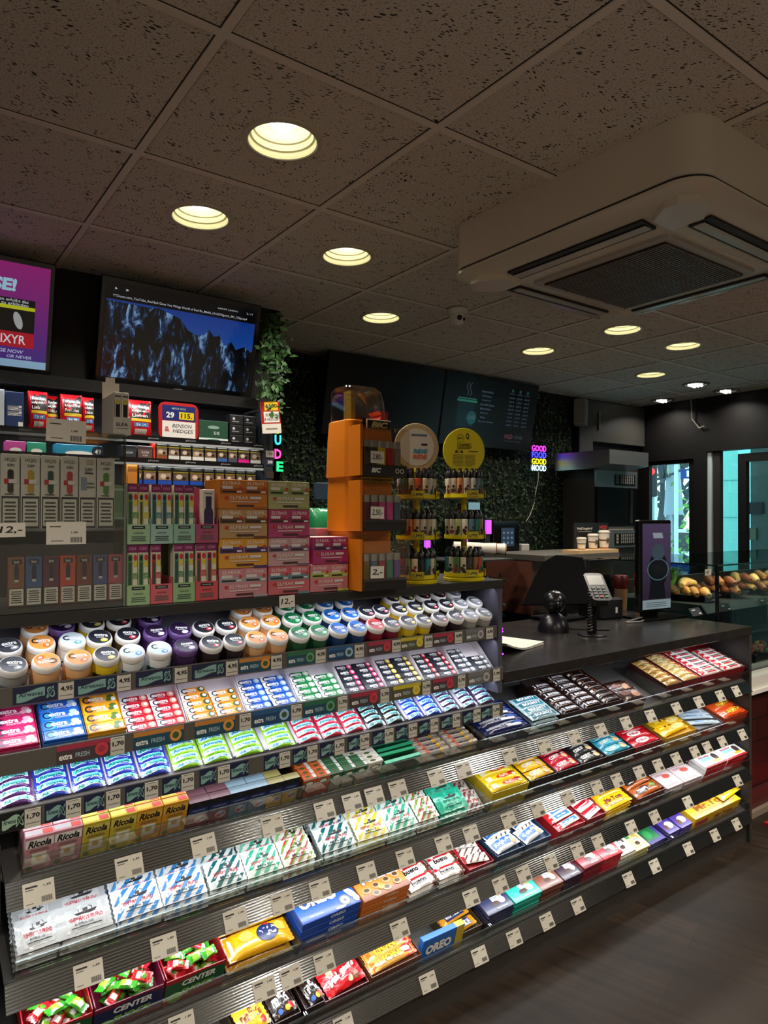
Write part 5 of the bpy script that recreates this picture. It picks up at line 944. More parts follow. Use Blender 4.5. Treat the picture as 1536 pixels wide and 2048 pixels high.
# ------------------------------------------------------------------ giant lighter display with three clear bins
ORG = mat('#E07E08', .38, vary=.03, coat=.3); OX0, OX1, OY0, OY1 = 1.090, 1.252, 1.668, 1.79
bd = root('lighter_display', 'tall orange giant lighter shaped display with clear cap and bins', 'display stand', tr(1.171, 1.73, ZT)); bi = tr(-1.171, -1.73, -ZT)
zb = lambda y: 1.55 + (1034 - y) / 683
def rrb(g, h): return [(a, b, h) for a, b in rr(OX0 - g, OX1 + g, OY0 - g, OY1 + g, .022)]
mb = MB(); lv = [(ZT + .0005, .004), (ZT + .03, .002), (zb(1064), .0), (zb(1062), .004), (zb(956), .002), (zb(954), .006), (zb(880), .003), (zb(842), .0), (zb(840), -.004)]
rings(mb, [rrb(g, h) for h, g in lv], ORG, False, ORG); part('body', mb, bd, None, bi)
mb = MB(); CAPM = clear('#F2F2EC', .06, .6, .06)
def cap_r(x1, g, h): return [(a, b, h) for a, b in rr(OX0 + g, x1 - g, OY0 + g, OY1 - g, .022)]
rings(mb, [cap_r(OX1 - .008, .004, zb(840)), cap_r(OX1 - .018, .004, zb(800)), cap_r(OX1 - .028, .005, zb(778)), cap_r(OX1 - .036, .012, zb(771))], CAPM, True, CAPM)
for q in (0, 1, 2): mb.box(OX0 + .0, OX0 + .025, OY0 + .001, OY0 + .004, zb(786 + q * 9), zb(783 + q * 9), CAPM)
part('clear_cap', mb, bd, 'clear plastic hood', bi)
mb = MB(); mb.prism([(OX0 + .03, zb(838)), (OX0 + .045, zb(838)), (OX0 + .045, zb(779)), (OX0 + .03, zb(779))], 1.70, 1.74, mat('#B99A3A', .3, metal=.6), 'y'); part('flame_guard', mb, bd, None, bi)
mb = MB(); cx_, cz_ = OX1 - .046, zb(802)
for a in range(20):
    t0, t1 = a / 20 * PI - .3, (a + 1) / 20 * PI - .3
    mb.prism([(cx_ + .050 * math.cos(t0), cz_ + .050 * math.sin(t0)), (cx_ + .050 * math.cos(t1), cz_ + .050 * math.sin(t1)), (cx_ + .046 * math.cos(t1), cz_ + .046 * math.sin(t1)), (cx_ + .046 * math.cos(t0), cz_ + .046 * math.sin(t0))], 1.74, 1.77, CAPM, 'y')
part('spark_wheel', mb, bd, None, bi)
part('thumb_lever', MB().prism([(OX1 - .030, zb(838)), (OX1 + .002, zb(838)), (OX1 + .004, zb(815)), (OX1 - .030, zb(815)), (OX1 - .02, zb(822))], 1.70, 1.76, mat('#A8201C', .35), 'y'), bd, 'dark red thumb lever', bi)
mb = MB(); S = plane((1.195, OY0 - .004, zb(848)), (1, 0, 0), (0, 0, 1)); YL = ink('#E9DCA0')
mb.box(1.152, 1.240, OY0 - .0035, OY0 - .0005, zb(858), zb(837), ink('#E9DCB4'), .0009); mb.quad(S, -.040, -.0125, .043, .0125, ink('#141210'), .0008); mb.txt(S, 'BIC', .002, 0, .062, .019, YL, .0014, bold=.05, it=.25)
mb.ell(S, -.053, .010, .006, .007, ink('#141210'), .0006); mb.ell(S, -.052, -.005, .005, .011, ink('#141210'), .0006); mb.quad(S, -.064, .0, -.048, .003, ink('#141210'), .0006, sk=.8); part('logo', mb, bd, 'black and cream brand logo', bi)
mb = MB(); S = plane((1.188, OY0 - .0077, zb(958.5)), (1, 0, 0), (0, 0, 1)); mb.box(1.130, 1.246, OY0 - .0075, OY0 - .0005, zb(965), zb(951), ink('#C9A01E'), .0009); mb.txt(S, 'www.mybiclighter.com', 0, -.001, .106, .010, INKB, .0005, bold=.015); part('web_strip', mb, bd, 'yellow web address strip', bi)
LCOL = [['#2A2A2E', '#33343A', '#D8C81E', '#B81E1E', '#8A7A74'], ['#6A2040', '#7A2A48', '#C83A8A', '#D04A98', '#4A5A7A'], ['#7A6A2A', '#4A6A8A', '#A82A4A', '#3A8A6A', '#6A4A9A']]
for b, (y0, y1) in enumerate(((954, 860), (1061, 967), (1176, 1081))):
    z0, z1 = zb(y0), zb(y1); a0, a1 = 1.096, 1.262
    part('bin_tray', MB().box(a0, a1 - .012, 1.600, 1.6635, z0, z0 + .004, mat('#151314', .4)).box(a0, a1 - .012, 1.600, 1.603, z0 + .004, z0 + .032, mat('#151314', .4)), bd, 'black bin tray', bi)
    part('bin_window', MB().box(a0, a1 - .006, 1.592, 1.594, z0 + .026, z1, clear('#FBFAF7', .025, .14)).box(a0, a0 + .002, 1.5945, 1.6635, z0 + .01, z1, clear('#FBFAF7', .025, .14)).box(a1 - .008, a1 - .006, 1.5945, 1.6635, z0 + .01, z1, clear('#FBFAF7', .025, .14)).box(a0, a1 - .006, 1.592, 1.6635, z1, z1 + .0015, clear('#FBFAF7', .025, .14)), bd, 'clear bin window', bi)
    part('bin_frame', MB().box(a0 - .009, a0 - .0005, 1.603, 1.6635, z0, z1 + .006, ORG), bd, 'orange bin frame', bi)
    if b == 0:
        mb = MB(); S = plane((1.17, 1.5998, z0 + .016), (1, 0, 0), (0, 0, 1)); mb.txt(S, 'BIC', -.030, 0, .034, .014, WHT, .0006, bold=.05, it=.25, out=INKB); mb.ell(S, .045, 0, .007, .007, WHT, .0006, ri=.7); mb.ell(S, .062, 0, .007, .007, WHT, .0006, ri=.7); part('bin_print', mb, bd, None, bi)
    for i, c in enumerate(LCOL[b]):
        for r in range(2):
            x = a0 + .020 + i * .0275; y = 1.616 + r * .03
            lg = root('pocket_lighter', 'pocket lighter, %s from the left in the %s bin of the orange display%s' % (ORD[i], ('top', 'middle', 'bottom')[b], ', rear row' if r else ''), 'lighter', tr(x, y, z0 + .0045), 'pocket lighters in the orange display')
            part('lighter_body', MB().prism(rr(-.012, .012, -.006, .006, .0055, 4), 0, .078, mat(c, .25, coat=.4), 'z'), lg); part('lighter_top', MB().prism(rr(-.011, .011, -.005, .005, .0045, 4), .0785, .098, mat('#B8B6B0', .3, metal=.8), 'z'), lg, 'metal lighter top')
    price(a0 + .042, 1.5905, z0 + .052, .046, .034, ('2,80,-', '2,50,-', '2,-')[b], 'handwritten price card on the %s bin of the orange display' % ('top', 'middle', 'bottom')[b], .02)
# ------------------------------------------------------------------ two yellow lighter carousels
YEL = mat('#D8C40E', .35); CL = [['#D9D2BC', '#8A6A2E', '#4E7A4A', '#1E1C1E', '#B83A4A', '#E0D8B8', '#2A7A8A', '#6A8A4A', '#3A3A40', '#C9BFA0'], ['#DDD6C0', '#D8B88A', '#2E7A6A', '#B8BF7A', '#C9C0B0', '#8A7A5A', '#E2DACA', '#B0A48A', '#C87A4A', '#5A7A8A'], ['#D9D2C2', '#C9B89A', '#C8502E', '#6A8AA8', '#D08A5A', '#E0CFA8', '#3E6A3A', '#C9BFAF', '#DAD2C0', '#B8A88A']]
CPAT = ['#3E1F1A', '#4A2A1A', '#2A5A34', '#1A1A1E', '#7A2A2A', '#3A2A20']
for q, (X, Y, zs, sg) in enumerate(((1.388, 1.725, (1.346, 1.478, 1.606), 1.773), (1.574, 1.705, (1.346, 1.478, 1.612), 1.770))):
    nm = ('first', 'second')[q]; rd = .066
    ca = root('lighter_carousel', 'round three tier yellow lighter carousel, %s' % ('nearer the orange display with a pale disc' if q == 0 else 'farther one with a yellow disc sign'), 'display stand', tr(X, Y, ZT + .0005), 'lighter carousels')
    part('base', MB().lathe([(rd + .001, 0), (rd + .002, .008), (rd - .003, .0115)], YEL, 40), ca); part('stem', MB().lathe([(.010, .012), (.010, sg - ZT - .08)], YEL, 12), ca)
    for t, zz in enumerate(zs):
        h = max(zz - ZT, .013)
        pl = part('tier_plate', MB().lathe([(rd - .002, h), (rd, h + .002), (rd, h + .014), (rd - .0015, h + .014), (rd - .002, h + .004)], YEL, 40), ca)
        mb = MB()
        for an in ((-1.9, -.6) if q else (-2.2, -.9)):
            T0 = tr(0, 0, h + .012) @ rz(an + PI / 2); mb.T = T0; mb.box(-.021, .021, -rd - .0035, -rd - .002, -.010, .013, YEL); mb.quad(plane((0, -rd - .0036, 0), (1, 0, 0), (0, 0, 1)), -.019, -.008, .019, .011, INKB, .0002); mb.quad(plane((0, -rd - .0036, 0), (1, 0, 0), (0, 0, 1)), -.0178, -.0068, .0178, .0098, ink('#D8C40E'), .0004)
            mb.txt(plane((0, -rd - .0036, 0), (1, 0, 0), (0, 0, 1)), 'CLIPPER', 0, .0015, .033, .010, INKB, .0007, bold=.03)
        mb.T = None; part('brand_plate', mb, pl, 'small boxed brand plate')
        for k in range(16):
            an = 2 * PI * k / 16 + .1 * t; c = CL[t][(k * 3 + q * 5 + t) % 10]
            lg = root('round_lighter', 'round lighter with black top on the %s tier of the %s yellow carousel' % (('bottom', 'middle', 'top')[t], nm), 'lighter', tr(X + math.cos(an) * .053, Y + math.sin(an) * .053, ZT + h + .0048) @ rz(an + PI / 2), 'round lighters, %s tier of the %s carousel' % (('bottom', 'middle', 'top')[t], nm))
            mb = MB(); r = .0103; mb.lathe([(r * .9, 0), (r, .002), (r, .060), (r * .9, .061)], mat(c, .3, coat=.3), 14); S = lambda u, v, hh: Vector((math.sin(u / r) * (r + hh), -math.cos(u / r) * (r + hh), v)); pc = ink(CPAT[(k + t + q) % 6])
            mb.ell(S, 0, .020, .007, .012, pc, .0003, rot=k); mb.ell(S, .003, .034, .005, .005, pc, .0003); mb.quad(S, -.006, .045, .006, .0475, INKB, .0003); part('lighter_body', mb, lg)
            part('lighter_top', MB().lathe([(r * .95, .0613), (r * .95, .080), (r * .6, .084), (r * .55, .092)], mat('#0E0D0E', .3), 14), lg)
    disc = MB(); dm = mat('#D9C70C', .45) if q else mat('#B8A274', .5); disc.T = tr(0, 0, sg - ZT) @ rz(-.30) @ rx(PI / 2)
    disc.lathe([(.075, -.0015), (.077, 0), (.075, .0015)], dm, 48); S = TOP(.0016)
    if q:
        disc.quad(S, -.026, .012, .026, .027, INKB, .0003); disc.quad(S, -.0245, .0135, .0245, .0255, ink('#D9C70C'), .0005); disc.txt(S, 'CLIPPER', 0, .0195, .044, .008, INKB, .0008, bold=.03)
        disc.ell(S, -.014, .043, .013, .013, INKB, .0003, ri=.9); disc.txt(S, 'MINI', -.014, .043, .016, .006, INKB, .0004, rot=.2); disc.ell(S, .012, .050, .006, .010, INKB, .0003, ri=.6)
        for k in range(2): disc.poly(S, [(-.035 + k * .02, -.006), (-.023 + k * .02, -.006), (-.029 + k * .02, .004)], INKB, .0003)
        disc.ell(S, -.020, -.001, .005, .005, INKB, .0003, ri=.75); disc.quad(S, .015, -.002, .05, .0005, INKB, .0003)
        for k in range(9): disc.quad(S, -.042 + (k == 8) * .01, -.0135 - k * .0045, -.003, -.0115 - k * .0045, ink('#8A7E1E'), .0003); disc.quad(S, .001, -.0135 - k * .0045, .04 - (k == 8) * .01, -.0115 - k * .0045, ink('#8A7E1E'), .0003)
        disc.quad(S, -.026, .008, .022, .010, ink('#5A5212'), .0003)
    else:
        disc.ell(S, 0, 0, .060, .060, ink('#CFC6B4'), .0002, 40); disc.quad(S, -.02, .036, .035, .042, ink('#4A6A78'), .0004); disc.txt(S, 'RIDE', .012, -.012, .050, .013, ink('#2A8AA8'), .0006, bold=.05, it=.2); disc.txt(S, 'RIDE', .010, -.030, .050, .013, ink('#D8583A'), .0006, bold=.05, it=.2); disc.quad(S, .015, .006, .036, .012, INKB, .0004)
    disc.T = None; part('sign_disc', disc, ca, 'round disc sign'); part('sign_clip', MB().box(-.008, .008, -.004, .004, sg - ZT - .098, sg - ZT - .066, YEL), ca)
# ================================================================== BEHIND THE COUNTER
# cigarette cabinet with lit shelves
KX0, KX1, KY = -.75, 1.475, 3.0
SH = [1.888, 1.792, 1.680, 1.56]
kc = root('tobacco_cabinet', 'black wall cabinet with lit tobacco shelves under the televisions', 'cabinet', tr(KX1, KY, 0)); ki = tr(-KX1, -KY, 0)
part('side_post', MB().box(KX1, KX1 + .042, KY - .02, 3.22, 0, 2.06, mat('#2A2E34', .4)), kc, None, ki); part('back_panel', MB().box(KX0, KX1, 3.205, 3.22, 0, 2.07, BLACK), kc, None, ki)
part('header', MB().box(KX0, KX1, 3.05, 3.2045, 2.07, 2.12, BLACK), kc, None, ki); part('lower_door', MB().box(KX0, KX1, KY, 3.2045, 0, 1.44, DARK), kc, None, ki)
for i, zz in enumerate(SH):
    sf = part('shelf', MB().box(KX0, KX1 - .001, KY + .004, 3.2045, zz - .010, zz, BLACK), kc, None, ki)
    part('label_rail', MB().box(KX0, KX1 - .001, KY - .006, KY + .003, zz - .012, zz + .010, mat('#141416', .25)).box(KX0, KX1 - .001, KY - .009, KY + .003, zz - .022, zz - .0125, mat('#A9ADB2', .3)), sf)
    mb = MB(); S = plane((0, KY - .0062, zz - .001), (1, 0, 0), (0, 0, 1))
    for k in range(13): mb.txt(S, 'ploom', KX0 + .22 + k * .165, 0, .045, .010, ink('#9A9CA0'), .0003)
    part('rail_lettering', mb, sf)
for z_, e in ((2.066, .30), (1.874, .42), (1.778, .42), (1.664, .30)): area('cabinet_light', tr((KX0 + KX1) / 2, KY + .012, z_) @ rx(.5), KX1 - KX0 - .04, .012, e * 2.2 * P_CIG, (.86, .93, 1), spread=2.6)
def kx(u): return Xu(u, KY + .01)
def pouch(u0, u1, h, nm, label, back=0.):
    x0, x1 = kx(u0), kx(u1); w = x1 - x0; mb = MB(); S = bag(mb, w, h, .045, foil('#C8141E'), seed=u0, crimp='y', cr=.012, wr=.003); deco(mb, S, w, h, [('R', -.36, -.02, .44, .47, '#121214'), ('R', -.36, -.10, .44, -.02, '#D9B41E'), ('R', -.26, -.24, .32, -.13, '#4A7AB0'), ('T', '29 95', .02, -.185, .4, .06, W_, .03), ('R', -.22, -.46, .26, -.30, '#E6D8CC'), ('T', nm[0], .02, .30, .68, .085, W_, .02), ('T', nm[1], .0, .18, .68, .085, W_, .02), ('T', nm[2], -.02, .06, .62, .085, W_, .02)])
    thing('tobacco_pouch', mb, label, 'tobacco pouch', tr((x0 + x1) / 2, KY + .055 + back, SH[0] + h / 2 + .007) @ rx(PI / 2 - .06) @ tr(0, 0, -.02), 'red tobacco pouches')
GT = ('Rauchen', 'aufgeben -', 'Lieben')
pouch(58, 98, .155, GT, 'red tobacco pouch beside the blue box on the top shelf'); pouch(98, 124, .15, GT, 'red tobacco pouch set back between two others', .045); pouch(124, 168, .155, ('schaden Sie', 'Kindern, Ihren', 'Freunden'), 'widest red tobacco pouch in the middle of the top shelf'); pouch(168, 192, .15, GT, 'red tobacco pouch half behind the white pen carton'); pouch(258, 308, .16, ('Das Rauchen', 'aufgeben -', 'Lieben'), 'red tobacco pouch beside the rounded red frame panel')
def kbox(u0, u1, row, h, c, ops, label, d=.05, y=0., name='tobacco_box', cat='tobacco box', g=None): return frontbox(name, kx(u0) + .0008, kx(u1) - .0008, KY + .012 + y, d, SH[row] + .0005, SH[row] + h, c, ops, label, cat, g)
kbox(-30, 8, 0, .15, '#CFDCE8', [], 'pale box cut by the picture edge on the top tobacco shelf'); kbox(9, 47, 0, .145, '#16346E', [('T', 'PALL MALL', .0, .0, .62, .34, W_, .03, 0, PI / 2), ('R', .2, -.45, .45, -.3, W_)], 'dark blue tall box with sideways white lettering')
SP_ = MB(); x0, x1 = kx(317), kx(396); w = x1 - x0; hh = .165; SP_.prism(rr(-w / 2, w / 2, 0, hh, .03, 6), 0, .012, mat('#B51820', .35), 'y'); S = plane((0, 0, hh / 2), (1, 0, 0), (0, 0, 1))
deco(SP_, S, w, hh, [('R', -.42, .02, .42, .42, '#1A2A6E'), ('T', '29', -.22, .16, .2, .16, W_, .03), ('T', 'MEGA BOX', 0, .34, .36, .05, '#B9C0D8'), ('R', -.0, .06, .38, .26, '#E0C41E'), ('T', '115.', .19, .16, .28, .13, '#1A1A1A', .03), ('R', -.42, -.44, .42, .0, '#E9E6E2'), ('T', 'BENSON', .08, -.12, .5, .10, '#1A1A1A', .01, .2), ('T', 'HEDGES', .10, -.26, .52, .10, '#1A1A1A', .01, .2), ('T', '&', -.3, -.22, .12, .14, '#B51820')])
thing('price_sign', SP_, 'rounded red framed brand price panel standing on the top tobacco shelf', 'sign', tr((x0 + x1) / 2, KY + .010, SH[0] + .0005))
kbox(397, 456, 0, .10, '#1E4A36', [('T', '50', .1, -.06, .2, .14, '#C9D8CC'), ('E', .0, .2, .2, .08, '#8AA89A'), ('R', -.5, -.5, .5, -.3, '#DCE6E2'), ('E', 0, -.4, .24, .06, '#3A8A7A')], 'dark green wide tobacco box with white foot', .06)
for i, (a, b) in enumerate(((459, 486), (487, 512))):
    for j in range(3): frontbox('tobacco_box', kx(a) + .0008, kx(b) - .0008, KY + .012, .05, SH[0] + .0005 + j * .046, SH[0] + .045 + j * .046, '#17171A', [('R', -.46, .40, .46, .44, '#5A5A60'), ('E', -.2, .1, .1, .14, '#C9CCD0'), ('L', -.34, -.3, .2, -.1, 1, '#8A8C90')], 'flat black box, %s up in the %s black stack' % (ORD[j], ORD[i]), 'tobacco box', 'black tobacco boxes')
PK = [(312, 335, '#8A4A2E', 'brown foot'), (336, 359, '#D6D4CC', 'white foot'), (360, 383, '#D9DAD6', 'pale foot'), (384, 408, '#DADBD6', 'white wide foot'), (409, 433, '#D6D0C4', 'cream foot'), (434, 455, '#3A5FA0', 'blue foot'), (456, 475, '#4A4A5E', 'slate foot'), (476, 499, '#D8208A', 'magenta foot'), (500, 522, '#E2E6E4', 'bright end foot')]
def pack(u0, u1, row, c, label, h=.083, ph='#7A5A44'): kbox(u0, u1, row, h, '#1B1918', [('L', -.4, .34, .4, .46, 2, '#8A8878'), ('R', -.48, .22, .48, .27, '#C9AE2E'), ('R', -.44, -.16, .44, .20, ph), ('E', -.1, .02, .2, .12, '#C9B8A4'), ('E', .2, -.06, .14, .08, '#2E2018'), ('R', -.48, -.48, .48, -.18, c)], label, .024, name='cigarette_pack', cat='cigarette pack', g='cigarette packs')
for a, b, c, d in PK: pack(a, b, 1, c, 'cigarette pack with %s on the middle lit shelf' % d, ph=RN.choice(['#7A5A44', '#8A7260', '#5A4A3E', '#A08468']))
kbox(242, 273, 1, .06, '#2A2A30', [('T', 'PLOOM', 0, 0, .5, .16, '#B0B2B6', .02)], 'black heated tobacco carton on the middle lit shelf', .06); kbox(275, 305, 1, .062, '#5A4440', [('T', 'PLOOM', 0, .05, .5, .16, '#C9C0BA', .02), ('T', 'AURA', 0, -.16, .36, .12, '#C9C0BA')], 'brown heated tobacco carton on the middle lit shelf', .06); kbox(306, 311, 1, .085, '#D8321E', [], 'thin red upright box on the middle lit shelf', .05)
PB = [(277, 285), (286, 313), (315, 344), (345, 378), (379, 406), (407, 429), (430, 449), (450, 471), (472, 491), (492, 512)]
for i, (a, b) in enumerate(PB): pack(a, b, 2, '#1E4AA8' if i < 5 else '#8A8478', 'cigarette pack, %s from the left on the lower lit shelf' % ORD[i], .088, RN.choice(['#7A5A44', '#8A6A5A', '#5A4A3E', '#9A7A68']))
kbox(255, 275, 2, .10, '#B8742A', [], 'plain orange brown box on the lower lit shelf', .08)
for i, (a, b, c, nm) in enumerate(((10, 51, '#C84A9A', 'pink'), (53, 92, '#2A9A7A', 'green'), (110, 205, '#1E8AB0', 'cyan'))): kbox(a, b, 1, .05, c, [('E', 0, -.2, .3, .2, W_)] + ([('C', .4, 0, .5, '#1A2A3A'), ('T', '49', .4, 0, .14, .4, W_)] if i == 2 else []), 'wide %s lit carton behind the clear case' % nm, .06)
kbox(60, 180, 2, .07, '#2A3A6E', [], 'dark blue carton seen through the clear case', .06); kbox(150, 215, 3, .08, '#A86A2A', [('T', '-0,50 €', .1, 0, .6, .3, '#3A2A1A', .02)], 'orange offer carton seen through the clear case', .03); kbox(40, 120, 3, .07, '#3A3432', [], 'dark carton low behind the clear case', .06)
# televisions, tilted down
def tv(x0, label):
    o = root('television', label, 'television', tr(x0 + .3625, 3.11, 2.352) @ rx(.27), 'wall televisions'); w, h = .74, .455
    part('housing', MB().box(-w / 2, w / 2, 0, .04, -h / 2, h / 2, GLOSSB, .004).box(-.12, .12, .04, .06, -.10, .10, BLACK), o); return o, w, h
def _mtn(nt, b, N, L):
    tc = N('TexCoord'); mp = N('Mapping'); mp.inputs['Rotation'].default_value = (0, .55, 0); mp.inputs['Scale'].default_value = (9, 1, 3.2); L(tc.outputs['Object'], mp.inputs['Vector'])
    n1 = N('TexNoise', i_Scale=2.2, i_Detail=9.0, i_Roughness=.72, i_Distortion=.6); L(mp.outputs[0], n1.inputs['Vector'])
    cr = N('ValToRGB'); e = cr.color_ramp.elements; e[0].position = .50; e[0].color = lin('#04060A'); e[1].position = .62; e[1].color = lin('#8AB8E8'); q = e.new(.56); q.color = lin('#1A3A66'); L(n1.outputs['Fac'], cr.inputs[0])
    L(cr.outputs[0], b.inputs['Emission Color']); b.inputs['Emission Strength'].default_value = .55; b.inputs['Base Color'].default_value = (.01, .01, .01, 1); b.inputs['Roughness'].default_value = .2
M_MTN = node_mat('screen_mountain', _mtn)
def _grad(c0, c1, s_, ax=2, lo=-.2, hi=.2):
    def f(nt, b, N, L):
        tc = N('TexCoord'); sp = N('SeparateXYZ'); L(tc.outputs['Object'], sp.inputs[0]); mr = N('MapRange', i_1=lo, i_2=hi); L(sp.outputs[ax], mr.inputs[0]); mx = N('Mix', data_type='RGBA'); mx.inputs[6].default_value = lin(c0); mx.inputs[7].default_value = lin(c1); L(mr.outputs[0], mx.inputs[0])
        L(mx.outputs[2], b.inputs['Emission Color']); b.inputs['Emission Strength'].default_value = s_; b.inputs['Base Color'].default_value = (.01, .01, .01, 1); b.inputs['Roughness'].default_value = .15
    return node_mat('screen_gradient', f)
def lit(h, s=.5): return mat(h, .3, es=s, key=('lit', h, s))
o, w, h = tv(.760, 'wall television showing blue snowy mountains'); S = plane((0, -.0005, 0), (1, 0, 0), (0, 0, 1)); mb = MB(); mb.quad(S, -.35, -.2, .35, .205, lit('#05070E', .3), .0002); mb.quad(S, -.345, -.195, .345, .135, _grad('#2A6AC8', '#0A2E8A', .55), .0005)
pk = [(-.345, -.195), (.345, -.195), (.345, .0), (.30, .02), (.26, .0), (.235, .035), (.20, .01), (.17, .06), (.145, .045), (.12, .075), (.10, .05), (.06, .04), (.02, .055), (-.02, .10), (-.07, .115), (-.12, .13), (-.17, .125), (-.345, .128)]
mb.poly(S, pk, M_MTN, .0008); WL = lit('#C9D2DC', .5); mb.txt(S, 'YTDown.com_YouTube_Red Bull Gives You Wings World of Red Bu_Media_UrUZDSgwrA_001_720p.mp4', -.01, .150, .62, .013, WL, .0008); mb.txt(S, '0:00:09 | 0:02:01', .20, .178, .10, .009, WL, .0008); mb.txt(S, '2 / 11', .31, .178, .03, .009, WL, .0008); mb.poly(S, [(-.312, .175), (-.312, .187), (-.302, .181)], WL, .0008); mb.ell(S, -.262, .181, .006, .004, WL, .0008); part('screen', mb, o, 'lit screen with mountains')
part('logo', MB().quad(plane((0, -.0006, 0), (1, 0, 0), (0, 0, 1)), -.02, -.222, .02, -.214, mat('#8A8C90', .3), .0003), o)
o, w, h = tv(-.155, 'wall television showing a magenta tobacco advert'); mb = MB(); mb.quad(S, -.35, -.2, .35, .205, _grad('#3A2A9A', '#B01A8A', .42), .0002)
mb.txt(S, 'CLOSE!', .12, .12, .22, .05, lit('#A8D8F0'), .0008, bold=.05, it=.1); mb.quad(S, .115, -.06, .30, .07, lit('#0A0C0E', .3), .0005); mb.quad(S, .115, .028, .30, .042, lit('#C9D020'), .0009); mb.txt(S, 'Rauchen erhöht das', .20, .062, .15, .012, lit('#C9D4DC'), .0009); mb.txt(S, 'Risiko zu erblinden', .20, .048, .15, .012, lit('#C9D4DC'), .0009); mb.ell(S, .24, -.015, .015, .035, lit('#B0B4B8'), .0009, rot=.3)
mb.quad(S, .115, -.12, .30, -.06, lit('#B01428'), .0009); mb.txt(S, 'ELIXYR', .205, -.09, .13, .035, lit('#DDE0E8'), .0013); mb.txt(S, 'CHANGE NOW', .19, -.138, .15, .014, lit('#B8C8E8'), .0009, it=.2); mb.txt(S, 'OR NEVER', .25, -.158, .09, .012, lit('#B8C8E8'), .0009, it=.2); mb.quad(S, -.35, -.2, .35, -.170, lit('#8AB0D0'), .0006); part('screen', mb, o, 'lit magenta advert screen')
# ivy, hanging sign, letters
def leaves(name, n, fn, sz, cols, seed, label=None, cat=None, kind=None, stem=None):
    r = random.Random(seed); mb = MB(); ms = [mat(c, .5, vary=.2, bs=30) for c in cols]
    for i in range(n):
        p, d = fn(r); d = (Vector(d) + Vector((r.uniform(-.7, .7), r.uniform(-.7, .7), r.uniform(-.7, .7)))).normalized(); s_ = sz * r.uniform(.6, 1.25)
        a = d.orthogonal().normalized(); a = a * math.cos(i) + d.cross(a) * math.sin(i); b_ = d.cross(a); p = Vector(p)
        mb.add([p, p + a * s_ * .5 + b_ * s_ * .28 + d * s_ * .08, p + a * s_, p + a * s_ * .5 - b_ * s_ * .28 + d * s_ * .08], [(0, 1, 2), (0, 2, 3)], ms[i % len(ms)])
    return mb
def ivy(r):
    k = r.randrange(5); t = r.random() ** .8; x = 1.485 + (k - 2) * .016 + .02 * math.sin(t * 7 + k); ln = (.42, .50, .38, .46, .30)[k]
    return (x + r.gauss(0, .016), 2.925 + r.gauss(0, .022), 2.50 - t * ln), (.0, -1, .2)
o = root('ivy_garland', 'green ivy garland hanging beside the mountain television', 'plant', tr(0, 0, 0)); part('foliage', leaves('f', 430, ivy, .036, ['#24481B', '#315C26', '#1B3A16', '#3E6A2C'], 3), o)
mb = MB()
for k in range(5): mb.tube([(1.485 + (k - 2) * .016 + .02 * math.sin(t / 8 * 7 + k), 2.93, 2.50 - t / 8 * (.42, .50, .38, .46, .30)[k]) for t in range(9)], .0025, mat('#2A3A1A', .6), 5)
part('stem', mb, o)
q = onY(534, 838, 2.96); mb = MB(); mb.box(-.045, .045, 0, .004, -.075, .07, mat('#D8D2C6', .5), .001); S = plane((0, 0, 0), (1, 0, 0), (0, 0, 1)); deco(mb, S, .09, .145, [('R', -.5, -.2, .5, .5, '#A8201C'), ('R', -.3, .22, .4, .48, '#D9C01E'), ('T', '64,90', .05, .35, .6, .16, '#1A1A1A', .03), ('R', -.36, -.16, .44, .18, '#E6E2DA'), ('T', 'BENSON', .05, .08, .66, .10, '#1A1A1A', .01, .2), ('T', '& HEDGES', .02, -.06, .74, .10, '#1A1A1A', .01, .2), ('L', -.3, -.4, .3, -.32, 1, '#8A867A')])
thing('hanging_sign', mb, 'small red and cream brand price sign hanging under the ivy', 'sign', tr(q.x - .01, 2.90, q.z) @ rz(-.25) @ ry(-.08))
o = root('neon_letters', 'vertical coloured neon letters beside the tobacco cabinet', 'neon sign', tr(1.64, 3.02, 1.8))
for ch, u, v, c, wd in (('L', 552, 857, '#D8E83A', .030), ('U', 556, 880, '#2AD0E8', .034), ('D', 556, 908, '#F03A8A', .036), ('E', 560, 933, '#1EE86A', .036)):
    p = onY(u, v, 3.02); cu = bpy.data.curves.new('t', 'FONT'); mb = MB(); vs, fs, asp = glyphs(ch, .045, 0); mb.txt(plane((p.x - 1.64, 0, p.z - 1.8), (1, 0, 0), (0, 0, 1)), ch, 0, 0, wd, .048, glow(c, 2.6), .0, bold=.03); mb.txt(plane((p.x - 1.64, .006, p.z - 1.8), (1, 0, 0), (0, 0, 1)), ch, 0, 0, wd * 1.15, .054, mat('#1A1A1A', .4), .0, bold=.05); part('letter', mb, o, 'glowing letter ' + ch)
for i, (u, v, t, c) in enumerate(((545, 908, '-10', '#B9B4B0'), (545, 924, '28', '#2A2E4A'), (545, 950, '', '#3A2A24'))):
    p = onY(u, v, 2.97); mb = MB(); mb.box(-.02, .02, 0, .003, -.016, .016, mat(c, .5)); t and mb.txt(plane((0, 0, 0), (1, 0, 0), (0, 0, 1)), t, 0, 0, .026, .013, ink('#1A1A1A' if i == 0 else W_), .0006)
    thing('price_sticker', mb, '%s sticker on the cabinet post beside the neon letters' % ('pale minus ten', 'dark blue price', 'small brown picture')[i], 'sticker', tr(p.x - .01, 2.9765, p.z))
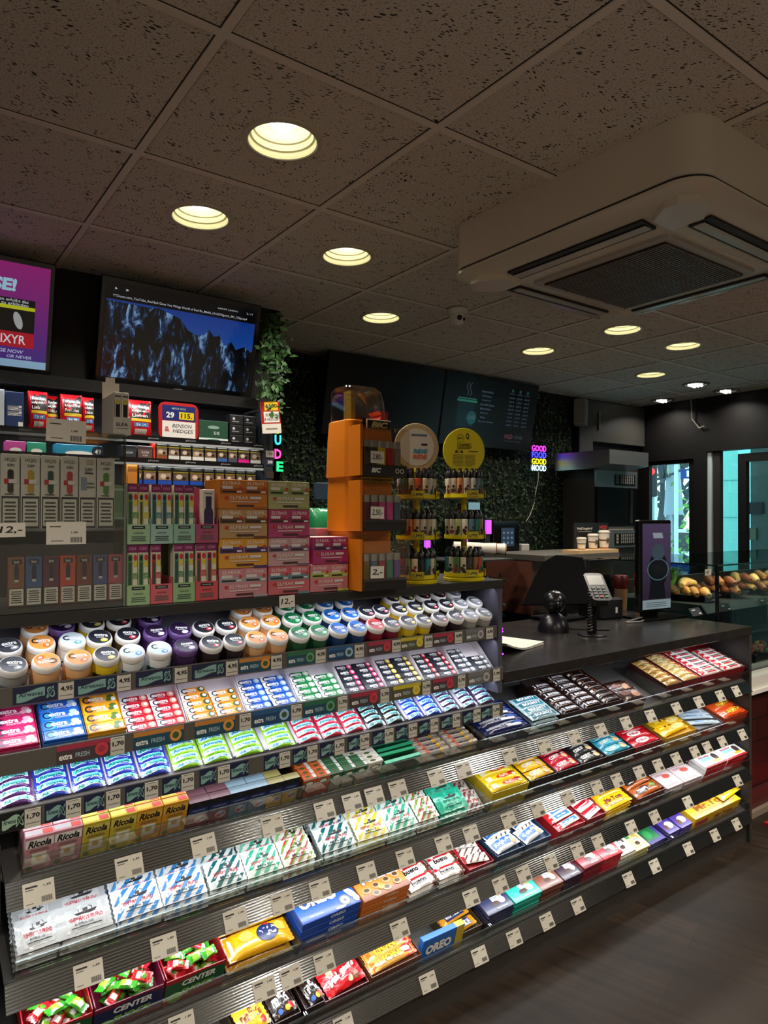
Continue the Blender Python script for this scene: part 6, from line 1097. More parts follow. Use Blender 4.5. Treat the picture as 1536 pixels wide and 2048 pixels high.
# hedge wall, menu boards, neon sign
def hg(r): return (r.uniform(1.75, 4.90), 3.955 - abs(r.gauss(0, .014)), r.uniform(.98, 2.6)), (0, -1, .15)
mb = leaves('h', 11000, hg, .034, ['#152A12', '#1F3B18', '#102010', '#28471E', '#2C441F'], 5); mb.box(1.70, 4.94, 3.96, 3.99, .945, 2.605, mat('#0C160A', .9)); put('hedge_wall', mb, kind='stuff')
thing('ceiling_trim_board', MB().box(1.72, 4.4, 3.90, 3.99, 2.606, 2.618, mat('#6A6258', .6)), 'thin pale board above the artificial hedge', 'trim')
MB_ = mat('#0A0C12', .3); def_t = lambda c='#5A6E82', s=.35: lit(c, s)
def board(x0, x1, label):
    o = root('menu_board', label, 'menu board', tr((x0 + x1) / 2, 3.79, 2.345) @ rx(.19)); w = x1 - x0; part('panel', MB().box(-w / 2, w / 2, 0, .04, -.265, .265, MB_, .004), o); return o, w
o, w = board(2.30, 3.28, 'dark unlit menu screen behind the orange lighter display'); o, w = board(3.29, 4.27, 'dark menu screen with coffee prices')
mb = MB(); S = plane((0, -.0005, 0), (1, 0, 0), (0, 0, 1)); G = def_t()
mb.quad(S, -.35, -.12, -.18, .06, lit('#0E2A34', .25), .0003); mb.quad(S, -.36, .062, -.16, .078, lit('#3A8A78', .3), .0003); mb.quad(S, -.35, .084, -.17, .092, lit('#3A8A78', .3), .0003); mb.ell(S, -.20, -.05, .05, .05, lit('#1E5A5A', .3), .0006); mb.txt(S, '1,60€', -.20, -.05, .07, .035, G, .0009)
for k in (0, 1): mb.add([Vector((-.27 + k * .03 + .012 * math.sin(t * .9) + e, -.001, .11 + t * .012)) for t in range(9) for e in (-.003, .003)], [(2 * t, 2 * t + 1, 2 * t + 3, 2 * t + 2) for t in range(8)], G)
part('cup_picture', mb, o, 'dim paper cup drawing'); mb = MB(); m2 = MB()
for i, t in enumerate(('Filterkaffee', 'Café Crème', 'Cappuccino', 'Latte Macchiato', 'Milchkaffee', 'Espresso', 'Kakao', 'Tee, div. Sorten')):
    z_ = .155 - i * .032; mb.txt(S, t, -.10 + len(t) * .003, z_, .010 * len(t), .016, G, .0006)
    for j in range(3): m2.txt(S, ('1,60 €', '2,20 €', '2,50 €', '2,80 €')[(i + j) % 4], .20 + j * .085, .135 - i * .030, .058, .015, G, .0006)
for j in range(3): m2.quad(S, .17 + j * .085, .165, .23 + j * .085, .168, G, .0003); m2.ell(S, .20 + j * .085, .19, .012, .014, lit('#2A5A5A', .3), .0003)
m3 = MB(); m3.txt(S, 'HQD', .22, -.165, .09, .04, lit('#6A3A4A', .3), .0006, bold=.04); m3.txt(S, 'STORE', .33, -.165, .09, .022, lit('#4A5060', .3), .0006); m3.txt(S, 'FRANKFURT (ODER)', .27, -.20, .19, .014, lit('#4A4056', .3), .0006); part('lettering', mb, o, 'dim coffee menu lettering'); part('shop_lettering', m3, o, 'dim reddish shop name'); part('price_lettering', m2, o, 'dim coffee price columns')
o = root('neon_sign', 'stacked four line neon word sign on the hedge wall', 'neon sign', tr(0, 0, 0))
for i, (t, c, v) in enumerate((('GOOD', '#F03AE8', 897), ('FOOD', '#3A3AFF', 910), ('GOOD', '#F0E81E', 923), ('MOOD', '#C8F4FF', 936))):
    p = onY(1078.5, v, 3.86); mb = MB(); mb.txt(plane((p.x, 3.86, p.z), (1, 0, 0), (0, 0, 1)), t, 0, 0, .172, .050, glow(c, 2.4 if i != 1 else 4), 0, bold=.01); part('word', mb, o, 'glowing word ' + t)
a, b = onY(1060, 890, 3.865), onY(1098, 943, 3.865); part('backing', MB().box(a.x, b.x, 3.865, 3.869, b.z, a.z, clear('#D8E0E0', .05, .3)), o)
L = [onY(u, v, 3.87) for u, v in ((1077, 943), (1076, 962), (1071, 985), (1069, 1005), (1060, 1030), (1052, 1043))]; part('cord', MB().tube(L, .003, mat('#B9B8A8', .5), 6), o, 'pale thin cord')
p = onZ(1160, 808, 2.50); o = thing('wall_speaker', MB().box(-.05, .05, -.06, .05, -.14, .09, mat('#8A867C', .5), .01), 'pale wall speaker in the corner under the ceiling', 'speaker', tr(4.93, 3.86, 2.49) @ rz(.5) @ ry(.12))
# ------------------------------------------------------------------ corner cabinet, oven, back counter
MCAB = mat('#3A3833', .5, vary=.05); OVB = mat('#26231F', .5)
o = root('tall_cabinet', 'tall dark grey cabinet in the corner behind the oven', 'cabinet', tr(5.4, 3.95, 0)); mi = tr(-5.4, -3.95, 0)
part('cabinet_side', MB().box(4.99, 5.16, 3.90, 3.995, 0, 2.60, MCAB), o, None, mi); part('cabinet_top', MB().box(5.161, 5.95, 3.90, 3.995, 2.235, 2.60, MCAB), o, None, mi); part('niche_back', MB().box(5.161, 5.95, 3.97, 3.995, 0, 2.234, BLACK), o, None, mi)
part('door_handle', MB().box(5.235, 5.245, 3.885, 3.899, 2.34, 2.50, STEEL), o, 'thin steel pull handle', mi); part('edge_trim', MB().box(4.97, 4.989, 3.90, 3.995, 0, 2.60, mat('#211D2A', .5)), o, None, mi)
X0o, X1o, Yo = Xu(1193, 3.5), Xu(1274, 3.5), 3.5
def oz(v): return zY(1235, v, Yo)
ov = root('bake_off_oven', 'tall stainless bake off oven with hood and two keypad panels', 'oven', tr(X0o, Yo, 0)); oi = tr(-X0o, -Yo, 0)
part('oven_body', MB().box(X0o, X1o, Yo + .02, 3.84, .0005, oz(941), OVB), ov, None, oi)
mb = MB(); part('control_panel', MB().box(X0o, X1o, Yo, Yo + .0195, oz(975), oz(942), STEEL), ov, None, oi); part('control_panel', MB().box(X0o + .05, X1o, Yo, Yo + .0195, oz(1095), oz(1062), STEEL), ov, None, oi)
part('oven_door', MB().box(X0o, X1o, Yo - .012, Yo + .0195, oz(1051), oz(976.5), mat('#0A0C0E', .08)).box(X1o - .12, X1o - .11, Yo - .03, Yo - .013, oz(1047), oz(980), DSTEEL), ov, 'dark glass oven door', oi)
part('vent_strip', MB().box(X0o + .02, X1o - .05, Yo, Yo + .0195, oz(1061), oz(1052), mat('#8A8880', .4)), ov, None, oi)
for v0, v1 in ((971, 949), (1091, 1067)):
    a, b = Xu(1229, Yo), Xu(1270, Yo); mb = MB(); mb.box(a, b, Yo - .004, Yo - .0005, oz(v0), oz(v1), mat('#101010', .3)); S = plane((0, Yo - .0041, 0), (1, 0, 0), (0, 0, 1)); K = mat('#8A8578', .5)
    for r in range(3):
        z_ = oz(v0) + (oz(v1) - oz(v0)) * (.18 + r * .27); mb.quad(S, a + .02, z_, a + .05, z_ + .02, K, .0003)
        for c in range(7): mb.quad(S, a + (b - a) * (.30 + c * .095), z_, a + (b - a) * (.30 + c * .095) + .016, z_ + .022, K, .0003)
    part('keypad', mb, ov, 'black keypad with pale buttons', oi)
a, b = Xu(1216, 3.3), Xu(1297, 3.3); z1, z0, zb_ = zY(1216, 898, 3.3), zY(1216, 927, 3.3), oz(942)
part('hood', MB().prism([(3.84, z1), (3.30, z1), (3.30, z0), (Yo - .01, zb_ + .002), (3.84, zb_ + .002)], a + .02, b, mat('#8C8F8E', .32, metal=.85)), ov, 'stainless steel hood', oi)
thing('back_counter', MB().box(1.80, 4.65, 3.40, 3.89, 0, .90, DARK).box(1.78, 4.65, 3.37, 3.89, .9005, .94, M_TOP), 'dark back counter below the hedge wall', 'counter')
thing('low_cabinet', MB().box(1.80, 2.75, 2.60, 2.64, .86, .90, mat('#6A665E', .4)).box(1.80, 2.75, 2.445, 2.64, .0, .8595, DARK), 'pale edged low cabinet behind the worktop', 'cabinet')
# coffee corner
HX0, HX1, HY = Xu(1086, 2.86), Xu(1226, 2.86), 2.86; hz = zY(1150, 1108, 2.86)
o = root('coffee_cabinet', 'brown grey cabinet with projecting top under the paper cups', 'cabinet', tr(HX0, HY, 0)); mi = tr(-HX0, -HY, 0)
part('cabinet_body', MB().box(HX0, HX1 - .05, HY + .10, HY + .48, .9415, hz - .035, mat('#4A3A34', .5)), o, None, mi); part('cabinet_top', MB().box(HX0 - .02, HX1 + .03, HY - .03, HY + .49, hz - .0345, hz, mat('#5A5650', .4)), o, None, mi); part('cabinet_side', MB().box(HX0 - .012, HX0 - .0005, HY + .08, HY + .48, .9415, hz - .035, mat('#6A3F30', .5)), o, 'reddish brown side', mi)
part('cabinet_leg', MB().box(HX0, HX0 + .04, HY + .105, HY + .145, 0, .9, DARK).box(HX1 - .1, HX1 - .06, HY + .105, HY + .145, 0, .9, DARK), o, None, mi)
PX = [Xu(u, 2.86) for u in (1153, 1232)]; thing('cup_platform', MB().box(PX[0], PX[1], HY - .02, HY + .12, hz + .0005, hz + .022, mat('#C9A87A', .6)), 'small pale wooden platform under three paper cups', 'stand')
CUPM = mat('#E6DECE', .5); LIDM = mat('#E0D8C8', .4)
for i, (u, v0, v1, r, nm) in enumerate(((1163, 1097, 1072, .032, 'smallest'), (1186, 1097, 1066, .036, 'middle'), (1208, 1097, 1060, .038, 'tallest'))):
    x = Xu(u, HY + .05); h = (v0 - v1) / 1384 * (2.91 * .8077 + x * .5896); o = root('paper_cup', '%s lidded paper cup on the wooden platform' % nm, 'cup', tr(x, HY + .05, hz + .0225))
    mb = MB(); mb.lathe([(r * .72, 0), (r * .96, h * .86)], CUPM, 28); rr_ = lambda z: r * (.72 + .24 * z / (h * .86)); mb.lathe([(rr_(h * .06) + .0004, h * .02), (rr_(h * .1) + .0004, h * .09)], mat('#A8603A', .5), 28, cap=False); mb.lathe([(rr_(h * .44) + .0004, h * .44), (rr_(h * .5) + .0004, h * .5)], mat('#4A3020', .5), 28, cap=False); part('cup_body', mb, o)
    part('cup_lid', MB().lathe([(r, h * .865), (r * 1.04, h * .88), (r * 1.02, h * .92), (r * .9, h * .93), (r * .86, h)], LIDM, 28), o)
    if i: part('emblem', MB().ell(plane((-.004, -rr_(h * .46) - .0014, h * .46), (1, 0, 0), (0, 0, 1)), 0, 0, .016, .016, ink('#8A6A2A'), 0).ell(plane((-.004, -rr_(h * .46) - .0018, h * .46), (1, 0, 0), (0, 0, 1)), 0, 0, .011, .011, ink('#2A1E14'), 0, ri=.55), o, 'round brown gold emblem')
a, b = onY(1147, 1046, HY + .16), onY(1216, 1100, HY + .16); mb = MB(); mb.box(a.x, b.x, HY + .155, HY + .165, hz + .0005, a.z, mat('#171514', .4)); S = plane(((a.x + b.x) / 2, HY + .1548, a.z - .04), (1, 0, 0), (0, 0, 1)); mb.txt(S, 'Heiß begehrt!', -.075, 0, .16, .022, ink('#D8D0C0'), .0006, bold=.02); mb.quad(S, -.15, -.02, .0, -.018, ink('#D8D0C0'), .0005); mb.txt(S, 'HQD', .13, .008, .09, .030, ink('#C8443A'), .0006, bold=.04)
thing('advert_board', mb, 'dark advert board with white and red lettering behind the cups', 'sign')
def BX(name, u0, v1, u1, v0, Y, d, c, label, cat, zb=None, ops=()):
    a, b = onY(u0, v1, Y), onY(u1, v0, Y); z0 = b.z if zb is None else zb
    mb = MB(); mb.box(a.x, b.x, Y, Y + d, z0, a.z, c if not isinstance(c, str) else mat(c, .4, vary=.04), .002)
    deco(mb, plane(((a.x + b.x) / 2, Y, (a.z + z0) / 2), (1, 0, 0), (0, 0, 1)), b.x - a.x, a.z - z0, ops); return thing(name, mb, label, cat)
cm = root('coffee_machine', 'black coffee machine with a touch screen on the back counter', 'coffee machine', tr(3.2, 3.45, .9405)); mi = tr(-3.2, -3.45, -.9405)
a, b = onY(988, 1042, 3.42), onY(1046, 1108, 3.42)
part('machine_body', MB().box(a.x - .1, b.x, 3.56, 3.85, .9408, a.z - .005, mat('#121214', .35), .004), cm, None, mi); mb = MB().box(a.x, b.x - .03, 3.425, 3.4395, b.z, a.z, GLOSSB, .003); S = plane(((a.x + b.x) / 2 - .01, 3.4245, (a.z + b.z) / 2), (1, 0, 0), (0, 0, 1)); mb.quad(S, -.06, -.06, .07, .07, lit('#2A3A4E', .25), .0005)
for i in range(3):
    for j in range(3): mb.ell(S, -.035 + i * .04, -.035 + j * .035, .010, .008, lit('#5A7A9A', .3), .001)
part('touch_screen', mb.box(a.x + .02, b.x - .06, 3.44, 3.5595, b.z + .02, a.z - .02, BLACK), cm, 'dark lit touch screen', mi); part('cup_shelf', MB().box(2.55, 2.98, 2.80, 3.12, onY(1003, 1100, 2.98).z - .0485, onY(1003, 1100, 2.98).z - .0405, DSTEEL).box(2.70, 2.74, 3.12, 3.56, onY(1003, 1100, 2.98).z - .0485, onY(1003, 1100, 2.98).z - .0405, DSTEEL), cm, None, mi); part('outlet', MB().box(b.x - .0, b.x + .08, 3.43, 3.6, b.z + .02, b.z + .07, mat('#A8A49A', .4), .004).box(b.x + .03, b.x + .06, 3.57, 3.59, .9408, b.z + .02, DSTEEL), cm, 'grey outlet arm', mi)
part('hopper', MB().box(a.x - .10, a.x + .01, 3.57, 3.69, a.z - .004, a.z + .13, clear('#8A6A50', .1, .4)), cm, 'brown tinted bean hopper', mi)
BX('grinder_box', 1000, 1115, 1020, 1170, 3.42, .10, '#8A8880', 'pale grey box beside the coffee machine', 'box', .9405); BX('carton_book', 1021, 1128, 1031, 1170, 3.42, .10, '#C9848A', 'narrow pink box with lettering beside the pale grey box', 'box', .9405, [('T', 'NESTLE', 0, 0, .8, .4, '#E9DCD8', .02, 0, PI / 2)])
a, b = onY(1036, 1132, 3.42), onY(1060, 1188, 3.42); mb = MB(); S = bag(mb, b.x - a.x, .18, .06, foil('#A8703A'), seed=4, crimp='y', wr=.006); deco(mb, S, b.x - a.x, .18, [('R', -.4, .1, .4, .44, '#7A1E14'), ('E', -.1, .3, .2, .1, '#E89A3A'), ('T', 'OREO', 0, .02, .6, .14, W_, .03)]); thing('snack_bag', mb, 'brown and orange snack bag leaning on the back counter', 'snack bag', tr((a.x + b.x) / 2, 3.485, .9405 + .092) @ rx(PI / 2 - .06))
BX('kitchen_scale', 1024, 1192, 1061, 1208, 3.39, .02, '#C9C5BC', 'low white scale behind the worktop', 'scale', None)
for i, (u, v) in enumerate(((997, 1098), (1003, 1100))):
    p = onY(u, v, 2.98); o = root('cup_sleeve', '%s row of paper cups lying sideways beside the lighter carousel' % ('nearer', 'farther')[i], 'cup', tr(p.x - .02 + i * .085, 2.98 + i * .03, p.z) @ rz(-.62) @ ry(PI / 2 + .06)); L = .26
    part('cup_body', MB().lathe([(.030, -L), (.033, -.10), (.034, -.0995), (.030, -.099), (.0375, 0)], CUPM, 28, cap=False).lathe([(.036, -.012), (.0378, -.002), (.038, -.001)], mat('#8A4A2A', .5), 28, cap=False), o); part('cup_inside', MB().lathe([(.001, -.06), (.028, -.06), (.036, -.0005)], mat('#D8CEBC', .6), 28, cap=False), o)
for i, (u0, v1, u1, v0) in enumerate(((973, 1040, 983, 1068), (851, 1081, 861, 1100), (929, 1078, 936, 1092))):
    a, b = onY(u0, v1, 3.40), onY(u1, v0, 3.40); part('light_strip', MB().box(a.x, b.x, 3.40, 3.415, b.z, a.z, glow('#B44AE8', 1.2)).box(a.x, b.x, 3.4155, 3.435, .9408, a.z, DARK), cm, 'glowing purple light strip', mi)
p = onY(650, 1060, 2.6); mb = MB(); S = bag(mb, .21, .19, .09, foil('#1E7A4A'), seed=9, crimp='y', wr=.006); thing('green_bag', mb, 'green rounded bag behind the vape cartons', 'bag', tr(p.x, 2.6, p.z) @ rx(PI / 2)); BX('bag_shelf', 610, 1100, 690, 1104, 2.52, .2, DARK, 'dark shelf under the green rounded bag', 'shelf'); BX('shelf_support', 640, 1104.5, 660, 1300, 2.55, .06, DARK, 'dark post holding the shelf of the green bag', 'post', 0.)
BX('small_monitor', 634, 965, 676, 1000, 2.6, .03, '#2A3A4A', 'bluish grey monitor above the green bag', 'monitor'); 
# ------------------------------------------------------------------ on the worktop
ZC_ = 1.0305
p = onZ(1045, 1282, ZC_); mb = MB(); n = 10
for l in range(3):
    z_ = .0015 + l * .0022; vs = []
    for i in range(n + 1):
        t = i / n; c = .045 * max(0, (.55 - t)) ** 1.6 * 2.2
        for y in (-.13, .13): vs.append((-.15 + .3 * t, y, z_ + c + (.006 if l == 2 else 0) * t * t))
    mb.add(vs + [(a, b, c - .0014) for a, b, c in vs], [(2 * i, 2 * i + 2, 2 * i + 3, 2 * i + 1) for i in range(n)] + [(2 * (n + 1) + 2 * i, 2 * (n + 1) + 2 * i + 1, 2 * (n + 1) + 2 * i + 3, 2 * (n + 1) + 2 * i + 2) for i in range(n)] + [(2 * i + k, 2 * (n + 1) + 2 * i + k, 2 * (n + 1) + 2 * i + 2 + k, 2 * i + 2 + k) for i in range(n) for k in (0, 1)], PAPER, True)
thing('paper_stack', mb, 'curled white papers lying on the dark worktop', 'paper', tr(2.02, 1.99, ZC_ + .001) @ rz(.25))
o = root('ivy_strand', 'small dark ivy strand with purple light on the gum rack side', 'plant', tr(1.73, 1.72, 1.04))
def iv2(r): t = r.random(); return (.014 + r.gauss(0, .010) + .01 * t, .03 + r.gauss(0, .02), .01 + t * .29), (1, -.5, .2)
part('foliage', leaves('f', 170, iv2, .026, ['#16301C', '#1E4028', '#122616'], 8), o); part('stem', MB().tube([(.012, .03, .0), (.014, .03, .15), (.012, .03, .29)], .003, mat('#1A2A14', .6), 6), o)
mb = MB(); r = random.Random(2)
for k in range(26): mb.ball((.020 + r.gauss(0, .007), .0 + r.gauss(0, .010), .03 + r.random() ** 1.5 * .13), .0032, glow('#A02AFF', 5), 5)
part('light_string', mb, o, 'tiny glowing purple lights')
# hand scanner with dome base and ball head
p = onZ(1107, 1262, ZC_); o = root('barcode_scanner', 'black barcode scanner with round head on a dome base', 'scanner', tr(p.x, p.y, ZC_)); part('base', MB().lathe([(.072, 0), (.070, .02), (.058, .055), (.035, .078), (.012, .085)], mat('#16131C', .3), 32), o); part('scan_head', MB().ball((0, -.005, .135), .052, mat('#17171A', .25)), o); part('scan_window', MB().ball((-.014, -.045, .125), .020, GLOSSB), o, 'glossy scan window')
mb = MB(); mb.tube([(.06, 0, .01), (.10, -.03, .005), (.16, -.10, .004), (.22, -.14, .004)], .004, BLACK, 6); part('cord', mb, o)
# till screen seen from behind
M1 = mat('#050505', .7, spec=.1); o = root('till_monitor', 'large black till screen seen from behind leaning over the worktop', 'monitor', tr(2.80, 2.33, ZC_)); part('screen_back', MB().prism([(-.19, 0), (.19, 0), (.165, .245), (.02, .26), (-.06, .22)], -.012, .012, M1, 'y'), o, None, tr(.0, .0, .075) @ rz(-.5) @ rx(-.35)); part('base', MB().box(-.11, .11, -.09, .09, 0, .018, M1, .004).prism([(-.05, .018), (.05, .018), (.03, .10), (-.03, .10)], -.02, .02, M1, 'y'), o)
BX('back_screen', 1178, 1120, 1228, 1165, 2.42, .02, mat('#22262A', .15), 'dark grey tablet screen behind the card terminal', 'monitor', ZC_)
# card terminal on its pole
p = onZ(1184, 1270, ZC_); o = root('card_terminal', 'black card terminal tilted on a pole stand', 'card terminal', tr(p.x, p.y, ZC_)); part('stand_base', MB().lathe([(.062, 0), (.062, .004), (.055, .008)], mat('#0E0E10', .3), 32), o); part('pole', MB().box(-.02, .02, -.012, .012, .006, .19, M1, .003), o)
tm = tr(.035, .0, .20) @ rz(-.65) @ rx(.55); mb = MB().prism(rr(-.043, .043, -.10, .10, .02, 5), -.016, .016, mat('#1E1D1C', .35), 'z'); part('terminal_body', mb, o, None, tm); mb = MB(); S = TOP(.0165); mb.quad(S, -.034, .010, .034, .080, lit('#8A8A80', .12), .0004); part('terminal_screen', mb, o, 'grey terminal screen', tm)
mb = MB()
for i in range(4):
    for j in range(3): mb.box(-.030 + j * .022, -.014 + j * .022, -.080 + i * .020, -.066 + i * .020, .016, .019, mat(('#4A4A4C', '#8A2A2A', '#3A6A3A')[0 if i else j % 3], .4), .001)
part('keypad', mb, o, None, tm); mb = MB()
mb.tube([(-.04 + .010 * math.cos(t * 1.3), -.02 + .010 * math.sin(t * 1.3), .02 + t * .0026) for t in range(70)], .0022, mat('#2A2A2C', .35), 5); part('coiled_cord', mb, o)
p = onZ(1253, 1236, ZC_); mb = MB(); mb.box(-.075, .075, -.09, .09, 0, .105, mat('#141415', .35), .008); mb.box(-.05, .05, -.05, .02, .105, .109, mat('#0A0A0A', .15), .001); mb.quad(plane((0, -.0905, .05), (1, 0, 0), (0, 0, 1)), .02, -.02, .034, .01, mat('#C9C6BC', .5), .0004); thing('receipt_printer', mb, 'black receipt printer beside the card terminal', 'printer', tr(3.05, 2.26, ZC_) @ rz(-.2))
for i, (u, v1, v0) in enumerate(((1236, 1150, 1190), (1248, 1143, 1190))):
    p = onY(u, v0, 2.38); h = p.z; o = root('paper_tub', '%s brown paper tub with a dark red lid behind the printer' % ('nearer', 'farther')[i], 'tub', tr(p.x, 2.36 - i * .09, ZC_)); z_ = zY(u, v1, 2.38) - ZC_; part('tub_body', MB().lathe([(.030, 0), (.036, z_ * .62)], mat('#8A6A4A', .6), 24), o); part('tub_lid', MB().lathe([(.036, z_ * .625), (.040, z_ * .66), (.040, z_ * .92), (.034, z_)], mat('#5A1A16', .35), 24), o)
mb = MB(); mb.tube([(2.98, 2.06, 1.034), (3.03, 2.03, 1.05), (3.10, 2.06, 1.045), (3.18, 2.09, 1.036)], .004, mat('#6A6866', .4), 6).tube([(2.98, 2.05, 1.034), (3.05, 2.02, 1.036), (3.14, 2.05, 1.035)], .0035, mat('#8A8886', .4), 6); thing('cable', mb, 'grey cables looping on the worktop before the printer', 'cable')
# upright advert display
Yd = 2.06; a, b = onY(1284, 1040, Yd), onY(1338, 1038, Yd); zz0, zz1 = ZC_ + .035, a.z; w = b.x - a.x
o = root('advert_display', 'upright digital advert display at the far end of the worktop', 'display', tr((a.x + b.x) / 2, Yd, ZC_) @ rz(-.12)); h = zz1 - zz0
part('base', MB().box(-w / 2 - .02, w / 2 + .05, -.06, .10, 0, .012, GLOSSB, .003).box(-.05, .05, .03, .06, .0125, .1, GLOSSB), o)
part('housing', MB().box(-w / 2, w / 2, 0, .035, .035, .035 + h, mat('#0B0B0C', .25), .006), o)
mb = MB(); S = plane((.006, -.0005, .035 + h / 2), (1, 0, 0), (0, 0, 1)); mb.quad(S, -w * .44, -h * .47, w * .44, h * .46, _grad('#3A2E44', '#6E5A84', .35, 2, .1, .5), .0003); mb.quad(S, -w * .44, -h * .47, w * .44, -h * .37, lit('#7A8E98', .35), .0006); mb.ell(S, .01, -.02, w * .30, h * .20, lit('#0E1218', .3), .0006); mb.ell(S, .01, .07, w * .20, h * .09, lit('#3A4A58', .3), .0009, ri=.0); mb.ell(S, .01, -.02, w * .34, h * .12, lit('#4A6A78', .35), .0009, ri=.92); mb.poly(S, [(-w * .25, -h * .36), (w * .28, -h * .36), (w * .2, -h * .1), (-w * .18, -h * .1)], lit('#0E1218', .3), .0007); mb.quad(S, w * .08, h * .30, w * .38, h * .36, lit('#8A9AA8', .3), .0009, sk=-.3)
for k in range(3): mb.quad(S, -w * .34, -h * (.40 + k * .02), w * .3, -h * (.405 + k * .02), lit('#2A3438', .2), .0009)
part('screen', mb, o, 'dim purple advert screen')
# ------------------------------------------------------------------ pastry counter
VX, VY, VZ = 3.52, 1.885, 1.305; VX1 = 5.6; VG = clear('#E6F2EF', .04, .45, .01)
o = root('pastry_counter', 'glass pastry counter with white rail over dark red tiles', 'counter', tr(VX, VY, 0)); mi = tr(-VX, -VY, 0)
part('front_glass', MB().box(VX, VX1, VY, VY + .006, .70, VZ - .009, VG), o, None, mi); part('side_glass', MB().box(VX, VX + .006, VY + .007, 2.62, .70, VZ - .009, VG), o, None, mi); part('top_glass', MB().box(VX, VX1, VY, 2.62, VZ - .008, VZ, clear('#B8D0CA', .05, .5, .01)), o, None, mi)
part('corner_post', MB().box(VX - .004, VX + .010, VY - .004, VY + .010, .70, VZ - .009, mat('#0E1414', .2)), o, 'dark glass corner edge', mi); part('edge_trim', MB().box(VX, VX1, VY - .004, VY - .0005, VZ - .008, VZ, mat('#1E3A36', .2)).box(VX - .004, VX - .0005, VY, 2.62, VZ - .008, VZ, mat('#10201E', .2)), o, None, mi)
part('white_rail', MB().box(VX - .02, VX1, 1.80, VY - .0045, .625, .71, mat('#D5D2C8', .35)).box(VX - .02, VX1, 1.785, 1.7995, .625, .645, mat('#E6E2D8', .3)), o, None, mi); part('tiled_base', MB().box(VX - .02, VX1, 1.815, 2.62, .12, .6245, M_TILE), o, 'dark red tiled base', mi); part('baseboard', MB().box(VX - .02, VX1, 1.79, 2.62, .0005, .1195, mat('#4A1F1C', .4)).box(VX - .02, VX1, 1.765, 1.7895, 0, .03, mat('#8A7A6A', .5)), o, None, mi)
part('floor_deck', MB().box(VX + .007, VX1, VY + .008, 2.61, .70, .73, mat('#4A4E50', .35)), o, None, mi); part('display_shelf', MB().box(VX + .01, VX1, 1.99, 2.55, 1.075, 1.085, mat('#3A3836', .4)).prism([(1.985, 1.085), (1.95, 1.04), (1.945, 1.043), (1.980, 1.088)], VX + .01, VX1, mat('#7E848A', .3, metal=.6)), o, 'dark shelf with sloping steel rail', mi); part('rear_panel', MB().box(VX + .007, VX1, 2.60, 2.62, .73, 1.16, mat('#23211F', .4)), o, None, mi)
for x in (VX + .62, VX + 1.6): part('shelf_leg', MB().box(x, x + .03, 2.1, 2.13, .7305, 1.0745, DSTEEL), o, None, mi)
area('counter_light', tr(4.5, 2.02, VZ - .012) @ rx(.45), 1.9, .015, 6, (1, .84, .62), spread=2.6)
PASTRY = [mat(c, .5, bump=.6, bs=60, vary=.25) for c in ('#C98A4A', '#B0703A', '#7A3E22', '#D0A060')]
def roll_mesh(m, seed):
    mb = MB(); r = random.Random(seed); pts = []; n = 19
    for i in range(n):
        t = i / (n - 1); pts.append((-.105 + .21 * t, .022 * math.sin(t * PI) + r.gauss(0, .001), .020 + .012 * math.sin(t * PI)))
    mb.tube(pts, .02, m, 12, [(.009 + .0165 * math.sin(PI * (.08 + .84 * i / (n - 1))) ** .8) * (1 + .16 * (i % 2)) * .88 for i in range(n)]); return mb.mesh('pastry_roll')
RM = [roll_mesh(m, i) for i, m in enumerate(PASTRY)]
tn = 0
for i in range(6):
    x = VX + .20 + i * .31; y = 2.16; o = root('pastry_bowl', 'shallow black oval bowl of pastries, %s along the pastry shelf' % ORD[i], 'bowl', tr(x, y, 1.0855), 'pastry bowls')
    mb = MB(); vs, fs, n = [], [], 28
    for rr2, z_ in ((.09, .0), (.13, .02), (.15, .038), (.142, .038), (.12, .014), (.01, .010)): vs += [(rr2 * .85 * math.cos(2 * PI * k / n), rr2 * 1.2 * math.sin(2 * PI * k / n), z_) for k in range(n)]
    for j in range(5):
        for k in range(n): fs.append((j * n + k, j * n + (k + 1) % n, (j + 1) * n + (k + 1) % n, (j + 1) * n + k))
    mb.add(vs, fs, mat('#141212', .3), True); part('bowl_body', mb, o)
    if i == 0: thing('pastry_roll', RM[3], 'single pale pastry in the nearest bowl beside the plant', 'pastry', tr(x, y + .0, 1.152) @ rz(.2))
    for k in range(8 if i else 4):
        thing('pastry_roll', RM[(i + (k % 2)) % 4 if i < 5 else 0], 'golden brown pastry, %s from the front in the %s bowl' % (ORD[k], ORD[i]), 'pastry', tr(x + RN.uniform(-.01, .01), y + (-.118 + k * .060 if k < 5 else -.088 + (k - 5) * .060) , 1.106 + (.046 if k > 4 else 0)) @ rz(.55 + RN.uniform(-.12, .12)), 'pastries in the bowls')
def gr(r): a = r.random() * 6.28; q = r.random() ** .5 * .07; return (VX + .30 + q * math.cos(a), 2.36 + q * math.sin(a), 1.10 + r.random() * .05), (math.cos(a) * .5, math.sin(a) * .5, 1)
o = root('grass_plant', 'bushy green grass plant behind the advert display', 'plant', tr(VX + .30, 2.36, 1.0855)); mi2 = tr(-VX - .30, -2.36, -1.0855)
mb = MB(); r = random.Random(6); ms = [mat(c, .5) for c in ('#4E7A32', '#3A6226', '#6A9A48')]
